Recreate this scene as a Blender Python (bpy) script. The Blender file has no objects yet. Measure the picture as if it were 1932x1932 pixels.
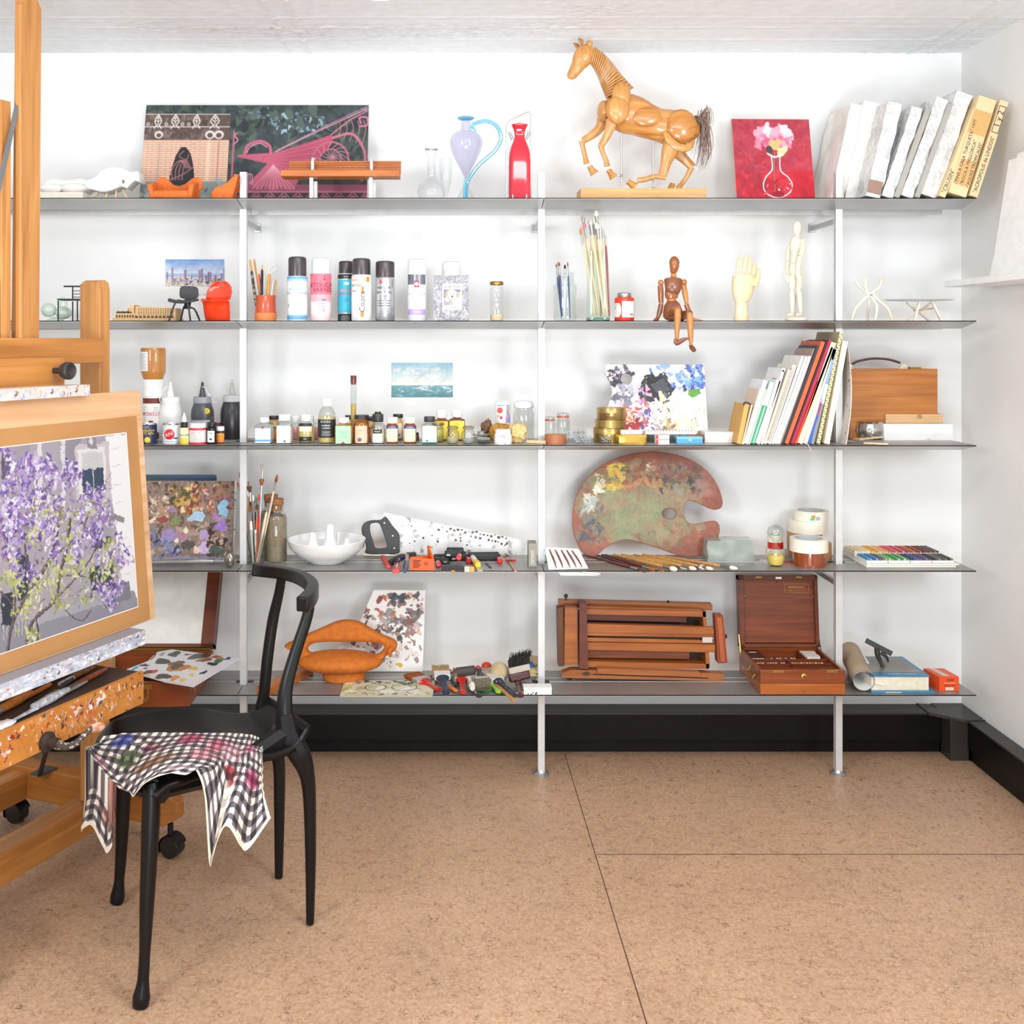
import bpy, bmesh, math, random
import numpy as np
from mathutils import Vector, Matrix, Euler, noise
R = math.radians; sin = math.sin; cos = math.cos; pi = math.pi
COL = bpy.context.scene.collection
F = 2057.; PX = 850.; PY = 640.; H = 1.40
def W(px, py, D): return Vector(((px-PX)*D/F, D, H-(py-PY)*D/F))
SZ = {1: 1.841, 2: 1.458, 3: 1.069, 4: .678, 5: .291}      # shelf tops
def at(s, px, by=None, D=None, r=0):
 z = SZ[s]
 if D is None: D = (H-z)*F/(by-PY)
 D += r
 return Vector(((px-PX)*D/F, D, z)), D/F
def rgb(h): return tuple(int(h[i:i+2], 16)/255 for i in (1, 3, 5))
def lin1(c): return c/12.92 if c <= .04045 else ((c+.055)/1.055)**2.4
def hx(h): return tuple(lin1(c) for c in rgb(h))+(1.,)
_mc = {}
def _new(key):
 m = bpy.data.materials.new('material'); m.use_nodes = True; _mc[key] = m
 nt = m.node_tree; return m, nt, nt.nodes['Principled BSDF']
def _noise(nt, sc, det=4, scale=None, dist=0):
 tc = nt.nodes.new('ShaderNodeTexCoord'); n = nt.nodes.new('ShaderNodeTexNoise')
 n.inputs['Scale'].default_value = sc; n.inputs['Detail'].default_value = det; n.inputs['Distortion'].default_value = dist
 if scale:
  mp = nt.nodes.new('ShaderNodeMapping'); mp.inputs['Scale'].default_value = scale
  nt.links.new(tc.outputs['Object'], mp.inputs['Vector']); nt.links.new(mp.outputs['Vector'], n.inputs['Vector'])
 else: nt.links.new(tc.outputs['Object'], n.inputs['Vector'])
 return n
def _ramp(nt, src, stops):
 r = nt.nodes.new('ShaderNodeValToRGB'); e = r.color_ramp.elements
 while len(e) < len(stops): e.new(.5)
 for i, (p, c) in enumerate(stops): e[i].position = p; e[i].color = c if isinstance(c, tuple) else hx(c)
 nt.links.new(src, r.inputs['Fac']); return r
def _bump(nt, p, src, st, d=.002):
 b = nt.nodes.new('ShaderNodeBump'); b.inputs['Strength'].default_value = st; b.inputs['Distance'].default_value = d
 nt.links.new(src, b.inputs['Height']); nt.links.new(b.outputs['Normal'], p.inputs['Normal'])
def mat(h, rough=.5, metal=0, h2=None, vs=30, bump=0, bs=150, coat=0, lo=.35, hi=.65, spec=.5):
 key = (h, rough, metal, h2, vs, bump, bs, coat, lo, hi, spec)
 if key in _mc: return _mc[key]
 m, nt, p = _new(key)
 p.inputs['Base Color'].default_value = hx(h); p.inputs['Roughness'].default_value = rough
 p.inputs['Metallic'].default_value = metal; p.inputs['Specular IOR Level'].default_value = spec; p.inputs['Coat Weight'].default_value = coat
 n = _noise(nt, vs)
 c2 = h2 or h
 if not h2:      # a faint mottling on every plain surface
  a = np.array(hx(h)[:3]); c2 = tuple(a*.955)+(1,); c1 = tuple(np.minimum(a*1.03, 1))+(1,)
 else: c1 = h
 r = _ramp(nt, n.outputs['Fac'], [(lo, c1), (hi, c2)]); nt.links.new(r.outputs['Color'], p.inputs['Base Color'])
 if bump: _bump(nt, p, _noise(nt, bs).outputs['Fac'], bump)
 return m
def wood(c1, c2, ax='X', sc=1., rough=.45, coat=0, c3=None):
 key = ('w', c1, c2, ax, sc, rough, coat, c3)
 if key in _mc: return _mc[key]
 m, nt, p = _new(key); p.inputs['Roughness'].default_value = rough; p.inputs['Coat Weight'].default_value = coat
 s = {'X': (1.2, 22, 22), 'Y': (22, 1.2, 22), 'Z': (22, 22, 1.2)}[ax]
 n = _noise(nt, 3*sc, 6, s, .6); st = [(.3, c1), (.7, c2)]
 if c3: st = [(.25, c3), (.42, c1), (.72, c2)]
 r = _ramp(nt, n.outputs['Fac'], st); nt.links.new(r.outputs['Color'], p.inputs['Base Color'])
 _bump(nt, p, n.outputs['Fac'], .15, .001); return m
def painted(rough=.5, bump=.25):
 key = ('p', rough, bump)
 if key in _mc: return _mc[key]
 m, nt, p = _new(key); p.inputs['Roughness'].default_value = rough
 a = nt.nodes.new('ShaderNodeVertexColor'); a.layer_name = 'Col'
 nt.links.new(a.outputs['Color'], p.inputs['Base Color'])
 if bump: _bump(nt, p, _noise(nt, 220).outputs['Fac'], bump)
 return m
def glass(h='#ffffff', edge=.55, base=.06, rough=.02):
 key = ('g', h, edge, base)
 if key in _mc: return _mc[key]
 m, nt, p = _new(key); nt.nodes.remove(p); out = nt.nodes['Material Output']
 t = nt.nodes.new('ShaderNodeBsdfTransparent'); t.inputs['Color'].default_value = hx(h)
 g = nt.nodes.new('ShaderNodeBsdfGlossy'); g.inputs['Roughness'].default_value = rough
 a = np.array(hx(h)[:3]); g.inputs['Color'].default_value = tuple(.35+.5*a)+(1,)
 lw = nt.nodes.new('ShaderNodeLayerWeight'); lw.inputs['Blend'].default_value = .25
 mr = nt.nodes.new('ShaderNodeMapRange'); mr.inputs['To Min'].default_value = base; mr.inputs['To Max'].default_value = edge
 nt.links.new(lw.outputs['Facing'], mr.inputs['Value'])
 mx = nt.nodes.new('ShaderNodeMixShader'); nt.links.new(mr.outputs['Result'], mx.inputs['Fac'])
 nt.links.new(t.outputs[0], mx.inputs[1]); nt.links.new(g.outputs[0], mx.inputs[2]); nt.links.new(mx.outputs[0], out.inputs['Surface'])
 return m
_tc = {}
def _curvemesh(cu):
 ob = bpy.data.objects.new('tmp', cu); me = bpy.data.meshes.new_from_object(ob)
 v = [tuple(x.co) for x in me.vertices]; f = [tuple(p.vertices) for p in me.polygons]
 bpy.data.objects.remove(ob); bpy.data.meshes.remove(me); bpy.data.curves.remove(cu); return v, f
class M:
 def __init__(s): s.v = []; s.f = []; s.mi = []; s.c = {}; s.mx = Matrix()
 def add(s, vs, fs, mi=0, cols=None):
  b = len(s.v); mx = s.mx
  s.v.extend((mx @ Vector(v)) for v in vs)
  s.f.extend(tuple(b+i for i in f) for f in fs); s.mi.extend([mi]*len(fs))
  if cols is not None: s.c[b] = cols
  return s
 def tr(s, x=0, y=0, z=0, rx=0, ry=0, rz=0):
  s.mx = Matrix.Translation((x, y, z)) @ Euler((rx, ry, rz)).to_matrix().to_4x4(); return s
 def box(s, x0, x1, y0, y1, z0, z1, mi=0):
  v = [(x, y, z) for z in (z0, z1) for y in (y0, y1) for x in (x0, x1)]
  return s.add(v, [(0, 2, 3, 1), (4, 5, 7, 6), (0, 1, 5, 4), (2, 6, 7, 3), (0, 4, 6, 2), (1, 3, 7, 5)], mi)
 def hexa(s, lo, hi, mi=0):      # bottom quad and top quad, both counter-clockwise from above
  return s.add(list(lo)+list(hi), [(3, 2, 1, 0), (4, 5, 6, 7), (0, 1, 5, 4), (1, 2, 6, 5), (2, 3, 7, 6), (3, 0, 4, 7)], mi)
 def lathe(s, prof, n=24, x=0, y=0, z=0, mi=0, sq=0, sx=1, sy=1, a0=0, a1=None):
  full = a1 is None; a1 = 2*pi if full else a1; k = n if full else n+1; v = []
  for r, h in prof:
   for i in range(k):
    a = a0+(a1-a0)*i/n; c, d = cos(a), sin(a); q = 1
    if sq: q = 1/((abs(c)**sq+abs(d)**sq)**(1/sq))
    v.append((x+r*c*q*sx, y+r*d*q*sy, z+h))
  f = []
  for j in range(len(prof)-1):
   for i in range(n):
    i2 = (i+1) % k; f.append((j*k+i, j*k+i2, (j+1)*k+i2, (j+1)*k+i))
  if full:
   if prof[0][0] > 1e-6: f.append(tuple(range(k-1, -1, -1)))
   if prof[-1][0] > 1e-6: f.append(tuple((len(prof)-1)*k+i for i in range(k)))
  return s.add(v, f, mi)
 def tube(s, pts, r, n=8, mi=0, flat=1., up=(0, -1, 0), cyc=False, sm=0):
  pts = [Vector(p) for p in pts]
  rs = list(r) if hasattr(r, '__len__') else [r]*len(pts)
  if sm:
   P = []; Q = []; m = len(pts)
   for i in range(m-1):
    p0, p1, p2, p3 = pts[max(i-1, 0)], pts[i], pts[i+1], pts[min(i+2, m-1)]
    for j in range(sm):
     t = j/sm
     P.append(.5*((2*p1)+(p2-p0)*t+(2*p0-5*p1+4*p2-p3)*t*t+(3*p1-p0-3*p2+p3)*t**3)); Q.append(rs[i]+(rs[i+1]-rs[i])*t)
   P.append(pts[-1]); Q.append(rs[-1]); pts, rs = P, Q
  m = len(pts); v = []; u = Vector(up)
  for i, p in enumerate(pts):
   a = pts[(i-1) % m] if (cyc or i) else p; b = pts[(i+1) % m] if (cyc or i < m-1) else p
   t = (b-a).normalized(); e1 = u-t*u.dot(t)
   if e1.length < 1e-4: e1 = Vector((1, 0, .01))-t*t.x
   e1.normalize(); e2 = t.cross(e1)
   for k in range(n):
    g = 2*pi*(k+.5)/n; v.append(p+(e1*cos(g)*flat+e2*sin(g))*rs[i])
  f = []
  for i in range(m if cyc else m-1):
   for k in range(n): f.append((i*n+k, i*n+(k+1) % n, ((i+1) % m)*n+(k+1) % n, ((i+1) % m)*n+k))
  if not cyc: f += [tuple(range(n-1, -1, -1)), tuple((m-1)*n+k for k in range(n))]
  return s.add(v, f, mi)
 def bar(s, a, b, w, d, mi=0, up=(0, -1, 0)):      # straight bar, w across, d along 'up'
  a = Vector(a); b = Vector(b); t = (b-a).normalized(); u = Vector(up); u = (u-t*u.dot(t)).normalized(); e = t.cross(u)
  q = lambda p: [p-e*w/2-u*d/2, p+e*w/2-u*d/2, p+e*w/2+u*d/2, p-e*w/2+u*d/2]
  return s.add(q(a)+q(b), [(0, 3, 2, 1), (4, 5, 6, 7), (0, 1, 5, 4), (1, 2, 6, 5), (2, 3, 7, 6), (3, 0, 4, 7)], mi)
 def ball(s, c, r, n=14, mi=0, sx=1, sy=1, sz=1, nz=0, ns=3, seed=0):
  c = Vector(c); v = []; f = []; k = max(6, n//2+2)
  for j in range(k+1):
   for i in range(n):
    a = 2*pi*i/n; b = pi*j/k; d = Vector((cos(a)*sin(b), sin(a)*sin(b), -cos(b)))
    q = 1+(nz*noise.noise(d*ns+Vector((seed, 0, 0))) if nz else 0)
    v.append(c+Vector((d.x*sx, d.y*sy, d.z*sz))*r*q)
  for j in range(k):
   for i in range(n): f.append((j*n+i, j*n+(i+1) % n, (j+1)*n+(i+1) % n, (j+1)*n+i))
  return s.add(v, f, mi)
 def grid(s, fn, nu, nv, mi=0, col=None):
  v = [fn(i/nu, j/nv) for j in range(nv+1) for i in range(nu+1)]; k = nu+1
  f = [(j*k+i, j*k+i+1, (j+1)*k+i+1, (j+1)*k+i) for j in range(nv) for i in range(nu)]
  return s.add(v, f, mi, [col(i/nu, j/nv) for j in range(nv+1) for i in range(nu+1)] if col else None)
 def ext(s, loops, depth, mi=0, bev=0):      # outlines in x,z; front at y=0, back at y=depth
  cu = bpy.data.curves.new('t', 'CURVE'); cu.dimensions = '2D'; cu.fill_mode = 'BOTH'
  cu.extrude = max(depth/2-bev, 0); cu.bevel_depth = bev; cu.bevel_resolution = 2; cu.offset = -bev
  for lp in loops:
   sp = cu.splines.new('POLY'); sp.points.add(len(lp)-1); sp.use_cyclic_u = True
   for p, q in zip(sp.points, lp): p.co = (q[0], q[1], 0, 1)
  v, f = _curvemesh(cu)
  return s.add([(a, depth/2-c, b) for a, b, c in v], f, mi)
 def text(s, txt, size, x=0, z=0, mi=0, bend=0, al='C', y=-.0004, flip=False, xs=1.):
  key = (txt, al)
  if key not in _tc:
   cu = bpy.data.curves.new('t', 'FONT'); cu.body = txt; cu.size = 1; cu.resolution_u = 2
   cu.align_x = {'C': 'CENTER', 'L': 'LEFT', 'R': 'RIGHT'}[al]; cu.align_y = 'CENTER'; _tc[key] = _curvemesh(cu)
  v, f = _tc[key]; o = []
  for a, b, c in v:
   a *= size*xs; b *= size
   if flip: a, b = -a, -b
   a += x; b += z
   if bend: o.append((sin(a/bend)*(bend-y), -cos(a/bend)*(bend-y), b))
   else: o.append((a, y, b))
  return s.add(o, f, mi)
 def patch(s, r, z0, z1, x0, x1, mi=0, y=-.0003, n=12, fl=False):     # label wrapped on a cylinder of radius r (x measured along the arc)
  v = [];
  for i in range(n+1):
   a = (x0+(x1-x0)*i/n)/r
   for z in (z0, z1): v.append((sin(a)*(r-y), -cos(a)*(r-y), z))
  return s.add(v, [(2*i, 2*i+2, 2*i+3, 2*i+1) for i in range(n)], mi)
 def flat(s, x0, x1, z0, z1, mi=0, y=-.0003):
  return s.add([(x0, y, z0), (x1, y, z0), (x1, y, z1), (x0, y, z1)], [(0, 1, 2, 3)], mi)
 def sheet(s, cv, w, h, th, fn=None, mi=0):      # painted panel, front at y=0, from (0,0) to (w,h)
  a = cv.a; hh, ww = a.shape[:2]; k = ww
  L = np.where(a <= .04045, a/12.92, ((np.clip(a, 0, 1)+.055)/1.055)**2.4)
  v = []; cols = []
  for j in range(hh):
   for i in range(ww):
    x = w*i/(ww-1); z = h*(1-j/(hh-1)); v.append(fn(x, z) if fn else (x, 0, z))
  cols = [tuple(c)+(1.,) for c in L.reshape(-1, 3)]
  f = [(j*k+i, (j+1)*k+i, (j+1)*k+i+1, j*k+i+1) for j in range(hh-1) for i in range(ww-1)]
  s.add(v, f, mi, cols)
  if th and not fn:
   s.add([(0, 0, 0), (w, 0, 0), (w, 0, h), (0, 0, h), (0, th, 0), (w, th, 0), (w, th, h), (0, th, h)],
    [(4, 7, 6, 5), (0, 4, 5, 1), (1, 5, 6, 2), (2, 6, 7, 3), (3, 7, 4, 0)], mi, [hx(cv.edge)]*8)
  return s
class MF(M):      # label work on a flat fronted bottle: same calls, no bending
 def patch(s, r, z0, z1, x0, x1, mi=0, y=-.0003, n=1): return s.flat(x0, x1, z0, z1, mi, -r*1.0+y-.0004)
 def text(s, txt, size, x=0, z=0, mi=0, bend=0, al='C', y=-.0004, **k): return M.text(s, txt, size, x, z, mi, 0, al, -bend+y-.0004, **k)
def rect(x0, x1, z0, z1): return [(x0, z0), (x1, z0), (x1, z1), (x0, z1)]
def rrect(x0, x1, z0, z1, r, n=4):
 o = []
 for cx, cz, a in ((x1-r, z0+r, -90), (x1-r, z1-r, 0), (x0+r, z1-r, 90), (x0+r, z0+r, 180)):
  o += [(cx+r*cos(R(a+90*i/n)), cz+r*sin(R(a+90*i/n))) for i in range(n+1)]
 return o
def circ(x, z, r, n=20, rz=None): return [(x+r*cos(2*pi*i/n), z+(rz or r)*sin(2*pi*i/n)) for i in range(n)]
def smooth(pts, sub=5):      # closed Catmull-Rom through 2D points
 n = len(pts); o = []
 for i in range(n):
  p0, p1, p2, p3 = [np.array(pts[(i+k) % n], float) for k in (-1, 0, 1, 2)]
  for j in range(sub):
   t = j/sub; o.append(tuple(.5*(2*p1+(p2-p0)*t+(2*p0-5*p1+4*p2-p3)*t*t+(3*p1-p0-3*p2+p3)*t**3)))
 return o
def mk(name, m, mats, parent=None, smo=35, bev=0, sub=0):
 me = bpy.data.meshes.new(name); me.from_pydata(m.v, [], m.f)
 if not isinstance(mats, (list, tuple)): mats = [mats]
 for x in mats: me.materials.append(x)
 me.polygons.foreach_set('material_index', m.mi)
 if m.c:
  arr = np.ones((len(m.v), 4), np.float32)
  for b, c in m.c.items(): arr[b:b+len(c)] = np.array(c, np.float32)
  me.color_attributes.new('Col', 'FLOAT_COLOR', 'POINT').data.foreach_set('color', arr.ravel())
 me.validate(); me.update()
 if smo:
  me.polygons.foreach_set('use_smooth', [True]*len(me.polygons)); me.set_sharp_from_angle(angle=R(smo))
 o = bpy.data.objects.new(name, me); COL.objects.link(o)
 if parent: o.parent = parent
 if bev:
  b = o.modifiers.new('b', 'BEVEL'); b.width = bev; b.segments = 2; b.limit_method = 'ANGLE'; b.angle_limit = R(40)
 if sub:
  b = o.modifiers.new('s', 'SUBSURF'); b.levels = sub; b.render_levels = sub
 return o
def tag(o, label, cat, group=None):
 o['label'] = label; o['category'] = cat
 if group: o['group'] = group
 return o
def T(name, label, cat, loc, rz=0, group=None, rx=0, ry=0):
 o = bpy.data.objects.new(name, None); COL.objects.link(o); o.empty_display_size = .02
 o.location = loc; o.rotation_euler = (rx, ry, rz); return tag(o, label, cat, group)
def S(name, m, mats, label, cat, loc=(0, 0, 0), rz=0, group=None, rx=0, ry=0, **k):
 o = mk(name, m, mats, **k); o.location = loc; o.rotation_euler = (rx, ry, rz); return tag(o, label, cat, group)
def P(t, name, m, mats, label=None, **k):
 o = mk(name, m, mats, t, **k)
 if label: o['label'] = label
 return o
def dup(root, loc, rz=None, label=None, mats=None):
 r = root.copy(); COL.objects.link(r); r.location = loc
 if rz is not None: r.rotation_euler[2] = rz
 if label: r['label'] = label
 for ch in root.children:
  c = ch.copy(); COL.objects.link(c); c.parent = r
  for g in ch.children: d = g.copy(); COL.objects.link(d); d.parent = c
 return r
class Cv:
 def __init__(s, w, h, bg, q=1., edge=None):
  s.q = q; s.w = max(4, int(w*q)); s.h = max(4, int(h*q)); s.a = np.empty((s.h, s.w, 3)); s.a[:] = rgb(bg); s.edge = edge or bg
  s.rg = random.Random(int(w*7+h))
 def _win(s, x0, y0, x1, y1):
  x0, y0, x1, y1 = max(0, int(x0)), max(0, int(y0)), min(s.w, int(x1)+2), min(s.h, int(y1)+2)
  if x1 <= x0 or y1 <= y0: return None
  Y, X = np.mgrid[y0:y1, x0:x1].astype(float); return X, Y, (slice(y0, y1), slice(x0, x1))
 def _mix(s, sl, m, c, al):
  m = (m*al)[..., None]; s.a[sl] = s.a[sl]*(1-m)+np.array(rgb(c))*m
 def ell(s, x, y, rx, ry, c, al=1, rot=0, rough=.0):
  q = s.q; x, y, rx, ry = x*q, y*q, max(rx*q, .45), max(ry*q, .45); k = max(rx, ry)*1.5+1; w = s._win(x-k, y-k, x+k, y+k)
  if w is None: return
  X, Y, sl = w; dx, dy = X-x, Y-y; u = dx*cos(rot)+dy*sin(rot); v = -dx*sin(rot)+dy*cos(rot); d = np.hypot(u/rx, v/ry)
  if rough:
   an = np.arctan2(v, u); f = [s.rg.uniform(0, 6) for _ in range(4)]
   d = d*(1+rough*(np.sin(2*an+f[0])*.6+np.sin(3*an+f[1])*.5+np.sin(4*an+f[2])*.25+np.sin(7*an+f[3])*.1))
  s._mix(sl, np.clip((1.12-d)*min(rx, ry)*.9+.1, 0, 1), c, al)
 def line(s, pts, wd, c, al=1):
  q = s.q; wd = max(wd*q, .7)
  for (ax, ay), (bx, by) in zip(pts[:-1], pts[1:]):
   ax, ay, bx, by = ax*q, ay*q, bx*q, by*q; w = s._win(min(ax, bx)-wd-1, min(ay, by)-wd-1, max(ax, bx)+wd+1, max(ay, by)+wd+1)
   if w is None: continue
   X, Y, sl = w; dx, dy = bx-ax, by-ay; L = dx*dx+dy*dy+1e-9; t = np.clip(((X-ax)*dx+(Y-ay)*dy)/L, 0, 1)
   d = np.hypot(X-ax-t*dx, Y-ay-t*dy); s._mix(sl, np.clip(wd/2+.5-d, 0, 1), c, al)
 def curve(s, pts, wd, c, al=1, n=8):
  P = [np.array(p, float) for p in pts]; o = []
  for i in range(len(P)-1):
   p0, p1, p2, p3 = P[max(i-1, 0)], P[i], P[i+1], P[min(i+2, len(P)-1)]
   for j in range(n):
    t = j/n; o.append(tuple(.5*(2*p1+(p2-p0)*t+(2*p0-5*p1+4*p2-p3)*t*t+(3*p1-p0-3*p2+p3)*t**3)))
  o.append(tuple(P[-1])); s.line(o, wd, c, al)
 def poly(s, pts, c, al=1):
  q = s.q; p = [(x*q, y*q) for x, y in pts]; xs = [a for a, b in p]; ys = [b for a, b in p]; w = s._win(min(xs), min(ys), max(xs), max(ys))
  if w is None: return
  X, Y, sl = w; ins = np.zeros(X.shape, bool); n = len(p)
  for i in range(n):
   (x1, y1), (x2, y2) = p[i], p[(i+1) % n]
   if y1 == y2: continue
   cnd = ((Y >= min(y1, y2)) & (Y < max(y1, y2))) & (X < (Y-y1)*(x2-x1)/(y2-y1)+x1); ins ^= cnd
  s._mix(sl, ins.astype(float), c, al)
 def box(s, x0, x1, y0, y1, c, al=1): s.poly([(x0, y0), (x1, y0), (x1, y1), (x0, y1)], c, al)
 def dabs(s, n, bx, cols, r0, r1, asp=1., al=1., rot=None, rough=.35, inside=None):
  g = s.rg
  for _ in range(n):
   x, y = g.uniform(bx[0], bx[1]), g.uniform(bx[2], bx[3])
   if inside and not inside(x, y): continue
   r = r0+(r1-r0)*g.random()**2; s.ell(x, y, r, r*(asp if asp < 1 else g.uniform(.4, 1)), g.choice(cols), al*g.uniform(.7, 1), g.uniform(0, 3.1) if rot is None else rot+g.uniform(-.3, .3), rough)
 def noise(s, amt, cell, tint=(1, 1, 1)):
  rs = np.random.RandomState(int(cell*10)); ny, nx = int(s.h/(cell*s.q))+3, int(s.w/(cell*s.q))+3; g = rs.rand(ny, nx)*2-1
  yy = np.linspace(0, ny-2.01, s.h); xx = np.linspace(0, nx-2.01, s.w); y0 = yy.astype(int); x0 = xx.astype(int); fy = (yy-y0)[:, None]; fx = (xx-x0)[None]
  v = g[y0][:, x0]*(1-fy)*(1-fx)+g[y0+1][:, x0]*fy*(1-fx)+g[y0][:, x0+1]*(1-fy)*fx+g[y0+1][:, x0+1]*fy*fx
  s.a = np.clip(s.a+v[..., None]*amt*np.array(tint), 0, 1); return s
 def warp(s, amp, cell, seed=1):      # ragged organic edges
  def fld(k):
   rs = np.random.RandomState(seed+k); ny, nx = int(s.h/(cell*s.q))+3, int(s.w/(cell*s.q))+3; g = rs.rand(ny, nx)*2-1
   yy = np.linspace(0, ny-2.01, s.h); xx = np.linspace(0, nx-2.01, s.w); y0 = yy.astype(int); x0 = xx.astype(int); fy = (yy-y0)[:, None]; fx = (xx-x0)[None]
   return g[y0][:, x0]*(1-fy)*(1-fx)+g[y0+1][:, x0]*fy*(1-fx)+g[y0][:, x0+1]*(1-fy)*fx+g[y0+1][:, x0+1]*fy*fx
  Y, X = np.mgrid[0:s.h, 0:s.w]; a = amp*s.q
  s.a = s.a[np.clip(Y+fld(1)*a, 0, s.h-1).astype(int), np.clip(X+fld(2)*a, 0, s.w-1).astype(int)]; return s
 def grad(s, y0, y1, c0, c1):
  a, b = max(0, int(y0*s.q)), min(s.h, int(math.ceil(y1*s.q))); t = np.linspace(0, 1, b-a)[:, None, None]
  s.a[a:b] = np.array(rgb(c0))*(1-t)+np.array(rgb(c1))*t; return s
sc = bpy.context.scene
cam = bpy.data.objects.new('camera', bpy.data.cameras.new('camera')); COL.objects.link(cam)
cam.location = (0, 0, H); cam.rotation_euler = (R(90), 0, 0)
cam.data.sensor_width = 36; cam.data.lens = F/1932*36; cam.data.shift_x = (966-PX)/1932; cam.data.shift_y = -(966-PY)/1932; cam.data.clip_start = .05
sc.camera = cam
sc.view_settings.view_transform = 'Standard'; sc.view_settings.look = 'None'; sc.view_settings.gamma = 1; sc.view_settings.exposure = .3
sc.cycles.max_bounces = 10; sc.cycles.transparent_max_bounces = 24; sc.cycles.use_denoising = True
w = bpy.data.worlds.new('world'); sc.world = w; w.use_nodes = True
w.node_tree.nodes['Background'].inputs['Color'].default_value = (.91, .955, 1, 1); w.node_tree.nodes['Background'].inputs['Strength'].default_value = .8
def area(name, loc, tgt, sx, sy, power, col=(1, 1, 1)):
 l = bpy.data.lights.new(name, 'AREA'); l.shape = 'RECTANGLE'; l.size = sx; l.size_y = sy; l.energy = power; l.color = col
 o = bpy.data.objects.new(name, l); COL.objects.link(o); o.location = loc
 o.rotation_euler = (Vector(tgt)-Vector(loc)).to_track_quat('-Z', 'Y').to_euler()
area('softbox_light', (-1.55, .4, 1.72), (.1, 3.77, 1.3), .6, .6, 24, (.96, .985, 1))
area('softbox_light', (1.62, .4, 1.72), (.5, 3.77, 1.3), .6, .6, 24, (.96, .985, 1))
area('bounce_light', (.1, -.35, .35), (.2, 2.6, 2.39), 1.2, .8, 18, (.9, .96, 1)); bpy.data.lights['bounce_light'].spread = R(100)  # added behind the camera to brighten the ceiling and upper wall
area('overhead_fill_light', (.3, 1.5, 2.33), (.35, 2.3, 0), 1.6, .5, 19)  # unseen overhead fill, added to lift the floor
WY = 3.77; RX = 1.767; CZ = 2.39
white = mat('#f1f2f1', .75, bump=.12, bs=60, h2='#edeeed', vs=3)
def struct(name, m, mats, **k):
 o = mk(name, m, mats, **k); o['kind'] = 'structure'; return o
struct('wall_back', M().box(-2.6, RX+.1, WY, WY+.1, -.05, CZ+.1), white)
struct('wall_right', M().box(RX, RX+.1, .6, WY, -.05, CZ+.1), mat('#edecea', .75, bump=.12, bs=60, h2='#e8e7e5', vs=3))
struct('wall_left', M().box(-2.7, -2.6, .6, WY+.1, -.05, CZ+.1), white)
fm, nt, p = _new('floor'); p.inputs['Roughness'].default_value = .38
n1 = _noise(nt, 110, 6, None, 1.0); n2 = _noise(nt, 3.5, 3); n3 = _noise(nt, 24, 2, None, 4.); n4 = _noise(nt, 28, 2)
r1 = _ramp(nt, n1.outputs['Fac'], [(.32, '#b0896a'), (.5, '#c09b7c'), (.68, '#ceaa8d')])
r2 = _ramp(nt, n2.outputs['Fac'], [(.3, (.88, .88, .88, 1)), (.7, (1.03, 1.03, 1.03, 1))])
r3 = _ramp(nt, n3.outputs['Fac'], [(.0, (0, 0, 0, 1)), (.468, (0, 0, 0, 1)), (.5, (1, 1, 1, 1)), (.532, (0, 0, 0, 1))])
r4 = _ramp(nt, n4.outputs['Fac'], [(.5, (0, 0, 0, 1)), (.6, (1, 1, 1, 1))])
mx1 = nt.nodes.new('ShaderNodeMixRGB'); mx1.blend_type = 'MULTIPLY'; mx1.inputs[0].default_value = 1
nt.links.new(r1.outputs[0], mx1.inputs[1]); nt.links.new(r2.outputs[0], mx1.inputs[2])
mul = nt.nodes.new('ShaderNodeMath'); mul.operation = 'MULTIPLY'; nt.links.new(r3.outputs[0], mul.inputs[0]); nt.links.new(r4.outputs[0], mul.inputs[1])
mx2 = nt.nodes.new('ShaderNodeMixRGB'); nt.links.new(mul.outputs[0], mx2.inputs[0]); nt.links.new(mx1.outputs[0], mx2.inputs[1]); mx2.inputs[2].default_value = hx('#5f4636')
nt.links.new(mx2.outputs[0], p.inputs['Base Color']); _bump(nt, p, n1.outputs['Fac'], .06)
m = M(); m.box(-2.6, RX, -.5, WY, -.05, 0)
m.add([(.4065, 1.6, .0004), (.4095, 1.6, .0004), (.3865, 3.68, .0004), (.3845, 3.68, .0004)], [(0, 1, 2, 3)], 1)
m.add([(.396, 2.961, .0004), (RX-.05, 2.961, .0004), (RX-.05, 2.964, .0004), (.396, 2.964, .0004)], [(0, 1, 2, 3)], 1)
struct('floor', m, [fm, mat('#4a382c', .8)])
def ceil(u, v):
 x = -2.6+u*(RX+2.6); y = 2.9+v*(WY-2.9); q = Vector((x*2.2, y*40, 0)); h = .0007*noise.noise(q)+.0004*noise.noise(Vector((x*60, y*90, 3)))
 for yb, st in ((3.17, .007), (3.355, .004), (3.46, .003), (3.60, .006)):
  yy = yb+.004*noise.noise(Vector((x*5, yb*9, 0))); d = abs(y-yy)
  if d < .010: h -= st*(1-d/.010)*(.5+.8*max(0, noise.noise(Vector((x*7, yb*30, 1)))))
 pch = noise.noise(Vector((x*1.7, y*5, 7)))
 if pch > .18: h += min(1, (pch-.18)*6)*.006*noise.noise(Vector((x*70, y*110, 9)))
 for x0 in (-.52, 1.62):      # raised formwork seams running towards the viewer
  d = abs(x-x0-.02*(3.77-y));
  if abs(d-.035) < .006: h -= .005
 return (x, y, CZ+h)
m = M(); m.grid(ceil, 380, 130); m.f = [tuple(reversed(f)) for f in m.f]; m.box(-2.7, RX+.1, .6, 2.9, CZ, CZ+.1); m.box(-2.7, RX+.1, 2.9, WY+.1, CZ+.02, CZ+.1)
struct('ceiling', m, mat('#f0f3f6', .7), smo=60)
blk = mat('#0f0c0d', .42, h2='#151112', vs=8, spec=.2); topm = mat('#35302d', .45)
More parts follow.
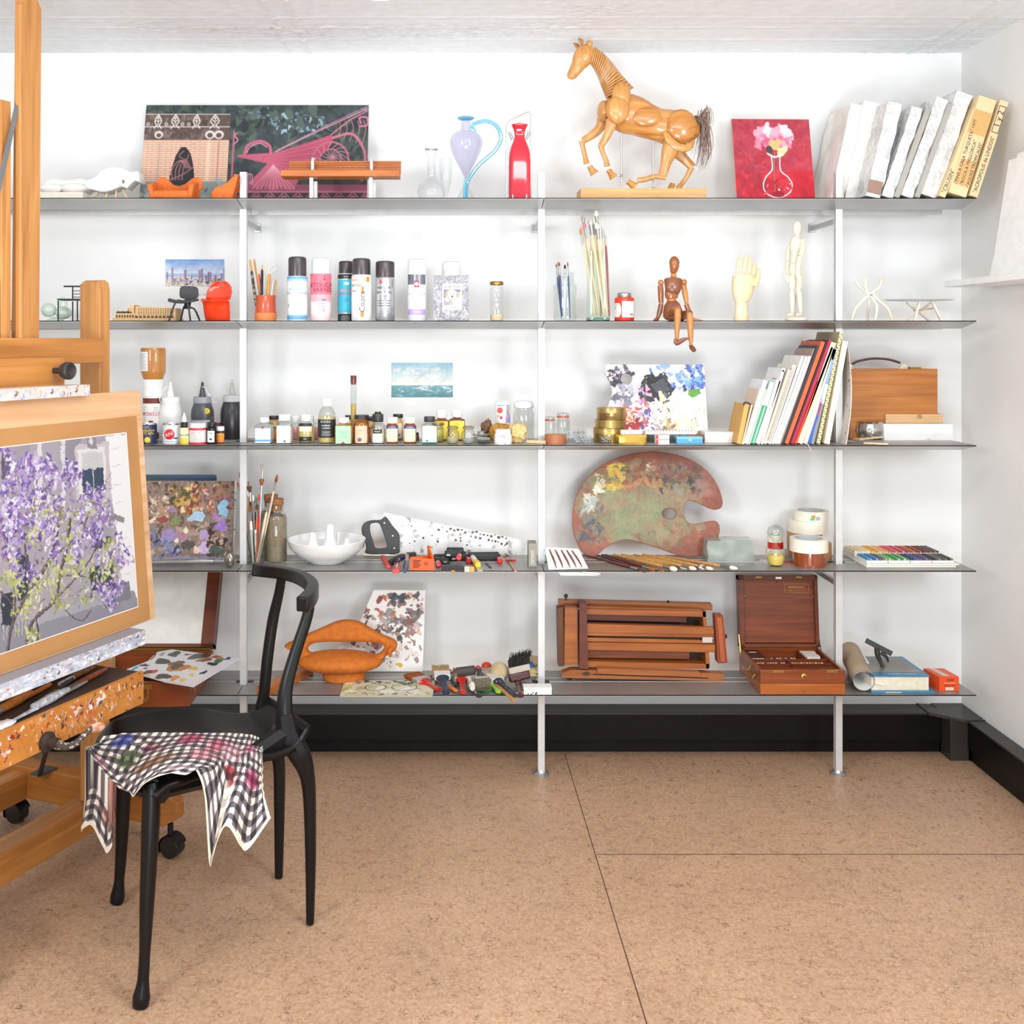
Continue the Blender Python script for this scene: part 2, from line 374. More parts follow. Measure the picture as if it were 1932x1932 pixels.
m = M(); m.box(-2.6, 1.66, 3.685, WY, .042, .132); m.box(-2.6, 1.66, 3.70, WY, 0, .042); m.box(-2.6, 1.66, 3.678, WY, .132, .139, 1); m.box(-2.6, 1.66, 3.681, 3.6855, .038, .043)
struct('baseboard_back', m, [blk, topm], bev=.0012)
m = M(); m.box(1.717, RX, .6, 3.62, .042, .132); m.box(1.727, RX, .6, 3.62, 0, .042); m.box(1.711, RX, .6, 3.62, .132, .139, 1)
m.hexa([(1.66, 3.69, 0), (1.72, 3.62, 0), (RX, 3.62, 0), (1.66, WY, 0)], [(1.66, 3.685, .132), (1.717, 3.62, .132), (RX, 3.62, .132), (1.66, WY, .132)])
m.hexa([(1.61, 3.674, .132), (1.70, 3.60, .132), (RX, 3.60, .132), (1.61, WY, .132)], [(1.61, 3.674, .143), (1.70, 3.60, .143), (RX, 3.60, .143), (1.61, WY, .143)], 1)
m.box(1.66, RX, 3.62, WY, 0, .142, 1)
struct('baseboard_right', m, [blk, topm], bev=.0012)
alu = mat('#b9b9b8', .36, .75, h2='#aeaeac', vs=4); alut = mat('#a9a7a4', .42, .6, h2='#9d9a97', vs=5); alup = mat('#d6d6d6', .42, .35); dk = mat('#33302e', .5)
names = {1: 'top', 2: 'second', 3: 'middle', 4: 'fourth', 5: 'bottom'}
carry = {(1, 0): 'under the orange speckled miniature seats', (1, 1): 'under the slatted bench model and red carafe', (1, 2): 'under the wooden horse and leaning wrapped frames',
  (2, 0): 'under the red and black miniature chairs', (2, 1): 'under the row of spray cans', (2, 2): 'under the seated brown mannequin',
  (3, 0): 'under the nozzle bottles behind the easel', (3, 1): 'under the small medium bottles and sponges', (3, 2): 'under the leaning notebooks and briefcase',
  (4, 0): 'under the dark crusted palette board', (4, 1): 'under the handsaw and clamps', (4, 2): 'under the kidney shaped wooden palette',
  (5, 0): 'under the open paint box behind the chair', (5, 1): 'under the orange looped ornament and decorating brushes', (5, 2): 'under the field easel and mahogany box'}
JX = [-2.55, -.6655, .2918, 1.641]
for s in range(1, 6):
 z = SZ[s]
 for j in range(3):
  a, b = JX[j]+.0012, JX[j+1]-.0012; t = T('wall_shelf', 'aluminium shelf length of the %s row, %s' % (names[s], carry[s, j]), 'shelf', ((a+b)/2, 3.5, z), group='aluminium wall shelves'); h = (b-a)/2
  m = M(); m.box(-h, h, -.1, .15, -.003, 0)
  for yy in (.03, .07): m.box(-h, h, yy, yy+.002, 0, .0008, 1)
  P(t, 'shelf_top', m, [alut, alup])
  m = M(); m.add([(x, y, q) for x in (-h, h) for y, q in ((-.1, 0), (-.1, -.004), (0, -.024), (.008, -.024), (.008, -.003))], [(0, 5, 6, 1), (1, 6, 7, 2), (2, 7, 8, 3), (3, 8, 9, 4), (0, 1, 2, 3, 4), (9, 8, 7, 6, 5)])
  P(t, 'sloped_lip', m, alu)
  if s <= 2:
   m = M(); m.box(-h, h, .135, .15, -.026, -.003); P(t, 'rear_rail', m, alup)
for i, (x, fl) in enumerate(((-.6655, 'behind the black chair'), (.2918, 'at the middle of the wall'), (1.2474, 'beside the mahogany box'))):
 t = T('shelf_post', 'slim aluminium shelf upright %s' % fl, 'post', (x, 3.51, 0), group='aluminium shelf uprights')
 m = M();
 m.box(-.0105, .0105, -.011, -.004, .006, 1.937); m.box(-.0105, .0105, .004, .011, .006, 1.937); m.box(-.006, .006, -.004, .004, .006, 1.935, 1)
 P(t, 'pole', m, [alup, dk])
 P(t, 'foot_disc', M().lathe([(.026, 0), (.026, .004), (.016, .008), (.012, .016)], 24), alu)
 for zz in (1.79, .62):
  m = M(); m.box(-.005, .005, .011, .26, zz-.016, zz); m.box(-.011, .011, .245, .2595, zz-.022, zz+.006); P(t, 'wall_bracket', m, alu)
 for s in range(1, 6): m = M(); m.box(-.028, .028, .012, .034, SZ[s], SZ[s]+.0012); P(t, 'slot_plate', m, dk)
m = M(); m.box(1.617, RX-.002, 1.9, 3.573, 1.570, 1.590)
S('wall_ledge', m, mat('#f2f1ef', .6), 'white picture ledge fixed along the right wall', 'ledge', bev=.001)
m = M(); m.hexa([(1.645, 2.45, 1.5905), (1.657, 2.45, 1.5905), (1.657, 3.32, 1.5905), (1.645, 3.32, 1.5905)], [(1.700, 2.45, 1.93), (1.712, 2.45, 1.93), (1.712, 3.32, 1.945), (1.700, 3.32, 1.945)])
m.hexa([(1.659, 2.3, 1.5905), (1.667, 2.3, 1.5905), (1.667, 3.36, 1.5905), (1.659, 3.36, 1.5905)], [(1.716, 2.3, 1.96), (1.724, 2.3, 1.96), (1.724, 3.30, 1.962), (1.716, 3.30, 1.962)])
S('blank_board', m, mat('#f4f3f1', .55), 'blank white board leaning on the ledge of the right wall', 'board')
# ================= top shelf
def Q(D, loc):
 loc = Vector(loc); return lambda px, py, dy=0.: W(px, py, D)+Vector((0, dy, 0))-loc
wht = mat('#f4f3f0', .45); blackm = mat('#141314', .4, spec=.35); chrome = mat('#d8d8d8', .18, .95); steel = mat('#b4b4b2', .28, .9)
brass = mat('#b8924a', .3, .85); clearg = glass('#fbfdfd', .42, .04)
pale = wood('#ecd3a6', '#dcbb88', 'Z', 1.2, .5); cap_w = mat('#f5f5f3', .35)
L, k = at(1, 210, D=3.52); q = Q(3.52, L)
t = T('miniature_lounge_chair', 'white moulded miniature lounge chair on thin wooden legs, left of the big gate painting', 'miniature chair', L)
m = M()
cr = [(157, 348), (162, 340), (172, 337), (182, 331), (190, 322), (202, 316), (216, 315), (232, 318), (246, 324), (258, 322), (262, 330), (262, 343), (255, 341), (248, 345), (240, 354), (238, 356), (228, 352), (214, 358), (200, 362), (188, 362), (174, 358), (164, 358), (157, 363)]
m.ext([[(q(a, b).x, q(a, b).z) for a, b in smooth(cr, 3)], [(q(a, b).x, q(a, b).z) for a, b in circ(231, 342, 3, 10, 4)]], .07, bev=.006); P(t, 'seat_shell', m, wht)
for a, b in (((180, 362), (158, 376)), ((197, 362), (193, 376)), ((226, 355), (240, 376)), ((214, 357), (214, 376))):
 P(t, 'leg', M().bar(q(*a, .03), q(b[0], 379, .03), .006, .006), pale)
L, k = at(1, 118, D=3.5); q = Q(3.5, L)
t = T('miniature_daybed', 'low white cushioned miniature daybed beside the easel mast on the top shelf', 'miniature daybed', L)
m = M(); m.box(-.07, .075, -.03, .04, 0, .028); P(t, 'plinth', m, mat('#ece4d2', .5), bev=.002)
m = M(); m.ball((-.035, 0, .042), .04, sx=1, sy=.9, sz=.42); m.ball((.036, 0, .043), .042, sx=1, sy=.9, sz=.42); P(t, 'cushion', m, wht)
m = M(); m.tube([(-.075, .035, .045), (-.05, .04, .066), (0, .042, .062), (.05, .04, .066), (.08, .035, .05)], .014, 8, sm=4); P(t, 'backrest', m, wht)
cv = Cv(430, 190, '#353f41', .8, edge='#d9d6cf'); cv.noise(.06, 20).noise(.05, 7)
cv.dabs(420, (0, 430, 0, 110), ['#43504c', '#2b3437', '#56645c', '#3a4648', '#4a5a50', '#262e33'], 3, 13)
cv.dabs(60, (235, 345, 15, 50), ['#8fb4c4', '#a9cad6', '#6d8c98'], 1, 5); cv.dabs(25, (170, 240, 5, 25), ['#8fb4c4', '#6d8c98'], 1, 3)
cv.warp(4, 8); cv.box(0, 163, 18, 66, '#5b4c46'); cv.dabs(120, (0, 163, 20, 66), ['#6d5d55', '#4a3e3a', '#7c6a62', '#584740', '#83736c'], 2, 8)
cv.box(0, 163, 17, 18.5, '#cfc5bb'); cv.line([(0, 41), (163, 41)], 1.6, '#d8cfc6')
for x, sc_ in ((25, .9), (58, 1), (99, .9), (134, 1.15)):
 for sx_ in (-1, 1):
  cv.curve([(x, 18), (x+sx_*7*sc_, 30), (x+sx_*3, 38), (x+sx_*8*sc_, 44)], 1.5, '#e6ded6'); cv.curve([(x, 26), (x+sx_*4, 23)], 1, '#e6ded6'); cv.curve([(x, 32), (x+sx_*5, 28)], 1, '#e6ded6')
 cv.line([(x, 18), (x, 42)], 1.2, '#e6ded6')
for x in (6, 41, 72, 84): cv.ell(x, 36, 3.4, 3.4, '#cfc6bd'); cv.ell(x, 36, 1.8, 1.8, '#5b4c46')
for x, r_ in ((28, 8), (126, 9), (143, 9)): cv.ell(x, 56, r_, r_*.85, '#d9d1c9'); cv.ell(x, 57, r_*.6, r_*.5, '#5b4c46')
cv.box(0, 163, 66, 142, '#ead0b4')
for i in range(19):
 y = 67+i*4; cv.line([(0, y), (163, y)], 1.3, '#a8564c', .85)
 for j in range(9): cv.line([((j+(i % 2)*.5)*18, y), ((j+(i % 2)*.5)*18, y+4)], .9, '#b9685c', .6)
cv.dabs(80, (0, 163, 66, 142), ['#d9a98c', '#f1dfc8', '#c98a78'], 1, 5, .3, .5, 0); cv.box(29, 33, 70, 142, '#a98d94', .5); cv.box(122, 128, 66, 142, '#f0dcc4', .5); cv.box(142, 146, 70, 142, '#9d6f70', .5)
cv.box(0, 163, 142, 190, '#8f9a9a'); cv.dabs(60, (0, 163, 142, 190), ['#a7b0ae', '#768285', '#b9bfbb', '#5f6a6d'], 3, 9)
cv.poly([(50, 190), (53, 142), (57, 118), (63, 95), (72, 79), (82, 79), (92, 92), (98, 115), (103, 145), (104, 190)], '#23292d')
for x in range(56, 103, 6): cv.line([(x, 150), (x, 190)], 1, '#a65d68')
for o_ in range(4): cv.curve([(60+o_*6, 140), (58+o_*7, 120), (72+o_*4, 104), (84+o_*3, 118)], 1.2, '#c07c82')
cv.curve([(54, 140), (78, 130), (98, 116)], 1.6, '#b56d78'); cv.curve([(78, 86), (70, 96), (84, 102), (88, 92)], 1.2, '#b56d78')
cv.box(163, 430, 148, 190, '#8d4a60'); cv.box(163, 430, 163, 186, '#3b3138')
for x in range(170, 430, 26): cv.line([(x, 164), (x+22, 185)], 1.6, '#c27f92'); cv.line([(x+22, 164), (x, 185)], 1.6, '#c27f92'); cv.ell(x+24, 174, 6, 6, '#b46b80'); cv.ell(x+24, 174, 3.4, 3.4, '#6d3b4c')
cv.box(163, 430, 160, 163, '#b06a80')
pk = ['#c0607a', '#b24c66', '#d07f94', '#a63c58']
cv.poly([(180, 94), (252, 90), (300, 76), (358, 56), (362, 70), (340, 96), (322, 122), (300, 138), (262, 118), (225, 104)], '#b04a62')
for i in range(26):
 f_ = i/25; cv.line([(182, 94+f_*3), (250+f_*8, 90+f_*24), (358-f_*70, 57+f_*82)], 1., pk[i % 4], .85)
cv.poly([(205, 145), (240, 108), (262, 118), (300, 138), (290, 160), (262, 152), (250, 160), (236, 150), (222, 158)], '#b85a72')
for x in range(212, 300, 8): cv.line([(250, 112), (x, 156)], 1.2, '#dd9dac')
cv.curve([(194, 92), (200, 76), (222, 68), (240, 76), (244, 92)], 5, '#c0607a'); cv.curve([(198, 90), (204, 79), (222, 72), (236, 79)], 1.2, '#e2a6b4')
cv.line([(172, 50), (172, 160)], 3.4, '#b5647a'); cv.curve([(178, 52), (174, 58), (180, 66), (172, 74)], 1.6, '#d98fa2')
for r_ in (34, 20):
 cv.curve([(358+r_*cos(R(a)), 102+r_*.95*sin(R(a))) for a in range(-200, 130, 22)], 3 if r_ > 30 else 2.2, '#b5647a');
for i in range(14):
 a = R(i*26); cv.curve([(362, 98), (362+16*cos(a), 98+14*sin(a)), (362+33*cos(a+.5), 100+30*sin(a+.5))], 1.1, '#c88394')
cv.curve([(360, 62), (395, 54), (415, 72), (424, 100), (418, 140)], 5, '#b86a7e'); cv.curve([(252, 88), (340, 46), (428, 6)], 1.6, '#d9a0b6'); cv.curve([(258, 84), (350, 38), (428, 2)], 1.3, '#c58ca6'); cv.line([(358, 56), (390, 30), (428, 10)], 2.2, '#c37b8c')
cv.curve([(412, 40), (426, 38), (426, 24), (412, 24), (414, 34)], 3, '#c0718a')
for x in range(370, 428, 12): cv.curve([(x, 60+(x-370)*.3), (x+6, 45), (x+2, 30)], 1.1, '#c07c82')
for i in range(5): cv.curve([(186+i*4, 150), (184+i*4, 132), (194+i*4, 130), (200+i*3, 148)], 1.2, '#cf8b9e')
L = W(258, 384, 3.62); L.z = SZ[1]; w_ = 430*3.7/F; h_ = .372
S('canvas_painting', M().sheet(cv, w_*.985, h_, .018), painted(.55), 'large unframed canvas of a pink iron gate and brick pavilion', 'painting', L+Vector((0, .022, .001)), rx=-R(14.5))
om, nt_, p_ = _new('orange'); v_ = nt_.nodes.new('ShaderNodeTexVoronoi'); v_.inputs['Scale'].default_value = 240; tc_ = nt_.nodes.new('ShaderNodeTexCoord')
nt_.links.new(tc_.outputs['Object'], v_.inputs['Vector']); r_ = _ramp(nt_, v_.outputs['Distance'], [(.13, '#f6dcc0'), (.2, '#dd6f22')]); nt_.links.new(r_.outputs['Color'], p_.inputs['Base Color']); p_.inputs['Roughness'].default_value = .7
L, k = at(1, 327, D=3.46); q = Q(3.46, L)
t = T('miniature_sofa', 'orange speckled miniature sofa with two raised back corners', 'miniature sofa', L)
bk = [(285, 380), (284, 365), (278, 353), (283, 350), (289, 338), (296, 331), (305, 331), (314, 338), (322, 346), (333, 348), (344, 344), (356, 334), (366, 330), (373, 333), (377, 342), (377, 352), (371, 357), (370, 380)]
P(t, 'backrest', M().ext([[(q(a, b).x, q(a, b).z) for a, b in bk]], .012, bev=.003).tr(), om).location = (0, .035, 0)
m = M(); m.box(-.058, .058, -.035, .04, .0, .028); m.tr(0, 0, 0); P(t, 'seat', m, om, bev=.006)
for sx_ in (-1, 1):
 m = M(); m.hexa([(sx_*.058-.007, -.035, 0), (sx_*.058+.007, -.035, 0), (sx_*.058+.007, .042, 0), (sx_*.058-.007, .042, 0)], [(sx_*.066-.009, -.04, .046), (sx_*.066+.009, -.04, .046), (sx_*.068+.006, .042, .064), (sx_*.068-.006, .042, .064)]); P(t, 'armrest', m, om, bev=.004)
L, k = at(1, 424, D=3.46); q = Q(3.46, L)
t = T('miniature_armchair', 'orange speckled miniature armchair seen from its side next to the matching sofa', 'miniature armchair', L)
sd = [(400, 381), (398, 362), (403, 358), (407, 352), (418, 351), (428, 344), (436, 336), (445, 330), (448, 334), (444, 350), (438, 372), (436, 381)]
m = M(); m.ext([[(q(a, b).x, q(a, b).z) for a, b in sd]], .014, bev=.003); P(t, 'armrest', m, om); o = P(t, 'armrest', m, om); o.location = (0, .05, 0)
m = M(); m.hexa([(.006, .01, 0), (.02, .01, 0), (.02, .056, 0), (.006, .056, 0)], [(.028, .01, .084), (.038, .01, .084), (.038, .056, .084), (.028, .056, .084)]); P(t, 'backrest', m, om)
m = M(); m.box(-.04, .012, .01, .056, 0, .028); P(t, 'seat', m, om, bev=.004)
L, k = at(1, 650, D=3.48); q = Q(3.48, L); bw = wood('#c9772f', '#a8571d', 'X', 1.6, .4)
t = T('miniature_bench', 'miniature wooden slatted bench on flat white metal supports', 'miniature bench', L)
for i in range(6):
 y = 303+i*4.6; P(t, 'slat', M().box(q(543, 0).x, q(756, 0).x, .028-.004*i, .036-.004*i, q(0, y+2).z, q(0, y-2).z), bw, bev=.001)
for i in range(4): P(t, 'slat', M().box(q(534, 0).x, q(755, 0).x, -.052+i*.02, -.036+i*.02, q(0, 337).z, q(0, 325-i).z), bw, bev=.001)
for x in (590, 701):
 m = M(); X = q(x, 0).x; m.tube([(X, -.03, 0), (X, -.03, q(0, 338).z)], .008, 4, up=(1, 0, 0));
 m.tube([(X+.006, .03, 0), (X+.006, .03, q(0, 340).z)], .008, 4, up=(1, 0, 0)); m.tube([(X, .0, q(0, 326).z), (X, -.004, q(0, 306).z), (X, .01, q(0, 299).z), (X, .042, q(0, 298).z), (X, .046, q(0, 310).z)], .006, 4, up=(1, 0, 0)); P(t, 'support', m, mat('#dcdcda', .4, .2))
L, k = at(1, 814, D=3.52); t = T('glass_flask', 'clear glass flask with a round belly and flared mouth', 'flask', L)
pr = [(.027, 0), (.034, .004), (.046, .025), (.047, .04), (.041, .055), (.026, .07), (.014, .082), (.0125, .105), (.0155, .112), (.0125, .118), (.012, .142), (.016, .152), (.0205, .163), (.0205, .172)]
P(t, 'body', M().lathe(pr, 28), clearg); P(t, 'mouth_ring', M().lathe([(.0195, .171), (.0215, .171), (.0215, .174), (.0195, .174), (.0195, .171)], 28), glass('#eef2f2', .7, .3))
L, k = at(1, 841, D=3.58); S('glass_cup', M().lathe([(.006, 0), (.007, .03), (.012, .05), (.019, .075), (.021, .11), (.0215, .153)], 24), clearg, 'faint clear glass cup standing between the round flask and the lilac pitcher', 'cup', L)
L, k = at(1, 875, D=3.5); q = Q(3.5, L); lil = glass('#ecebf6', .35, .03); blu = mat('#5cc6e6', .08, coat=1); blg = glass('#c4edf8', .4, .1)
t = T('glass_pitcher', 'tall lilac glass pitcher with a looping sky blue handle', 'pitcher', L)
c = q(879, 0).x; pr = [(.002, .073), (.006, .082), (.018, .105), (.034, .135), (.045, .158), (.0525, .182), (.0525, .197), (.046, .212), (.034, .222), (.020, .228), (.0165, .234), (.0145, .246), (.0145, .258), (.018, .262), (.024, .2655), (.0265, .268)]
P(t, 'body', M().lathe(pr, 32, x=c), lil)
P(t, 'rim', M().lathe([(.024, .2655), (.0275, .2675), (.0275, .271), (.025, .272), (.023, .269), (.024, .2655)], 32, x=c), blg)
P(t, 'handle', M().tube([q(891, 243, -.005), q(893, 236, -.008), q(905, 230), q(920, 229), q(936, 237), q(944, 252), q(944, 266), q(935, 283), q(920, 297), q(905, 310), q(893, 325), q(884, 340), q(880, 356), q(880, 380)], [.005, .0065, .0068, .0068, .0068, .0068, .0065, .006, .006, .006, .006, .0058, .006, .0065], 10, sm=4), blg)
P(t, 'stem', M().lathe([(.008, 0), (.0055, .02), (.0035, .05), (.002, .075)], 16, x=q(877, 0).x), blu)
P(t, 'foot', M().lathe([(.036, 0), (.034, .004), (.012, .045), (.004, .068)], 24, x=c), clearg)
P(t, 'spur', M().tube([q(891, 240, -.008), q(896, 247, -.012), q(898, 250, -.012)], [.003, .003, .0025], 8), blu)
L, k = at(1, 980, D=3.5); q = Q(3.5, L); redg = mat('#c3122b', .08, coat=1, h2='#d51d36', vs=12)
t = T('glass_carafe', 'square red glass carafe standing in a steel wire handle frame', 'carafe', L)
pr = [(.022, 0), (.0265, 0), (.0268, .004), (.0268, .085), (.026, .105), (.0215, .122), (.0165, .135), (.0135, .142), (.0128, .15), (.015, .161), (.0225, .1715), (.0225, .1725)]
m = M()
m.lathe([(r_*1.36 if z_ < .13 else r_*1.24, z_*1.43) for r_, z_ in pr], 32, sq=5)
P(t, 'body', m, redg, sub=1); P(t, 'stopper', M().ball((0, 0, .243), .0165, sz=.7), mat('#d8b48c', .6))
P(t, 'wire_handle', M().tube([q(956, 383, .01), q(956, 235, .01), q(957, 229, .01), q(963, 224, .01), q(994, 210, .01), q(1000, 209, .01), q(1002, 214, .01), q(1002, 383, .01)], .0028, 8), chrome)
for sx_ in (-1, 1): P(t, 'clip', M().tube([(sx_*.022, .004, .2), (sx_*.032, .002, .224)], .004, 8), steel)
D = 3.52; L, k = at(1, 1209, D=D); q = Q(D, L); hw = wood('#d29450', '#b06c2a', 'X', .9, .3, .4, '#dfae70'); hw2 = wood('#d59f5c', '#bb7c36', 'Z', .9, .3, .3)
t = T('wooden_horse', 'jointed wooden artist horse rearing on a flat wooden base', 'horse figure', L)
P(t, 'base_board', M().box(q(1092, 0).x, q(1326, 0).x, -.05, .06, 0, q(0, 359).z), wood('#dcb27a', '#c9974f', 'X', 1.4, .5), bev=.0015)
m = M(); m.tube([q(x, y) for x, y in ((1142, 206), (1150, 205), (1165, 208), (1182, 214), (1200, 219), (1220, 228), (1240, 235), (1262, 240), (1280, 246), (1293, 252), (1304, 258), (1309, 264))],
 [k*r_ for r_ in (8, 24, 35, 38, 37, 33, 31, 34, 37, 35, 26, 8)], 20, flat=.74, sm=4); P(t, 'torso', m, hw)
P(t, 'flank_plate', M().ball(q(1216, 226, -.045), .037, sx=1.25, sy=.2, sz=.85), wood('#cf9144', '#a9682a', 'X', 1.2, .25, .5))
P(t, 'haunch_plate', M().ball(q(1281, 243, -.036), .054, sx=.95, sy=.36, sz=1.04), wood('#cf9144', '#ad6b2b', 'X', 1.1, .25, .5))
for (x, y, a, b, dy) in ((1168, 186, 18, 26, -.046), (1160, 214, 22, 26, -.054)): P(t, 'shoulder_plate', M().ball(q(x, y, dy), k, sx=a, sy=10, sz=b), hw2)
P(t, 'chest_plate', M().ball(q(1138, 210, .0), k, sx=12, sy=22, sz=20), hw2)
P(t, 'stifle_band', M().tube([q(1248, 254, -.05), q(1258, 272, -.054), q(1275, 284, -.054), q(1292, 283, -.05), q(1304, 270, -.04)], [k*4, k*8, k*8, k*7, k*3], 10, flat=.6, sm=3), hw2)
top = [(1121, 88), (1130, 93), (1140, 101), (1150, 112), (1160, 124), (1172, 140), (1183, 152), (1197, 167)]; bot = [(1114, 122), (1120, 131), (1126, 142), (1130, 152), (1133, 161), (1136, 168), (1139, 176), (1143, 186)]
nd = 18
def ring(f):
 f = min(f, .9999)*(len(top)-1); j = int(f); g = f-j; a, b = [Vector(e[j])*(1-g)+Vector(e[j+1])*g for e in (top, bot)]
 A, B = q(*a), q(*b); c = (A+B)/2; ax = (B-A)/2; wy = ax.length*(.62+.1*f/7)
 return [c+ax*cos(2*pi*i/20)+Vector((0, wy*sin(2*pi*i/20), 0)) for i in range(20)], c
for i in range(nd):
 (r0, c0), (r1, c1) = ring(i/nd), ring((i+.84)/nd); sh = lambda r_, c_: [c_+(v-c_)*.95 for v in r_]
 e = [(sh(r0, c0)), [v*.9+w_*.1 for v, w_ in zip(r0, r1)], [v*.1+w_*.9 for v, w_ in zip(r0, r1)], sh(r1, c1)]
 m = M(); m.add([v for r_ in e for v in r_], [(j*20+i_, j*20+(i_+1) % 20, (j+1)*20+(i_+1) % 20, (j+1)*20+i_) for j in range(3) for i_ in range(20)]+[tuple(range(19, -1, -1)), tuple(range(60, 80))]); P(t, 'neck_disc', m, hw2)
m = M(); m.tube([q(x, y) for x, y in ((1119, 93), (1112, 98), (1104, 103), (1097, 113), (1090, 125), (1083, 136), (1078, 144), (1076, 149))], [k*r_ for r_ in (9, 17, 20, 18, 13, 10.5, 9, 4)], 14, flat=.62, sm=4)
m.ball(q(1112, 83), k*7, sy=.8); m.ball(q(1100, 98, -.018), k*4); m.ball(q(1086, 142, -.012), k*3); P(t, 'head', m, hw2)
for (x, y, x2, y2, dy) in ((1094, 88, 1082, 79, .012), (1098, 86, 1090, 74, -.012)): P(t, 'ear', M().tube([q(x, y, dy), q((x+x2)/2+1, (y+y2)/2, dy*1.3), q(x2, y2, dy*1.2)], [k*3, k*5, k*.6], 8, flat=.5, sm=4), wood('#b57f44', '#93602c', 'Z', 1, .35))
def leg(name_, pts, rs, dy): P(t, name_, M().tube([q(x, y, dy) for x, y in pts], [k*r_ for r_ in rs], 10, sm=3, flat=.8), hw2)
def hoof(x, y, a, dy):
 m = M(); m.mx = Matrix.Translation(q(x, y, dy)) @ Euler((0, a, 0)).to_matrix().to_4x4(); m.lathe([(k*5, k*9), (k*6, k*4), (k*5.4, k*3.5), (k*7, -k*2), (k*6.6, -k*2.5), (k*9, -k*9)], 16); P(t, 'hoof', m, hw2)
leg('upper_leg', [(1140, 222), (1134, 238), (1118, 252), (1102, 262)], (12, 9, 8, 6), .03); leg('lower_leg', [(1100, 262), (1102, 275), (1106, 292), (1109, 306)], (6, 4.5, 4.5, 6), .03); hoof(1119, 318, -.6, .03)
leg('upper_leg', [(1152, 232), (1147, 248), (1140, 264), (1132, 277)], (12, 9, 7, 6), -.035); leg('lower_leg', [(1131, 276), (1134, 290), (1140, 304), (1143, 317)], (6, 4.5, 4.5, 6), -.035); hoof(1150, 331, -.6, -.035)
leg('upper_leg', [(1266, 275), (1258, 292), (1252, 312), (1246, 336)], (19, 15, 10, 7.5), -.035); leg('lower_leg', [(1252, 338), (1232, 336), (1215, 341), (1200, 343)], (5, 5, 5, 5.5), -.035); hoof(1188, 350, -2.3+1.35, -.035)
leg('upper_leg', [(1284, 284), (1298, 298), (1312, 312)], (13, 9, 8), .04); leg('lower_leg', [(1310, 312), (1301, 330), (1291, 344), (1284, 352)], (6, 4.5, 4.5, 5.5), .04); hoof(1271, 351, .35, .04)
for x, y in ((1172, 246), (1232, 262)):
 m = M(); m.tube([q(x, y), q(x, 360)], k*1.5, 8); m.ball(q(x, y-1), k*3); P(t, 'support_rod', m, steel)
 m = M(); yy = 331 if x < 1200 else 356; m.ball(q(x, yy), k*3); m.tube([q(x-2, yy), q(x-9, yy+1)] if x < 1200 else [q(x, yy), q(x+9, yy)], k*1.4, 6); P(t, 'wing_screw', m, steel)
rnd = random.Random(4); m = M(); m.tube([q(1302, 224), q(1312, 221), q(1322, 230)], [k*3, k*4, k*5], 8)
for i in range(90):
 a = rnd.gauss(0, 1); b = rnd.gauss(0, .01); e = rnd.uniform(.8, 1.06)
 m.tube([q(1303, 224, b*.2), q(1313+a, 220+abs(a), b*.5), q(1323+a*3, 228+a, b), q(1330+a*4.5, 250*e+2, b*1.5), q(1329+a*6, 285*e, b*2), q(1322+a*5, 310*e, b*2)], [k*1.2, k*1.1, k, k*.8, k*.6, k*.25], 4, sm=2)
P(t, 'tail', m, mat('#7a5f52', .6, h2='#a08a7e', vs=60))
cv = Cv(158, 155, '#b22a3e', 1.3, edge='#d8b9a2'); cv.grad(0, 155, '#b03a4a', '#c22a3e').noise(.05, 16).noise(.04, 4)
cv.dabs(200, (0, 158, 0, 90), ['#a83044', '#bc4858', '#9c2a3c', '#c2505e', '#a53f50'], 3, 9, al=.5); cv.poly([(0, 98), (158, 92), (158, 155), (0, 155)], '#d01a30', .75); cv.dabs(90, (0, 158, 96, 155), ['#dc2238', '#c81830', '#e03c4c', '#b8152c'], 3, 12, al=.6); cv.dabs(40, (0, 60, 80, 140), ['#8e2c3a', '#a03444'], 4, 9, al=.5)
for cx, cy in ((66, 29), (100, 29)):
 for i in range(26):
  a = i*2.4; r_ = 3+i*.62; cv.ell(cx+r_*cos(a)*.95, cy+r_*sin(a)*.75, 8, 6, ['#f3a9bd', '#f8c9d6', '#ef8ba6', '#fbe2e8', '#e7718f'][i % 5], .9, a, .3)
cv.dabs(24, (48, 118, 34, 52), ['#f3a9bd', '#ef8ba6', '#e05a7c'], 3, 7)
cv.ell(84, 46, 9, 10, '#d4b676', 1, .5, .3); cv.ell(97, 58, 9, 8, '#e2d0a0', 1, -.4, .3); cv.ell(72, 55, 6, 7, '#4a3c44', 1, -.4); cv.line([(82, 60), (78, 100), (78, 130)], 1.6, '#7d8660')
cv.curve([(68, 62), (82, 68), (98, 63)], 3, '#f0dede'); cv.curve([(75, 68), (75, 90), (62, 103), (55, 118), (60, 132), (80, 140), (104, 133), (113, 118), (106, 104), (92, 92), (92, 68)], 2.2, '#f6e2e2')
cv.dabs(46, (56, 112, 104, 136), ['#f8eaea', '#b81a30', '#f3d4d6', '#d84656', '#8f1428'], 1, 5, .35); cv.ell(84, 134, 12, 5, '#a2122a'); cv.ell(86, 126, 2, 2, '#ffffff')
L = W(1391, 371, 3.6); L.z = SZ[1]+.001; w_ = 150*3.6/F
S('peony_painting', M().sheet(cv, w_, .305, .016, None), painted(.5), 'small red unframed painting of pink peonies in a glass vase', 'painting', L, rx=-R(12), rz=R(2)).data.transform(Matrix(((1, 0, .0, 0), (0, 1, 0, 0), (0, 0, 1, 0), (0, 0, 0, 1))))
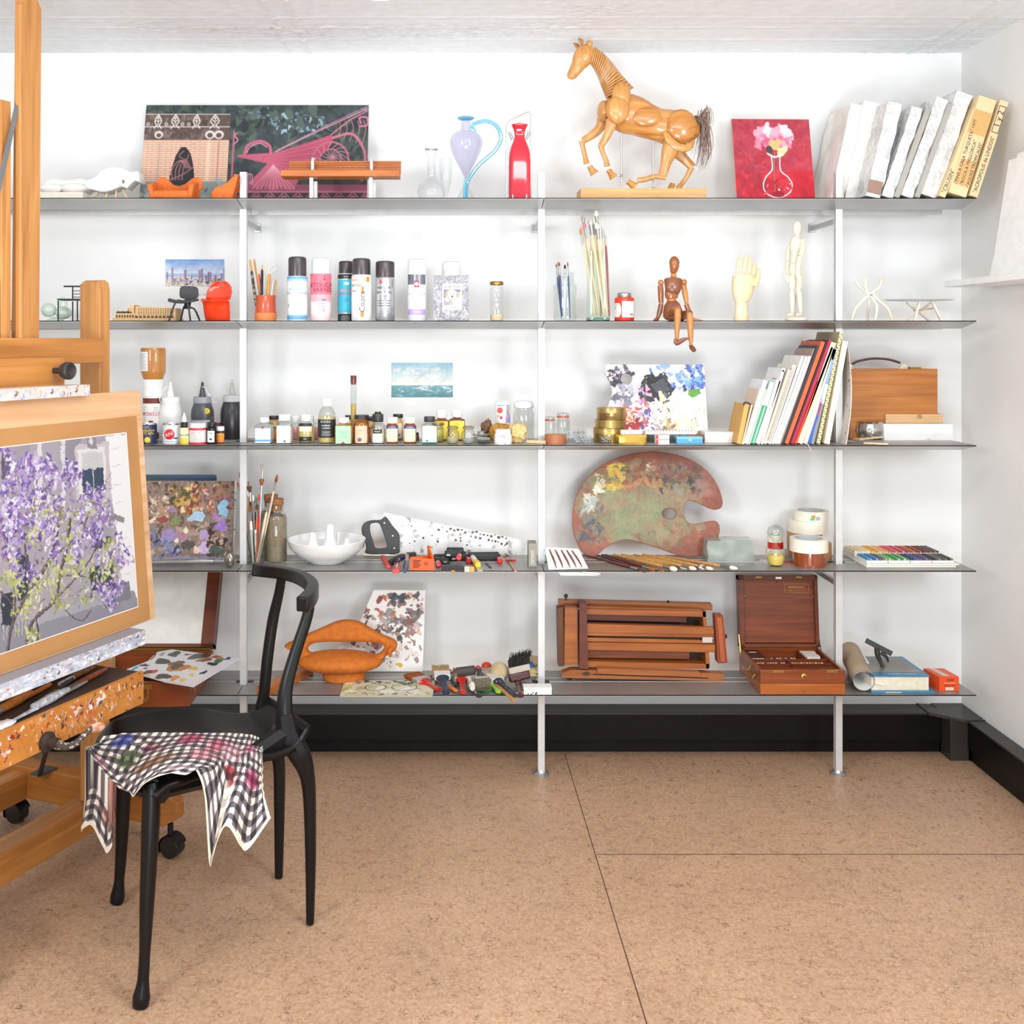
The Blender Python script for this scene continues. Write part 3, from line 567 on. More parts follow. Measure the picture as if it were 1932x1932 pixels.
def slab(s, name, m_, label, cat, x0, th, x1, ty, D0, D1, group=None, fn=None, bev=.001, by=None):
 z = SZ[s]; Db = D0; kk = Db/F; bx = (x0-PX)*kk; a = math.atan2((x1-x0)*kk, H-(ty-PY)*kk-z); ln = (H-(ty-PY)*kk-z)/cos(a)
 wd = th*kk*cos(a); m = M(); m.box(0, wd, 0, D1-D0, 0, ln); o = S(name, m, m_, label, cat, (bx, D0, z+.0005+wd*sin(a)), group=group, ry=a, bev=bev)
 return o, wd, ln
bub, nt_, p_ = _new('bubble'); v_ = nt_.nodes.new('ShaderNodeTexVoronoi'); v_.inputs['Scale'].default_value = 75; tc_ = nt_.nodes.new('ShaderNodeTexCoord'); nt_.links.new(tc_.outputs['Object'], v_.inputs['Vector'])
r_ = _ramp(nt_, _noise(nt_, 16, 3).outputs['Fac'], [(.35, '#f2f2f0'), (.5, '#dededd'), (.68, '#bfbfbf')]); nt_.links.new(r_.outputs['Color'], p_.inputs['Base Color']); p_.inputs['Roughness'].default_value = .22; _bump(nt_, p_, v_.outputs['Distance'], .9, .006)
tis = mat('#f1efea', .7, h2='#dcd8d0', vs=14, bump=.9, bs=22); gry = mat('#aaa7a1', .5); kraft = mat('#ecd2a4', .6, h2='#e4c693', vs=5); card = mat('#c9a271', .7)
def wrinkle(o, amp, sc_):      # rumpled film: subdivide and displace
 b = bmesh.new(); b.from_mesh(o.data); bmesh.ops.subdivide_edges(b, edges=b.edges, cuts=9, use_grid_fill=True)
 for v in b.verts: v.co += Vector((noise.noise(v.co*sc_), noise.noise(v.co*sc_+Vector((9, 0, 0)))*.6, noise.noise(v.co*sc_+Vector((0, 9, 0)))*.4 if v.co.z > .02 else 0))*amp
 b.to_mesh(o.data); b.free(); o.data.polygons.foreach_set('use_smooth', [True]*len(o.data.polygons))
g_ = 'wrapped pictures leaning on the top shelf'
defs = [('wrapped_picture', tis, 'white tissue wrapped picture, first of the leaning row beside the post', 1566, 26, 1606, 200, 3.53, 3.74, 1),
  ('wrapped_picture', tis, 'rumpled tissue and film wrapped picture, second of the leaning row', 1594, 36, 1630, 196, 3.525, 3.74, 1),
  ('wrapped_picture', bub, 'bubble wrapped picture with a torn brown patch at its foot', 1634, 28, 1676, 197, 3.43, 3.63, 1),
  ('wrapped_picture', bub, 'bubble wrapped picture just left of the first bare grey frame', 1664, 22, 1722, 206, 3.43, 3.62, 1),
  ('grey_frame', gry, 'bare grey frame edge standing left of the second grey frame', 1687, 11, 1748, 206, 3.42, 3.62, 0),
  ('wrapped_picture', bub, 'bubble wrapped picture between the two bare grey frames', 1700, 24, 1768, 190, 3.43, 3.62, 1),
  ('grey_frame', gry, 'bare grey frame edge standing between two bubble wrapped pictures on the right', 1726, 10, 1789, 198, 3.42, 3.6, 0),
  ('wrapped_picture', bub, 'tallest bubble wrapped picture, next to the lettered cardboard boxes', 1738, 32, 1806, 181, 3.43, 3.62, 1)]
for i, (n, m_, lb, x0, th, x1, ty, d0, d1, wr) in enumerate(defs):
 o, wd, ln = slab(1, n, m_, lb, 'picture' if wr else 'frame', x0, th, x1, ty, d0, d1, g_ if wr else 'bare grey frames on the top shelf')
 if wr: o.modifiers.clear(); wrinkle(o, .006, 22)
 if i == 2:
  pm = M(); pm.box(-.001, wd*.9, -.006, -.002, .012, .052); pm2 = mk('paper_patch', pm, mat('#9c7d6c', .7), o)
bxs = [('narrow kraft cardboard box lettered along its spine, beside the bubble wrap', 1772, 13, 1838, 207, 3.405, 3.6), ('wide kraft cardboard box patched with brown tape and written on', 1790, 36, 1848, 190, 3.40, 3.6), ('kraft cardboard box leaning last against the right wall', 1829, 17, 1888, 193, 3.40, 3.58)]
tx = [['"CRUSIN"'], ['-"PINS A CALA TURQUETA" 1977', '-"ROCA A MALLORCA"', '-"AGUAS TROPICALES"'], ['"ACR\u00d3POLIS de LINDOS"']]
for i, (lb, x0, th, x1, ty, d0, d1) in enumerate(bxs):
 o, wd, ln = slab(1, 'cardboard_box', kraft, lb, 'box', x0, th, x1, ty, d0, d1, 'lettered cardboard boxes')
 m = M(); n_ = len(tx[i]); m.mx = Matrix.Rotation(-pi/2, 4, 'Y')      # lettering runs up the spine
 for j, s_ in enumerate(tx[i]): m.text(s_, (.019, .0145, .0165)[i], .012 if i != 1 else .03, -wd*(j+.62)/n_ if n_ > 1 else -wd/2, al='L', y=-.0012)
 m.mx = Matrix()
 if i == 2:
  for a in ((.1, .9, ln-.105, ln-.103), (.1, .9, ln-.02, ln-.018)): m.flat(wd*a[0], wd*a[1], a[2], a[3], y=-.0012)
  for a in (.1, .87): m.flat(wd*a, wd*a+.0018, ln-.105, ln-.018, y=-.0012)
  m.mx = Matrix.Rotation(-pi/2, 4, 'Y'); m.text('1 y 2', .027, ln-.06, -wd/2, y=-.0012); m.mx = Matrix()
 P(o, 'lettering', m, mat('#27303f', .6), smo=0)
 if i == 1:
  m = M(); m.flat(.0, wd, ln*.62, ln*.86, y=-.0006); P(o, 'tape', m, mat('#d6ab6c', .35)); m = M(); m.flat(wd*.1, wd, ln*.1, ln*.36, y=-.0006); P(o, 'tape', m, mat('#d6ab6c', .35))
# ================= second shelf
def brush(t_or_none, a, b, hl, r, hc, bc, bl=.03, fl=.03, flat=1., bw=None, fan=0, ferc=None):
 """a brush from tail point a to bristle tip b; returns parts list for a parent"""
 a, b = Vector(a), Vector(b); d = (b-a); L_ = d.length; d.normalize(); bw = bw or r*1.25
 h = M(); e = b-d*(bl+fl); h.tube([a, a+(e-a)*.04, a+(e-a)*.55, a+(e-a)*.8, e], [r*.35, r*.6, r*.9, r*1.15, r*.8], 8)
 f_ = M(); f_.tube([e, e+d*fl*.5, b-d*bl], [r*.85, r*.9, bw], 10, flat=flat)
 g = M(); g.tube([b-d*bl, b-d*bl*.6, b-d*bl*.25, b], [bw, bw*1.15 if not fan else bw*1.7, bw*.85 if not fan else bw*2.2, bw*.15 if not fan else bw*2], 10, flat=flat if not fan else .3)
 return h, f_, g
def mkbrush(label, a, b, r, hc, bc, group=None, cat='paintbrush', name='paintbrush', ferc=None, **k):
 h, f_, g = brush(None, a, b, 0, r, hc, bc, **k); A = Vector(a)
 for m in (h, f_, g): m.v = [v-A for v in m.v]
 t = T(name, label, cat, A, group=group); P(t, 'handle', h, hc); P(t, 'ferrule', f_, ferc or steel); P(t, 'bristles', g, bc); return t
L, k = at(2, 104, D=3.55); q = Q(3.55, L); gm = mat('#cfe0d0', .25, coat=.5)
t = T('miniature_shell_chair', 'pale green translucent miniature chair with petal like shells, beside the easel mast', 'miniature chair', L)
P(t, 'shell', M().ball(q(92, 585), .02, sx=1.25, sy=1, sz=1.15), gm); P(t, 'shell', M().ball(q(120, 590), .028, sx=.95, sy=1, sz=.75), gm)
P(t, 'backrest', M().ball(q(115, 574, .015), .019, sx=.85, sy=.35, sz=1.3), gm); P(t, 'base', M().lathe([(.03, 0), (.026, .006), (.006, .014)], 20), gm)
L, k = at(2, 133, D=3.47); q = Q(3.47, L)
t = T('miniature_metal_chair', 'black wire miniature chair with slatted back, half hidden by the easel post', 'miniature chair', L)
for x, dy in ((114, -.02), (150, -.02), (131, .03), (165, .03)): P(t, 'leg', M().tube([q(x, 606, dy), q(x, 568, dy)], .0022, 6), blackm)
P(t, 'seat', M().box(q(113, 0).x, q(166, 0).x, -.024, .034, q(0, 567).z, q(0, 564).z), blackm);
for x in (131, 168): P(t, 'back_post', M().tube([q(x, 566, .03), q(x, 541, .03)], .0022, 6), blackm)
for y in (560, 554, 548): P(t, 'back_rail', M().tube([q(131, y, .03), q(168, y, .03)], .0012, 6), blackm)
P(t, 'top_rail', M().box(q(114, 0).x, q(176, 0).x, .028, .034, q(0, 541).z, q(0, 538).z), blackm)
cv = Cv(112, 52, '#8fb0e0', 1.7); cv.grad(0, 30, '#7ea2da', '#e8ecf4').noise(.07, 14, (.8, .8, .4)).noise(.05, 5); cv.box(0, 112, 26, 32, '#9db9dd', .7); cv.poly([(0, 52), (0, 34), (30, 31), (70, 34), (112, 30), (112, 52)], '#d8cfd0')
for x, w__, t_, c in ((11, 4, 15, '#b79bb0'), (35, 5, 20, '#a88fa0'), (62, 4, 20, '#b8a2b4'), (67, 4, 18, '#9b87a0'), (80, 3, 24, '#8a6f90'), (84, 3, 24, '#9a7f9c'), (26, 4, 33, '#c9b4c0'), (92, 5, 30, '#8c7ca6'), (104, 4, 26, '#9a84a8'), (109, 4, 16, '#7f83b6'), (45, 6, 30, '#d6c6c8'), (75, 4, 31, '#8a7494'), (2, 3, 24, '#9a84a8')):
 cv.box(x, x+w__*.6, t_, 44, c); cv.box(x+w__*.6, x+w__, t_, 44, '#6f6488', .8)
cv.dabs(160, (0, 112, 36, 52), ['#7d6a86', '#e9d7a8', '#b7a2b6', '#f3ece6', '#5f5470', '#a3937a', '#c9bccb'], .6, 3.5)
L = W(311.5, 570, 3.768); w_ = 113*3.768/F; h_ = 81*3.768/F
m = M(); m.box(0, w_, 0, .0012, 0, h_); cvt = Cv(4, 4, '#f4f3f1')
t = S('skyline_print', m, mat('#f3f2f0', .6), 'small watercolour print of seaside tower blocks pinned above the black and orange chairs', 'print', L)
m = M(); m.sheet(cv, w_*.985, h_*.63, 0); o = P(t, 'picture', m, painted(.6, 0)); o.location = (.001, -.0006, h_*.365)
P(t, 'caption', M().text('DESDE EL TURO\u0301 DE LA ROVIRA'[:14], .0085, w_*.58, h_*.17, y=-.0006), mat('#a8a6a4', .6), smo=0)
L, k = at(2, 279, D=3.5); q = Q(3.5, L); bm = wood('#dcbb8c', '#c7a06c', 'X', 1.5, .6); bd = mat('#5d4530', .7)
t = T('building_model', 'small wooden architectural model of a long windowed building', 'model', L)
P(t, 'base', M().box(-.1, .1, -.045, .055, 0, .009), bm)
m = M(); m.box(-.094, -.03, -.04, .04, .009, .024); m.box(-.05, .09, -.03, .05, .009, .036); m.box(-.062, -.035, -.01, .045, .009, .042)
m.hexa([(-.03, -.036, .009), (.098, -.036, .009), (.098, .04, .009), (-.03, .04, .009)], [(-.03, -.036, .047), (.098, -.036, .041), (.098, .04, .041), (-.03, .04, .047)]); P(t, 'main_block', m, bm)
m = M(); m.box(-.048, -.033, -.038, .03, .009, .051); P(t, 'tower', m, bm)
for i in range(4): m = M(); x = -.086+i*.014; m.add([(x-.006, -.04, .024), (x+.006, -.04, .024), (x, -.04, .031), (x-.006, .03, .024), (x+.006, .03, .024), (x, .03, .031)], [(0, 1, 2), (5, 4, 3), (0, 2, 5, 3), (1, 4, 5, 2)]); P(t, 'roof_gable', m, bd)
m = M()
for r_ in range(4):
 for c in range(15): x = -.02+c*.0077; z = .019+r_*.006; m.flat(x, x+.0032, z, z+.003, y=-.0364)
for c in range(10): x = -.03+c*.0125; m.flat(x, x+.0085, .0095, .0165, y=-.0364)
for c in range(7): x = -.09+c*.0085; m.flat(x, x+.0055, .0105, .019, y=-.0404)
P(t, 'windows', m, bd, smo=0)
L, k = at(2, 347, D=3.46); q = Q(3.46, L); gk = mat('#3a3a3d', .45)
t = T('miniature_plywood_chair', 'black miniature chair with curved back panel and splayed legs', 'miniature chair', L)
m = M(); m.ext([[(q(a, b).x, q(a, b).z) for a, b in smooth([(337, 540), (352, 539), (367, 541), (370, 551), (368, 561), (352, 564), (336, 561), (334, 550)], 3)]], .006, bev=.002); o = P(t, 'backrest', m, gk); o.location = (0, .03, 0)
m = M(); m.grid(lambda u, v: (q(322+50*u, 0).x, -.035+.06*v, q(0, 567-4*(2*u-1)**2).z-.008*(v-.5)**2-.006*(v < .1)), 14, 10); o = P(t, 'seat', m, gk); sm_ = o.modifiers.new('s', 'SOLIDIFY'); sm_.thickness = .004
for a, b, dy in (((336, 570), (324, 606), -.03), ((358, 570), (364, 606), -.03), ((342, 580), (336, 606), .03), ((362, 582), (373, 606), .03)): P(t, 'leg', M().tube([q(347, a[1]-1, dy*.6), q(*a, dy), q(*b, dy*1.1)], .0032, 7, sm=3), gk)
P(t, 'spine', M().bar(q(351, 562, .034), q(351, 582, .01), .02, .005), gk)
L, k = at(2, 409, D=3.45); q = Q(3.45, L); ro = mat('#f03c08', .12, coat=1)
t = T('miniature_cantilever_chair', 'glossy red orange one piece miniature chair', 'miniature chair', L)
def sch(u, v):
 pr = [(606, .0, 23), (590, -.012, 24.5), (575, -.022, 25), (569, -.03, 26), (566, -.02, 26), (566, .012, 22), (561, .022, 22.5), (550, .028, 23), (541, .033, 20), (534, .035, 13), (531, .0355, 5)]
 f_ = v*(len(pr)-1.0001); j = int(f_); g = f_-j; y, dy, hw_ = [pr[j][c_]*(1-g)+pr[j+1][c_]*g for c_ in range(3)]; a = 2*u-1
 p_ = q(409+5*min(1, max(0, v*2-.9))+a*hw_, y, dy+(-.012*a*a if v > .55 else (.015*a*a if v < .3 else 0))); p_.z += .004*a*a if .3 < v < .55 else 0; return p_
m = M(); m.grid(sch, 20, 40); o = P(t, 'moulded_shell', m, ro, smo=60); sm_ = o.modifiers.new('s', 'SOLIDIFY'); sm_.thickness = .004
P(t, 'screw', M().ball(q(396, 578, -.03), .0012), steel); P(t, 'screw', M().ball(q(427, 578, -.03), .0012), steel)
L, k = at(2, 501, D=3.47); q = Q(3.47, L); ter = mat('#c4512a', .3, coat=.4, h2='#b5451f', vs=20)
t = T('terracotta_pot', 'terracotta pot holding modelling tools, half glazed', 'pot', L)
m = M(); m.lathe([(.0335, 0), (.0345, .006), (.0342, .025)], 28); P(t, 'unglazed_base', m, mat('#dd8348', .7))
m = M(); m.lathe([(.0342, .025), (.0325, .04), (.0315, .07), (.0335, .076), (.0335, .081), (.030, .081), (.029, .02), (.0, .02)], 28); P(t, 'glazed_wall', m, ter)
lt = wood('#d9a866', '#b9803c', 'Z', 1.5, .5); bl = mat('#f0e6d2', .5); spl = mat('#2b2826', .5, h2='#8d8478', vs=90, lo=.5, hi=.55)
def stick(label, a, b, r0, r1, m_, name='modelling_tool', cat='tool', g='tools standing in the terracotta pot', tip=None, rs=None):
 A = L+a; h = M(); v = Vector(b)-Vector(a); h.tube([(0, 0, 0), v*.5, v*.92, v], [r0, (r0+r1)/2, r1, r1*.7], 8); t = T(name, label, cat, A, group=g); P(t, 'shaft', h, m_); return t, v
for lb, x0, x1, y1, r_, m_, dy in (('splattered white brush handle leaning far left in the terracotta pot', 490, 472, 490, .004, lt, -.006), ('black taped brush leaning left in the terracotta pot', 488, 476, 512, .0045, spl, -.012), ('long orange wooden stick second from left in the terracotta pot', 496, 478, 488, .003, wood('#d58f3c', '#b8702a', 'Z', 1, .5), .01),
 ('red handled stick behind the black pencil', 499, 487, 516, .003, mat('#d4281e', .4), .012), ('black pencil standing upright in the terracotta pot', 494, 495, 508, .0042, blackm, -.004), ('pale slim stick behind the loop tool', 504, 499, 496, .0025, mat('#ead9b8', .6), .014),
 ('steel modelling knife leaning right in the terracotta pot', 508, 517, 526, .0035, steel, -.008), ('dark tipped wooden brush furthest right in the terracotta pot', 514, 521, 528, .0035, lt, .0)):
 stick(lb, q(x0, 600, dy), q(x1, y1, dy*1.2), r_*.9, r_, m_)
o = COL.objects[-1];
t, v = stick('wooden handled wire loop tool in the terracotta pot', q(503, 600, -.01), q(510, 517, -.012), .005, .006, lt);
tip = q(510, 517)-q(503, 600); P(t, 'wire_loop', M().tube([v+Vector((x*k, 0, -y*k)) for x, y in ((0, 0), (-2, -8), (-3, -10), (0, -13), (8, -17), (12, -13), (10, -8), (3, -4), (2, 0))], .0009, 6, sm=3), steel)
t = [o_ for o_ in bpy.data.objects if o_.get('label', '').startswith('black pencil')][0]; m = M(); v = q(495, 508, -.005)-q(494, 600, -.004); m.mx = Matrix.Translation(v); m.lathe([(.004, -.001), (.0015, .009)], 8); P(t, 'sharpened_tip', m, mat('#d9a866', .6)); m = M(); m.mx = Matrix.Translation(v); m.lathe([(.0015, .009), (.0003, .013)], 8); P(t, 'lead', m, blackm)
def can(label, px, top, wpx, D, body, cap, capfrac, lab, group='spray cans on the second shelf', dome=.9):
 L, k = at(2, px, D=D); r = wpx*k/2; ht = (640+(H-L.z)*F/D-top)*k; hb = ht*(1-capfrac)
 t = T('spray_can', label, 'spray can', L, group=group); m = M(); m.lathe([(r*.94, 0), (r, .003), (r, hb-.006), (r*.93, hb-.001), (r*.88, hb)], 32); P(t, 'body', m, body)
 m = M(); m.lathe([(r*dome, hb-.001), (r*dome, hb+(ht-hb)*.86), (r*dome*.96, ht-.003), (r*dome*.8, ht), (0, ht)], 32); P(t, 'cap', m, cap)
 m = M(); lab[1](m, r, hb); P(t, 'printed_label', m, lab[0], smo=40); return t
dkc = mat('#4d474b', .28, .3); silv = mat('#c9cbce', .25, .8); t_gr = mat('#8a8d94', .5); t_bl = mat('#6fb1de', .5); t_rd = mat('#c3243f', .5); t_dr = mat('#8c1d3c', .5); t_bk = mat('#2b2b2e', .5); t_wh = mat('#f7f5f3', .5); t_or = mat('#f0871c', .5); t_cy = mat('#3fbcd4', .4); t_pk = mat('#f2a7b4', .4); t_pk2 = mat('#ee7488', .4); t_li = mat('#b9a2d4', .5); t_lb = mat('#a9d2ee', .5); t_lg = mat('#b0b0b4', .5)
def bars(m, r, z, n, wd, st, mi, x=0, h=.0011, rnd_=3):
 g = random.Random(int(z*9999)+n)
 for i in range(n): a = wd*g.uniform(.55, 1); m.patch(r, z-i*st, z-i*st+h, x-a/2, x+a/2, mi, -.0005, 5)
def l1(m, r, h):
 m.patch(r, h*.93, h*.985, -r*1.5, r*1.5, 1); m.patch(r, h*.88, h*.93, -r*1.5, r*1.5, 2); m.patch(r, h*.03, h*.12, -r*1.5, r*1.5, 1); m.patch(r, .13*h, h*.15, -r*1.5, r*1.5, 2)
 m.text("Artists'", .017, 0, h*.7, 1, r); m.text('Satin Varnish', .0155, 0, h*.62, 0, r); bars(m, r, h*.54, 3, .03, .006, 3); bars(m, r, h*.26, 4, .036, .005, 3); m.patch(r, h*.3, h*.38, -r*.98, -r*.8, 1, -.0006)
can("white spray varnish can with blue bands and a dark cap, leftmost of the row", 561, 485, 38, 3.47, mat('#f3f5f8', .25), dkc, .3, ([t_gr, t_bl, t_lb, t_lg], l1))
def l2(m, r, h):
 m.patch(r, h*.55, h*.98, -r*1.5, r*1.5, 3); m.patch(r, h*.4, h*.55, -r*1.5, r*1.5, 4); m.text('RETOUCHING', .0195, .018, h*.74, 0, r, y=-.0008); m.text('VARNISH', .0195, .016, h*.64, 0, r, y=-.0008); m.patch(r, h*.42, h*.455, .007, .018, 2, -.0008); m.text('UV', .006, .0125, h*.437, 1, r, y=-.001)
 m.add([(sin(a/r)*(r+.0006), -cos(a/r)*(r+.0006), z) for a, z in ((-.010, .001), (.036, .001), (.014, .034), (.012, .034))], [(0, 1, 2, 3)], 5); m.text('OIL', .009, .013, .018, 1, r, y=-.0014); m.text('COLOR', .010, .014, .008, 1, r, y=-.0014)
 m.ball((sin(.45)*r, -cos(.45)*r, h*.89), .0062, 12, 6, sx=.9, sy=.3); m.text('TALENS', .0036, .0145, h*.89, 1, r, y=-.0032); bars(m, r, h*.36, 4, .03, .0065, 0, .006)
can('pink retouching varnish spray can with a white cap', 605.5, 487, 39, 3.48, mat('#f6dfe2', .25), cap_w, .24, ([t_dr, t_wh, t_bk, t_pk2, t_pk, t_rd, t_rd], l2))
def l3(m, r, h):
 m.patch(r, h*.18, h*.86, -r*1.5, r*1.5, 0); m.patch(r, h*.01, h*.15, -r*1.5, r*1.5, 1); m.patch(r, h*.88, h*.97, -r*1.5, r*1.5, 1); m.ball((.004, -r, h*.78), .008, 12, 2, sx=1.2, sy=.2, sz=.62); m.text('BLACK', .005, .003, h*.92, 2, r, y=-.0008)
 m.text('DAMAR', .0135, .002, h*.64, 3, r, y=-.0008); m.text('VARNISH', .0135, -.001, h*.565, 3, r, y=-.0008); m.text('DAMAR', .0128, .0026, h*.637, 2, r, y=-.0006); bars(m, r, h*.48, 3, .02, .006, 1, .004); bars(m, r, h*.1, 3, .03, .006, 2)
can('cyan and black damar varnish can, partly behind the orange ribboned one', 653, 493, 31, 3.53, mat('#d9dcdf', .25, .5), dkc, .2, ([t_cy, t_bk, t_wh, t_rd], l3))
def l4(m, r, h):
 m.text('ODOURLESS', .010, -.006, h*.945, 1, r); m.text('VARNISH', .0135, -.009, h*.87, 1, r); m.text('SATIN', .0135, -.018, h*.76, 0, r); m.text('018', .010, -.024, h*.64, 0, r); m.patch(r, h*.58, h*.74, .002, .010, 1); m.patch(r, h*.08, h*.2, .0, .010, 1); m.patch(r, h*.84, h*.95, .019, .03, 1)
 v0 = len(m.v); m.mx = Matrix(); a = M(); a.text('Cobra', .026, 0, 0, 0)
 for (x, y, z) in a.v: w__, hh = -z+.0055, x+h*.41; m.v.append(Vector((sin(w__/r)*(r+.0006), -cos(w__/r)*(r+.0006), hh)))
 m.f += [tuple(v0+i for i in f_) for f_ in a.f]; m.mi += [0]*len(a.f); bars(m, r, h*.1, 3, .02, .005, 2, -.014)
can('white spray can with an orange ribbon and a vertical word', 682, 488, 38, 3.46, mat('#f5f4f2', .25), dkc, .26, ([t_bk, t_or, t_lg], l4))
def l5(m, r, h):
 m.text('WINSOR', .0115, -.003, h*.74, 0, r); m.text('&', .007, -.002, h*.69, 0, r); m.text('NEWTON', .0115, -.003, h*.635, 0, r); m.text('&', .02, -.012, h*.88, 1, r); m.text('W', .02, .0, h*.88, 2, r); bars(m, r, h*.55, 5, .046, .0075, 0, -.002, .0018); bars(m, r, h*.28, 4, .04, .007, 2, -.004); bars(m, r, h*.1, 2, .035, .006, 2, -.004)
can('silver grey spray can with a matt dark cap', 726.5, 493, 37, 3.47, silv, dkc, .26, ([t_bk, t_rd, t_lg], l5), dome=.97)
def l6(m, r, h):
 m.patch(r, h*.78, h*.995, -r*1.25, r*1.05, 3); m.patch(r, h*.72, h*.86, -.008, .007, 1, -.0006); m.ball((-.0005, -r-.0006, h*.79), .0062, 14, 2, sy=.12); m.text('TALENS', .0028, -.0005, h*.79, 1, r, y=-.0018); m.text('070', .006, 0, h*.62, 0, r); m.text('CONCENTRATED', .0078, 0, h*.575, 0, r); m.text('FIXATIVE', .0085, 0, h*.525, 0, r); bars(m, r, h*.46, 4, .034, .005, 4, .0)
 m.patch(r, h*.13, h*.25, -r*1.25, r*1.05, 5); m.text('PASTEL', .0075, 0, h*.19, 2, r, y=-.0008); bars(m, r, h*.1, 1, .03, .005, 4)
can('white fixative spray can with grey and lilac bands and white cap', 787, 489, 36, 3.48, mat('#eef1f6', .22), cap_w, .25, ([t_gr, t_rd, t_wh, mat('#7b8089', .3, .4), t_lg, t_li], l6), dome=.98)
can('white capped spray can hidden behind the grey dog card', 851.5, 494, 36, 3.56, mat('#eef1f6', .25), cap_w, .24, ([t_gr], lambda m, r, h: bars(m, r, h*.5, 3, .03, .006, 0)), dome=.98)
cv = Cv(67, 86, '#a3a1a8', 2.4); cv.noise(.08, 9).noise(.12, 2.).noise(.1, 1.); cv.dabs(160, (0, 67, 60, 86), ['#c4bfc2', '#86858e', '#b9b4b8', '#d2cccc'], .5, 3)
cv.box(17, 53, 16, 65, '#e2ebf6'); cv.box(19.5, 50.5, 27, 57, '#7f7fa6'); cv.box(19.5, 50.5, 42, 57, '#a19ea8'); cv.ell(46, 45, 7, 12, '#eee3d2'); cv.poly([(30, 56), (46, 57), (48, 45), (34, 46)], '#eee3d2')
cv.ell(27, 34, 4, 7, '#e8a27c', 1, .5); cv.ell(44, 36, 3.4, 6, '#e8a27c', 1, -.4); cv.ell(35, 36, 7.5, 8, '#f3ead9'); cv.ell(35, 42, 5.5, 5.5, '#f6efe2'); cv.ell(31.5, 35, 1.1, .9, '#3d3d42'); cv.ell(38, 35, 1.1, .9, '#3d3d42'); cv.ell(35.3, 40, 2, 1.6, '#5d4038'); cv.line([(35.3, 41), (35.3, 44)], .7, '#5d4038'); cv.curve([(33.5, 45), (35.3, 44), (37, 45)], .7, '#5d4038'); cv.ell(25, 46, 4, 3, '#f6efe6', 1, .5, .4); cv.ell(34, 53, 2, 4, '#e0a07c')
L = W(817.5, 606, 3.44); L.z = SZ[2]; w_ = 67*3.44/F; h_ = 86.5*3.44/F; u_ = w_/67
t = S('dog_notice_card', M().sheet(cv, w_, h_, .006), painted(.7), 'grey stone textured card painted with a lost dog notice', 'card', L+Vector((0, 0, .001)), rx=-R(6))
m = M(); m.text('SE BUSCA', u_*6.6, u_*35, h_-u_*22, y=-.0004); m.text('606 614 840', u_*4.1, u_*35, h_-u_*61.5, y=-.0004); P(t, 'lettering', m, mat('#3c4258', .6), smo=0)
L, k = at(2, 937, D=3.48); t = T('spice_jar', 'small waisted glass jar with gold lid and beige grains', 'jar', L)
P(t, 'body', M().lathe([(.0, .001), (.0205, .001), (.0215, .004), (.0215, .055), (.0195, .06), (.0215, .065), (.0215, .104), (.018, .111), (.018, .116)], 28), clearg)
P(t, 'grains', M().lathe([(0, .002), (.0200, .002), (.0205, .018), (.019, .021), (.01, .0235), (0, .022)], 24), mat('#e9c691', .8, h2='#f4e3c4', vs=220, bump=.9, bs=300))
P(t, 'lid', M().lathe([(.0185, .114), (.021, .115), (.022, .118), (.022, .122), (.020, .126), (0, .127)], 28), mat('#a8813e', .3, .8))
L, k = at(2, 1066, D=3.49); q = Q(3.49, L); t = T('glass_jar', 'clear glass jar holding fine blue handled brushes', 'jar', L)
P(t, 'body', M().lathe([(0, .002), (.032, .001), (.037, .006), (.0375, .016), (.036, .022), (.035, .09), (.038, .104), (.037, .112), (.030, .122), (.0295, .126), (.0305, .128), (.029, .131), (.0305, .135), (.0285, .139), (.0285, .149), (.030, .151), (.030, .154)], 32), glass('#f7fbfb', .5, .05))
bh = mat('#2d3c6c', .3, coat=.5); sab = mat('#8a4a28', .7); wb = mat('#dbe3ea', .35)
for lb, x0, x1, y1, m_, rr in (('fine brush furthest left in the glass jar', 1060, 1049, 497, bh, .0028), ('grey slim brush second from left in the glass jar', 1062, 1052, 494, mat('#77777a', .4), .0022), ('brush with orange round tip in the glass jar', 1060, 1055, 494, bh, .0034), ('pale blue handled brush in the middle of the glass jar', 1064, 1066, 499, wb, .0045), ('fine brush furthest right in the glass jar', 1076, 1071, 494, bh, .0028)):
 mkbrush(lb, L+q(x0, 602, .004 if rr < .003 else -.008), L+q(x1, y1, 0), rr, m_, sab if rr != .0045 else blackm, 'fine brushes in the round glass jar', bl=.014, fl=.03, bw=rr*.7)
L, k = at(2, 1128, D=3.49); q = Q(3.49, L); t = T('brush_vase', 'tall ribbed square glass vase full of long bristle brushes', 'vase', L)
P(t, 'walls', M().lathe([(.035, .006), (.036, .01), (.0345, .06), (.0335, .12), (.0325, .2), (.033, .222)], 32, sq=5), glass('#f3faf7', .4, .06))
P(t, 'green_base', M().lathe([(0, .0), (.034, .0), (.036, .004), (.035, .011), (0, .012)], 32, sq=5), glass('#7fc8a2', .8, .5))
hb_ = wood('#f2e2c2', '#e2c796', 'Z', 1.2, .4, .3); hog = mat('#e9e2d2', .8); hgr = mat('#a8a39c', .8)
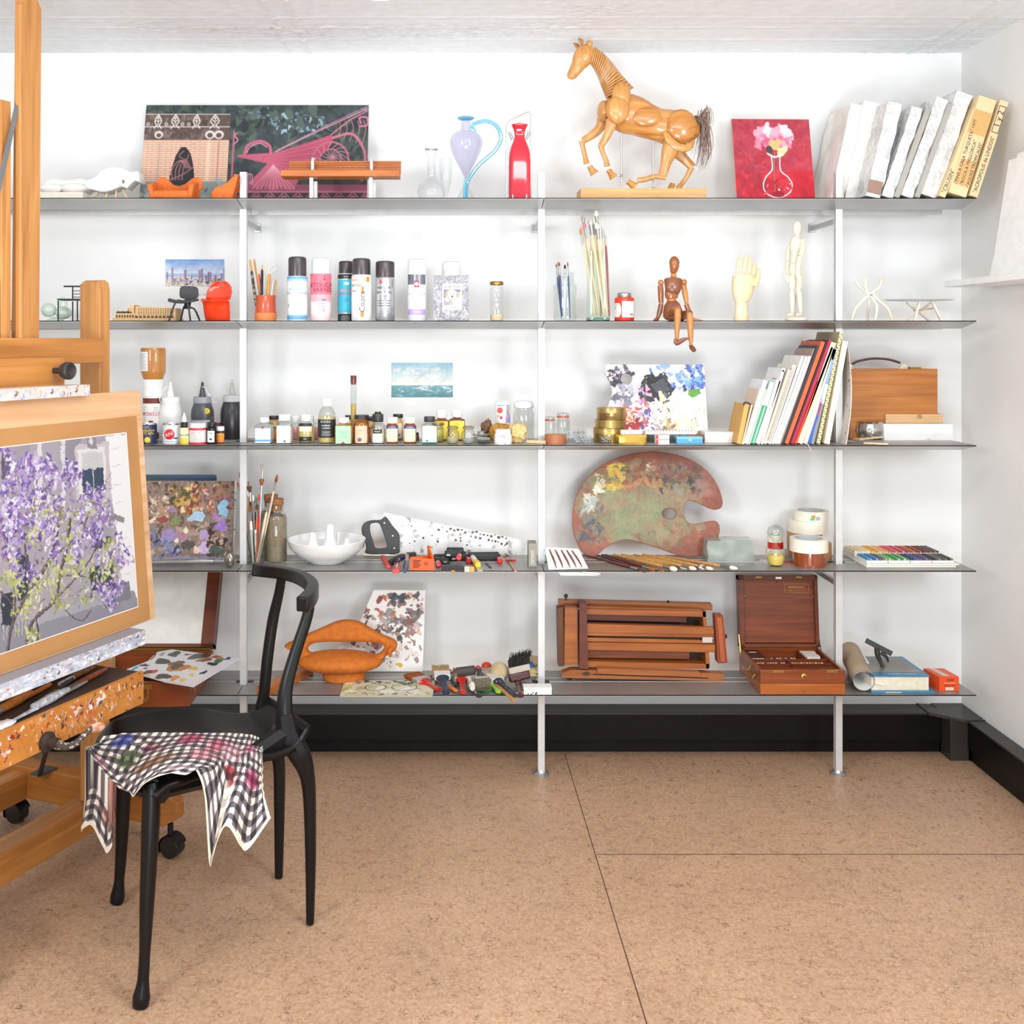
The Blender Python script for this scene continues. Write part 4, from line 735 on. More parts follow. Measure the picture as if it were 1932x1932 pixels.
for lb, x0, x1, y1, rr, bc, dy, bwf in (('thin orange tipped brush furthest left in the tall vase', 1122, 1094, 432, .003, mat('#c9782c', .7), -.006, 1.1), ('pink stained brush left of centre in the tall vase', 1132, 1102, 419, .0036, mat('#d8788a', .8), .004, 1.2), ('grey tipped brush rising highest on the left of the vase', 1128, 1100, 404, .004, hgr, .016, 1.4),
 ('short filbert leaning furthest left in the vase', 1119, 1097, 424, .003, mat('#c9a79a', .8), .01, 1.2), ('broad brush with grey stained tip in the tall vase', 1140, 1112, 413, .0055, mat('#8c8f9c', .8, h2='#d8d2ca', vs=60), -.014, 1.5), ('cream filbert with a dark outline in front of the vase bundle', 1146, 1124, 421, .0055, hog, -.02, 1.3),
 ('brush with pinkish broad tip behind the grey stained one', 1126, 1114, 412, .004, mat('#d6bfb4', .8), .02, 1.5), ('tallest cream brush rising above the vase bundle', 1140, 1126, 395, .0045, hog, .018, 1.5), ('cream brush just left of the tallest one', 1134, 1121, 411, .004, hog, .01, 1.2), ('brush with dark brown handle behind the cream filbert', 1136, 1129, 417, .004, mat('#6d4a3c', .7), .022, 1.2),
 ('thin pointed pale brush right of centre in the vase', 1150, 1136, 418, .0045, mat('#e2ddd6', .7), 0, .6), ('slim red banded brush furthest right in the vase', 1152, 1141, 432, .0032, mat('#e2ddd6', .7), -.008, .8)):
 hc = hb_ if 'red banded' not in lb and 'dark brown' not in lb else mat('#a8303c' if 'red' in lb else '#5a3a2c', .35)
 mkbrush(lb, L+Vector((q(x0, 0).x*.9, dy, .014)), L+q(x1, y1, dy*1.0), rr, hc, bc, 'bristle brushes in the tall vase', bl=.02, fl=.034, bw=rr*bwf)
L, k = at(2, 1178, D=3.47); t = T('glue_tin', 'small red and white tin with a silver screw cap', 'tin', L); r = .0312
P(t, 'body', M().lathe([(r*.98, 0), (r, .002), (r, .07), (r*.96, .073), (.024, .076)], 32), mat('#e23a22', .3)); P(t, 'screw_cap', M().lathe([(.021, .074), (.0225, .077), (.0225, .087), (.020, .0895), (0, .0895)], 32), steel)
m = M(); m.patch(r, .011, .062, -.012, .033, 0); m.patch(r, .012, .056, -.05, -.020, 0); m.ball((-.0205, -.0235, .034), .016, 14, 0, sx=.55, sy=.4, sz=1.2); m.text('ST', .008, -.028, .049, 1, r, y=-.006); m.text('CEMENT', .005, -.026, .04, 1, r, y=-.006)
for i in range(9): m.patch(r, .016, .024, .012+i*.0017, .0128+i*.0017, 1, -.0006, 1)
bars(m, r, .055, 5, .03, .005, 2, .01); P(t, 'printed_label', m, [t_wh, t_bk, t_lg])
D = 3.42; L, k = at(2, 1272, D=D); q = Q(D, L); mw = wood('#a8622f', '#8a4a20', 'Z', .8, .28, .5); ml = wood('#d08a48', '#b56f30', 'Z', .8, .3, .4); md = wood('#8d5638', '#764228', 'Z', .8, .3, .4)
t = T('artist_mannequin', 'brown varnished artist mannequin sitting on the shelf edge with dangling legs', 'mannequin', L)
def lim(name, pts, rs, m_, flat=.85, n=12): P(t, name, M().tube([q(*p_) for p_ in pts], [k*r_ for r_ in rs], n, flat=flat, sm=3), m_)
lim('head', [(1273, 484.5, .01), (1273, 487, .008), (1273, 494, .006), (1273, 503, .006), (1272, 511, .008), (1272, 515, .008)], [3, 7, 10, 9, 7, 5], mw)
P(t, 'neck', M().ball(q(1272, 519.5, .01), k*5.8), ml)
lim('chest', [(1271, 524, .012), (1271, 527, .012), (1271, 537, .006), (1270, 546, .004), (1269, 553, .006)], [12, 17, 16.5, 15, 12], md, .62, 16)
lim('abdomen', [(1269, 549, .008), (1268, 556, .008), (1268, 563, .008)], [13.5, 13, 11], mw, .66, 16); P(t, 'waist_ball', M().ball(q(1268, 566, .01), k*9.5, sz=.5), ml)
lim('pelvis', [(1268, 568, .012), (1269, 575, .01), (1270, 586, .008), (1271, 598, .012), (1270, 605, .014)], [9, 15, 18, 19, 14], md, .72, 16)
for x, y in ((1248, 533), (1292, 532)): P(t, 'shoulder_ball', M().ball(q(x, y, .01), k*5.6), ml)
lim('upper_arm', [(1247, 538, .01), (1248, 552, .012), (1249, 571, .016)], [5.2, 5.6, 4.6], mw); P(t, 'elbow', M().ball(q(1249.5, 572, .016), k*4), ml); lim('forearm', [(1249, 574, .016), (1246, 588, .012), (1241, 601, .006)], [4.8, 5, 3], md); lim('hand', [(1242, 600, .004), (1238, 603, 0), (1232, 604.5, -.006)], [3.2, 4, 1.2], md, .5)
lim('upper_arm', [(1291, 537, .01), (1294, 552, .014), (1297, 568, .016)], [5, 5.6, 4.4], ml); P(t, 'elbow', M().ball(q(1297.5, 571, .016), k*4), ml); lim('forearm', [(1297, 574, .016), (1301, 588, .01), (1304.5, 601, .004)], [4.6, 4.8, 2.8], mw); lim('hand', [(1303, 602, .002), (1312, 604, 0), (1327, 605.5, 0)], [3.2, 3.8, .8], ml, .5)
lim('thigh', [(1262, 592, .01), (1266, 586, -.03), (1270.5, 584, -.06)], [10, 8.5, 7], mw, 1); lim('thigh', [(1284, 597, .01), (1290, 594, -.03), (1294, 592, -.055)], [10, 8.5, 7], md, 1)
lim('shin', [(1270.5, 583, -.062), (1270.5, 595, -.064), (1270, 615, -.062), (1269.5, 634, -.06)], [5, 6.6, 5.4, 4], ml); P(t, 'ankle', M().ball(q(1269.5, 637, -.06), k*4.2), ml); lim('foot', [(1267, 639, -.058), (1269, 647, -.06), (1280, 641, -.07), (1290, 637.5, -.08)], [2.4, 5.4, 4, 1], md, .6)
lim('shin', [(1293, 591, -.058), (1294, 603, -.06), (1295, 625, -.058), (1296, 645, -.056)], [5, 6.8, 5.6, 4], ml); P(t, 'ankle', M().ball(q(1296, 649, -.056), k*3.8), ml); lim('foot', [(1296, 652, -.054), (1297, 656, -.066), (1299, 661, -.08)], [3.6, 4.8, 4.2], md, .8)
D = 3.46; L, k = at(2, 1407, D=D); q = Q(D, L); hh_ = wood('#efdbb8', '#e4c89c', 'Z', .7, .5)
t = T('wooden_hand', 'jointed pale wooden artist hand standing upright on its wrist', 'hand model', L)
P(t, 'wrist', M().lathe([(k*14.5, 0), (k*14.2, k*2), (k*12, k*20), (k*10.5, k*34), (k*8, k*36)], 24, x=q(1398.5, 0).x, sy=.85), hh_)
m = M(); m.tube([q(x, y) for x, y in ((1398.5, 571), (1398.5, 568), (1400, 558), (1401.5, 545), (1403, 532), (1403, 523), (1403, 519.5))], [k*r_ for r_ in (10, 13, 18, 21, 22, 21.5, 19)], 20, flat=.62, sm=3); P(t, 'palm', m, hh_)
for nm, pts, r_ in (('finger', ((1390, 518), (1392, 502.5), (1394.5, 489.5), (1395.5, 485)), 3.6), ('finger', ((1401, 518), (1403.5, 502), (1406.5, 489), (1407.5, 482)), 4), ('finger', ((1411.5, 518), (1414, 502), (1415, 491), (1415, 485)), 3.9), ('finger', ((1421, 520), (1421.5, 511), (1422, 503), (1422, 498)), 3.7)):
 for j in range(3): P(t, nm+'_segment', M().tube([q(*(Vector(pts[j])*.97+Vector(pts[j+1])*.03), -.002), q(*(Vector(pts[j])*.5+Vector(pts[j+1])*.5), -.004), q(*(Vector(pts[j])*.04+Vector(pts[j+1])*.96), -.003)], [k*r_*.97, k*r_, k*r_*(.95 if j < 2 else .55)], 12, flat=.9), hh_)
P(t, 'thumb', M().tube([q(1421, 540, -.01), q(1426, 528, -.012), q(1429.5, 518, -.01), q(1429, 509, -.008), q(1428, 507, -.008)], [k*7, k*5.4, k*4.2, k*3.4, k*1.5], 12, sm=3), hh_)
for pts in (((1390, 514), (1392, 503), (1394, 490)), ((1401, 516), (1404, 499)), ((1412, 516), (1415, 499)), ((1423, 517), (1427, 520))):
 for x, y in pts: P(t, 'pin', M().ball(q(x, y, -k*4.6), k*.7, 8), blackm)
D = 3.48; L, k = at(2, 1503, D=D); q = Q(D, L); pm_ = wood('#f2e6d0', '#ead8b8', 'Z', .7, .5)
t = T('artist_mannequin', 'pale unvarnished artist mannequin standing on a round wooden base', 'mannequin', L)
def lim(name, pts, rs, m_=pm_, flat=.85, n=12): P(t, name, M().tube([q(*p_) for p_ in pts], [k*r_ for r_ in rs], n, flat=flat, sm=3), m_)
P(t, 'round_base', M().lathe([(k*20, 0), (k*21, .002), (k*21, .008), (k*19.5, .011), (0, .011)], 28), pm_); P(t, 'support_rod', M().tube([q(1504, 598, .02), q(1504, 555, .015)], .0012, 8), steel)
lim('head', [(1504, 417, 0), (1504, 420, 0), (1504, 427, 0), (1503.5, 436, 0), (1503, 443, 0)], [2.5, 6.5, 8.6, 7, 4.5]); lim('neck', [(1504, 443, 0), (1505, 449, 0)], [4, 4.2])
lim('chest', [(1505, 450, 0), (1504, 453, 0), (1502, 464, 0), (1500, 473, 0), (1498, 479, 0)], [9, 12.5, 13, 10, 6], flat=.75, n=16); lim('abdomen', [(1500, 478, 0), (1499, 488, 0), (1498, 497, 0)], [6.5, 7, 6]); lim('pelvis', [(1499, 497, 0), (1500, 507, 0), (1501, 516, 0), (1501, 521, 0)], [8, 12, 12, 8], flat=.8, n=16)
P(t, 'shoulder_ball', M().ball(q(1512, 456, -.014), k*5.6), pm_); lim('upper_arm', [(1510, 460, -.018), (1511, 470, -.02), (1506, 484, -.02)], [4, 6, 5]); lim('forearm', [(1506, 485, -.02), (1502, 500, -.022), (1501, 512, -.022)], [5.5, 5, 3.5]); lim('hand', [(1501, 512, -.022), (1501, 520, -.024), (1502, 529, -.024)], [3, 4.4, 2.5], flat=.6)
lim('upper_arm', [(1492, 462, .016), (1490, 480, .018), (1489, 492, .016)], [4, 4.5, 3.8]); lim('forearm', [(1489, 493, .016), (1487, 506, .01), (1485.5, 517, .004)], [4, 4, 2.8]); lim('hand', [(1486, 518, .004), (1486, 526, 0), (1487, 533, -.004)], [2.8, 3.4, 1.6], flat=.6)
for x0, x1, x2, dy in ((1494, 1493, 1494, -.004), (1508, 1507, 1511, .004)):
 lim('thigh', [(x0, 520, dy), (x0, 532, dy), (x1, 545, dy)], [6.5, 6.8, 5]); P(t, 'knee', M().ball(q(x1, 547, dy), k*3.6), pm_); lim('shin', [(x1, 549, dy), ((x1+x2)/2, 562, dy), (x2, 588, dy)], [4.2, 5.2, 3]); lim('foot', [(x2+1, 590, dy), (x2-4, 594, dy-.01), (x2-13, 595, dy-.022)], [3, 3.8, 1.6], flat=.7)
D = 3.5; L, k = at(2, 1643, D=D); q = Q(D, L); ww_ = wood('#f3ece0', '#e8dcc8', 'Z', .8, .5)
t = T('miniature_trestle', 'small pale wooden trestle stand with interlocking curved legs', 'miniature stand', L)
for a in ([(1617, 527, .02), (1624, 540, .012), (1634, 551, 0), (1645, 563, -.006), (1650, 580, -.02), (1644, 608, -.03)], [(1629, 523, -.02), (1630, 540, -.012), (1637, 555, 0), (1642, 572, .01), (1644, 590, .03), (1644, 608, .035)],
  [(1660, 527, -.02), (1656, 542, -.01), (1645, 553, 0), (1628, 566, -.004), (1612, 585, -.006), (1605, 608, -.01)], [(1667, 523, .02), (1662, 540, .012), (1650, 553, .004), (1655, 565, 0), (1674, 582, -.004), (1682, 608, -.008)]):
 P(t, 'leg', M().tube([q(*p_) for p_ in a], k*2.8, 8, sm=4), ww_)
P(t, 'bolt', M().ball(q(1640, 557, -.014), k*1.3, 8), blackm)
L, k = at(2, 1733, D=3.5); q = Q(3.5, L); t = T('miniature_table', 'white oval topped miniature table on crossed wooden legs', 'miniature table', L)
P(t, 'table_top', M().lathe([(0, -.001), (k*58, -.001), (k*66, .003), (k*58, .004), (0, .004)], 40, z=q(0, 567).z, sy=.6), mat('#eeeff1', .3))
for a in ([(1730, 569, -.02), (1716, 608, -.03)], [(1768, 567, .02), (1714, 608, .03)], [(1753, 569, -.02), (1769, 608, -.03)], [(1716, 571, .02), (1766, 608, .03)]): P(t, 'leg', M().bar(q(*a[0]), q(*a[1]), .006, .008), ww_)
P(t, 'stretcher', M().bar(q(1724, 586, 0), q(1760, 582, 0), .006, .004), wood('#c9a98a', '#b8977a', 'X', 1, .5))
# ================= middle shelf
def bottle(label, px, by, top, w, body, cap, nw, sh=5, sq=0, lab=None, liq=None, name='medium_bottle', cat='bottle', group=None, inv=False, nh=3, capr=.96, s=3):
 k = (H-SZ[s])*F/(by-PY)/F; r = w*k/2; L, k = at(s, px, by, r=r); t = T(name, label, cat, L, group=group)
 cw, ch, cm = cap; hb = (by-top-ch-nh)*k; c = cw*k/2; n = nw*k/2; ks = dict(n=28, sq=sq)
 pr = [(r*.9, 0), (r, .003), (r, hb-sh*k), (r*.93, hb-sh*k*.55), (n+(r-n)*.35, hb-sh*k*.12), (n, hb), (n, hb+nh*k)]
 m = M(); m.lathe([(0, .0005)]+pr, **ks); P(t, 'body', m, body)
 if liq:
  f_, lm = liq; zl = hb*f_; m = M(); q_ = [(0, .002)]+[(a*.95, max(z, .002)) for a, z in pr if z < zl]+[(r*.95, zl), (0, zl)]; m.lathe(q_, **ks); P(t, 'liquid', m, lm)
 z0 = hb+nh*k-.002; m = M(); m.lathe([(c*.97, z0), (c, z0+.001), (c, z0+ch*k*.86), (c*capr, z0+ch*k), (0, z0+ch*k)], 28); P(t, 'cap', m, cm)
 if lab: m = MF() if sq else M(); lab[1](m, r, hb); P(t, 'label', m, lab[0], smo=40)
 return t
def lb(*bands, txt=(), wd=.85, ext=()):      # bands: (z0,z1,mat index); txt: (string,size,x,zfrac,mi)
 def f(m, r, h):
  for a, b, i in bands: m.patch(r, h*a, h*b, -r*wd, r*wd, i, -.0004-.0001*i)
  for s_, sz, x, z, i in txt:
   if s_ == '=': bars(m, r, h*z, int(sz), r*1.2, .0042, i, x, .0008)
   elif s_ == 'o': m.ball((sin(x/r)*r, -(r+.001 if isinstance(m, MF) else cos(x/r)*r), h*z), sz, 10, i, sy=.15)
   elif s_ == '^': m.add([(sin((x+a)/r)*(r+.001), -(r+.0016 if isinstance(m, MF) else cos((x+a)/r)*(r+.001)), h*z+b) for a, b in ((-sz, 0), (sz, 0), (0, sz))], [(0, 1, 2)], i)
   else: m.text(s_, sz, x, h*z, i, r, y=-.0009)
 return f
t_ye = mat('#f2d23c', .4); t_nv = mat('#1f2c54', .4); t_gn = mat('#4fa870', .4); t_lgn = mat('#a9dcb0', .5); t_tl = mat('#1f7f6c', .4); t_db = mat('#2a4f8a', .4); t_ch = mat('#5d5d63', .4); t_br = mat('#6f2a1c', .4); t_cr = mat('#efe3c8', .5)
ambr = glass('#f0dcae', .5, .08); amb2 = glass('#e8b878', .5, .12); lq_y = mat('#dfc476', .2); lq_a = mat('#b8772e', .2); lq_c = mat('#e9e4d0', .2); lq_b = mat('#8c3f1c', .2); wcap = mat('#f4f4f2', .35); bcap = mat('#232224', .35); gl2 = glass('#f2f5f3', .5, .08)
G = 'small bottles of painting medium on the middle shelf'
L, k = at(3, 289, by=832, r=.03); r = 19*k; t = T('paint_jar', 'white plastic paint jar with red lettering, upside down under the ochre bottle', 'jar', L)
P(t, 'body', M().lathe([(r*.96, 0), (r, .004), (r, 82*k), (r*.9, 84*k)], 32), mat('#eeeae4', .35)); P(t, 'lid', M().lathe([(r*.96, 83*k), (r*1.02, 84*k), (r*1.02, 98*k), (0, 98*k)], 32), wcap)
m = M(); m.patch(r, 70*k, 80*k, -r*1.5, r*1.5, 0); m.text('AMSTERDAM', .0165, .006, 51*k, 1, r, y=-.0008, flip=True); m.patch(r, 32*k, 38*k, -.006, .008, 0); m.patch(r, 4*k, 16*k, .0, r*1.5, 0); bars(m, r, 62*k, 4, .02, .005, 2, .016); bars(m, r, 62*k, 6, .012, .008, 2, -.022); P(t, 'label', m, [t_br, t_rd, t_ch])
zt = L.z+98*k; L2 = Vector((L.x, L.y, zt)); r = 23.5*k; oc = mat('#bf7f38', .3, coat=.5, h2='#c98c46', vs=12)
t = T('paint_bottle', 'ochre paint bottle standing upside down on its white cap', 'bottle', L2)
P(t, 'cap', M().lathe([(r*.84, 0), (r*.86, .002), (r*.86, 17*k), (0, 17*k)], 32), wcap); P(t, 'body', M().lathe([(r*.72, 17*k), (r*.8, 19*k), (r*.98, 30*k), (r, 34*k), (r, 72*k), (r*.96, 76*k), (0, 76.5*k)], 32), oc)
m = M(); m.patch(r, 33*k, 69*k, -r*1.55, -r*.16, 0)
for i in range(13): m.patch(r, (36+i*2.4)*k, (36.9+i*2.4)*k, -r*1.45, -r*.3+(-.006 if i % 3 == 2 else 0), 1, -.0006)
P(t, 'label', m, [t_wh, t_lg])
def paint_tin(label, px, by, top, w, m_, lab):
 k = (H-SZ[3])/(by-PY); r = w*k/2; L, k = at(3, px, by, r=r); h = (by-top)*k; t = T('paint_tin', label, 'tin', L)
 P(t, 'can_body', M().lathe([(r*.98, 0), (r, .001), (r, .003), (r*.98, .004), (r*.98, h-.004)], 32), m_); P(t, 'rim', M().lathe([(r*.98, h-.004), (r*1.01, h-.003), (r*1.01, h), (r*.93, h), (r*.9, h-.003), (0, h-.003)], 32), chrome)
 m = M(); lab[1](m, r*.98, h); P(t, 'label', m, lab[0]); return t
paint_tin('navy blue paint tin with yellow lettering beside the drawing board', 280, 838, 800, 33, mat('#1f2a52', .35), ([t_ye, t_wh], lb(txt=[('Selladora', .0115, .006, .68, 0), ('TITAN', .0135, .004, .52, 0), ('o', .0095, .004, .2, 0), ('=', 2, 0, .86, 1)])))
def tn(m, r, h):
 m.patch(r, h*.78, h*.93, -r*1.2, r*1.2, 3, -.0004); m.ball((-.001, -r, h*.48), .0165, 22, 0, sy=.12); b = len(m.v); m.text('TANIT', .016, 0, 0, 1);
 for i in range(b, len(m.v)): v = m.v[i]; x, z = v.x*cos(.35)-v.z*sin(.35), v.x*sin(.35)+v.z*cos(.35); m.v[i] = Vector((x-.001, -r-.0026, z+h*.48))
 m.patch(r, h*.25, h*.32, .012, .026, 2); bars(m, r, h*.12, 1, .03, .004, 4); bars(m, r, h*.87, 1, .05, .004, 2, 0, .002)
paint_tin('white enamel tin with a red disc sign', 324.5, 838, 800, 35, mat('#e9eef4', .35), ([mat('#e01f1f', .4), t_wh, t_db, t_wh, t_ch], tn))
def nozzle(label, px, by, top, w, bm_, cm, nm_, tipm, extra=None):
 k = (H-SZ[3])/(by-PY); r = w*k/2; L, k = at(3, px, by, r=r); h = (by-top)*k; t = T('nozzle_bottle', label, 'bottle', L); hb = h*.69
 P(t, 'body', M().lathe([(r*.95, 0), (r, .004), (r, hb*.62), (r*.96, hb*.74), (r*.78, hb*.9), (r*.74, hb*.92)], 32), bm_); P(t, 'collar', M().lathe([(r*.76, hb*.91), (r*.79, hb*.92), (r*.79, hb*1.04), (r*.74, hb*1.07), (0, hb*1.08)], 36), cm)
 P(t, 'nozzle', M().lathe([(r*.33, hb*1.07), (r*.13, h*.93), (r*.11, h*.94)], 16), nm_); P(t, 'tip_cap', M().lathe([(r*.12, h*.91), (r*.13, h*.93), (r*.1, h*.985), (0, h)], 12), tipm)
 if extra: m = M(); extra[1](m, r, hb); P(t, 'label', m, extra[0])
 return t, r, hb, h
t, r, hb, h = nozzle('white plastic bottle with a cone nozzle behind the red disc tin', 322, 833, 722, 44, mat('#efefee', .4), mat('#f2f2f1', .4), wcap, wcap)
P(t, 'strap', M().tube([(r*.0, -.01, h*.92), (-r*.35, -.012, h*.9), (-r*.78, -.012, hb*1.15), (-r*.85, -.012, hb*1.0), (-r*.72, -.02, hb*.94)], .0016, 6, sm=3), wcap)
def vx(m, r, h):
 m.patch(r, h*.16, h*.5, -r*1.4, r*1.3, 0); m.patch(r, h*.36, h*.46, .002, .012, 1, -.0006); m.text('N', .006, .007, h*.41, 0, r, y=-.001); m.text('Primer', .013, -.008, h*.3, 1, r, y=-.0008); m.ball((sin(.6)*r*.98, -cos(.6)*r*.98, h*.72), .0105, 14, 2, sy=.3); m.text('NEW', .005, r*.6, h*.74, 1, r, y=-.004)
t, r, hb, h = nozzle('dark grey bottle with a dark nozzle and a yellow round sticker', 382, 831, 722, 44, mat('#53565e', .3), mat('#9a9ea4', .35), mat('#4a4d55', .35), bcap, ([mat('#c3c8cd', .4), t_bk, t_ye], vx))
P(t, 'strap', M().tube([(0, -.006, h*.915), (r*.3, -.008, h*.88), (r*.8, 0, hb*1.0), (r*1.0, .0, hb*.93), (r*1.3, 0, hb*.95)], .0012, 6, sm=3), wcap)
nozzle('charcoal bottle with a clear nozzle right behind the shelf post', 438, 830, 718, 44, mat('#3f3c41', .3), mat('#c9cbcd', .35), gl2, gl2, ([t_wh, t_lg], lb((.12, .45, 0), wd=.0, txt=())))
bottle('small yellow paint bottle with white dropper tip', 347.5, 839, 796, 17, mat('#f4efc0', .3), (13, 10, bcap), 9, 2, 0, ([t_ye, t_bk, t_wh], lb((.03, .4, 0), txt=[('GOLDEN', .0085, .004, .55, 1)])), nh=1, name='paint_bottle')
o = [x for x in bpy.data.objects if x.get('label', '') == 'small yellow paint bottle with white dropper tip'][0]; P(o, 'dropper_tip', M().lathe([(.0085, .0705), (.0075, .082), (.0035, .092), (.0028, .098), (.001, .1)], 14), wcap)
bottle('squat white jar with red bands at the front of the left bay', 373.5, 839, 798, 33, mat('#f0e9e6', .3), (33, 9, wcap), 30, 2, 0, ([t_rd, t_lg, mat('#e53a44', .4)], lb((.0, .13, 2), (.86, .98, 2), txt=[('SOFT GEL', .007, .0, .7, 1), ('=', 5, .002, .55, 1), ('=', 3, .002, .3, 1)], wd=1.5)), nh=1, name='paint_jar', cat='jar')
bottle('black ink bottle with a dropper bulb and white label', 399.5, 838.5, 796, 19, mat('#1d1c1e', .25), (17, 9, bcap), 10, 2, 0, ([t_wh, t_bk, t_rd], lb((.12, .78, 0), txt=[('INK', .006, 0, .65, 1), ('o', .004, 0, .3, 1)], wd=.75)), nh=1, name='ink_bottle')
o = [x for x in bpy.data.objects if x.get('label', '').startswith('black ink bottle')][0]; P(o, 'dropper_bulb', M().lathe([(.0045, .067), (.0055, .073), (.005, .082), (.003, .086), (0, .087)], 14), bcap)
bottle('black jar with orange label and white lid by the shelf post', 415.5, 837, 804, 16, mat('#2a2422', .3), (15.5, 8, wcap), 13, 2, 0, ([mat('#f39a2a', .4), t_rd, t_bk], lb((.08, .8, 0), txt=[('BLACK', .0065, 0, .55, 1), ('=', 3, 0, .35, 1)], wd=1.3)), nh=1, name='ink_jar', cat='jar')
bottle('ink bottle with a dark purple cap behind the black and orange jars', 411, 832, 797, 13, mat('#3a2a33', .3), (12, 9, mat('#4a2338', .4)), 9, 2, nh=1, name='ink_bottle')
bottle('square bottle with white label, grey band and blue strip, leftmost of the medium bottles', 498.5, 837.5, 788, 34, gl2, (17, 9, wcap), 15, 4, 6, ([t_wh, t_gr, t_rd, mat('#6ea7d8', .4), t_lg], lb((.04, .93, 0), (.78, .93, 1), (.12, .22, 3), txt=[('o', .0042, .0, .82, 2), ('LINSEED', .0062, 0, .62, 4), ('=', 3, 0, .5, 4)])), (.9, mat('#cfd2cf', .3)), group=G)
bottle('dark capped bottle with green and orange label behind the first two', 517, 832, 784, 20, ambr, (18, 7, bcap), 16, 5, 0, ([t_gn, t_or], lb((.05, .55, 1), (.42, .6, 0))), (.7, lq_a), group=G)
bottle('clear bottle with pale blue printing and a big white cap', 537, 838, 782, 30, gl2, (22, 11, wcap), 17, 6, 5, ([t_wh, mat('#7db4e0', .4), t_db], lb((.05, .82, 0), txt=[('Medium', .0075, 0, .66, 1), ('=', 3, 0, .52, 1), ('o', .0035, .004, .13, 2)])), (.75, lq_c), group=G)
bottle('white capped bottle with pink label behind the pale blue one', 558, 832, 784, 20, gl2, (19, 12, wcap), 15, 5, 0, ([mat('#e9a0a0', .4), t_rd, t_wh], lb((.05, .8, 0), txt=[('RES', .006, 0, .4, 1), ('^', .006, 0, .04, 1), ('o', .003, 0, .72, 2)])), group=G)
bottle('bottle of yellowish oil with black and cream label bands', 577.5, 836, 782, 31, gl2, (20, 12, wcap), 17, 6, 0, ([t_bk, t_cr, t_wh], lb((.8, .95, 0), (.55, .8, 1), (.08, .3, 0), txt=[('=', 3, 0, .74, 0), ('OIL', .006, 0, .2, 2)])), (.85, lq_y), group=G)
bottle('white capped bottle with red label half hidden behind the tall oil bottle', 597, 832, 784, 16, gl2, (14, 12, wcap), 12, 5, 0, ([mat('#e9a0a0', .4), t_rd], lb((.05, .8, 0), txt=[('^', .006, 0, .05, 1)])), group=G)
bottle('tall bottle with a black label and white cap, highest of the medium bottles', 617, 837, 751, 34, gl2, (20, 15, wcap), 17, 22, 0, ([t_bk, t_wh], lb((.16, .66, 0), txt=[('BLOCKX', .0082, -.002, .6, 1), ('medium', .0085, -.001, .5, 1), ('a peindre', .0075, 0, .43, 1), ('=', 4, 0, .33, 1)], wd=1.4)), (.72, lq_y), group=G, name='oil_bottle')
bottle('square bottle with mint green label and red triangle', 649, 839, 788, 33, ambr, (20, 10, wcap), 17, 5, 6, ([t_lgn, t_rd, t_gn, t_wh], lb((.05, .93, 0), txt=[('SICCATIVE', .006, 0, .62, 2), ('UV', .0058, 0, .5, 2), ('=', 2, 0, .42, 2), ('^', .008, 0, .04, 1), ('o', .0042, 0, .84, 3)])), (.9, lq_c), group=G)
L, k = at(3, 667, by=834, r=.01); r = 5.5*k; t = T('glass_tube', 'tall thin glass tube of yellow oil sealed with brown wax', 'tube', L)
P(t, 'glass_wall', M().lathe([(r*.7, 0), (r, .002), (r, 125*k), (r, 116*k)][:3], 20), gl2); P(t, 'oil', M().lathe([(0, .001), (r*.92, .002), (r*.92, 72*k), (0, 72*k)], 20), mat('#d9b55c', .2)); P(t, 'wax_seal', M().lathe([(r*.9, 108*k), (r*1.02, 112*k), (r*1.08, 120*k), (r*1.1, 125*k), (0, 125*k)], 16), mat('#6d2418', .25, coat=.6))
bottle('amber bottle with pinkish lavender label and black cap', 682, 838.5, 783, 30, amb2, (28, 8, bcap), 18, 8, 0, ([mat('#e4c3a8', .5), mat('#cf8f80', .5), t_ch], lb((.05, .78, 0), txt=[('SPIKE', .0085, 0, .58, 1), ('=', 2, 0, .48, 1), ('o', .007, -.003, .2, 2)])), (.7, lq_a), group=G)
bottle('short bottle with a wide black cap behind the glass tube', 660.5, 831, 783, 20, ambr, (19, 8, bcap), 15, 5, 0, None, (.7, lq_a), group=G)
bottle('short bottle with a wide black cap between the lavender and sloping label bottles', 699, 831, 785, 18, ambr, (17, 8, bcap), 14, 5, 0, ([t_or], lb((.2, .6, 0))), (.7, lq_a), group=G)
bottle('bottle with sloping black and white label and a ribbed dark cap', 713, 837.5, 781, 30, gl2, (21, 15, mat('#37373c', .35)), 16, 9, 0, ([t_bk, t_wh, t_rd], lb((.05, .5, 1), (.5, .7, 0), (.1, .18, 0), txt=[('=', 3, 0, .4, 0), ('Medium', .006, 0, .6, 1)], wd=.6)), (.7, mat('#d8cba4', .2)), group=G)
o = [x for x in bpy.data.objects if x.get('label', '').startswith('bottle with sloping')][0]; P(o, 'cap_knob', M().lathe([(.0105, .0905), (.0105, .1), (0, .1)], 20), bcap)
bl_ = ([t_cr, t_db, mat('#c9887a', .5), t_wh], lb((.1, .9, 0), (.78, .9, 1), txt=[('SCHMINCKE', .0044, 0, .84, 3), ('=', 5, 0, .68, 2), ('=', 5, 0, .38, 2)], wd=1.1))
bottle('brown bottle with cream label and blue band, left of the matching pair', 740, 837.5, 787, 23, mat('#8a4a28', .2, coat=.5), (21, 11, wcap), 17, 3, 0, bl_, group=G)
bottle('bottle with an olive picture label behind the cream labelled pair', 751, 831, 781, 20, ambr, (19, 7, bcap), 15, 6, 0, ([t_cr, t_ch], lb((.1, .8, 0), txt=[('o', .006, 0, .25, 1)])), (.5, lq_a), group=G)
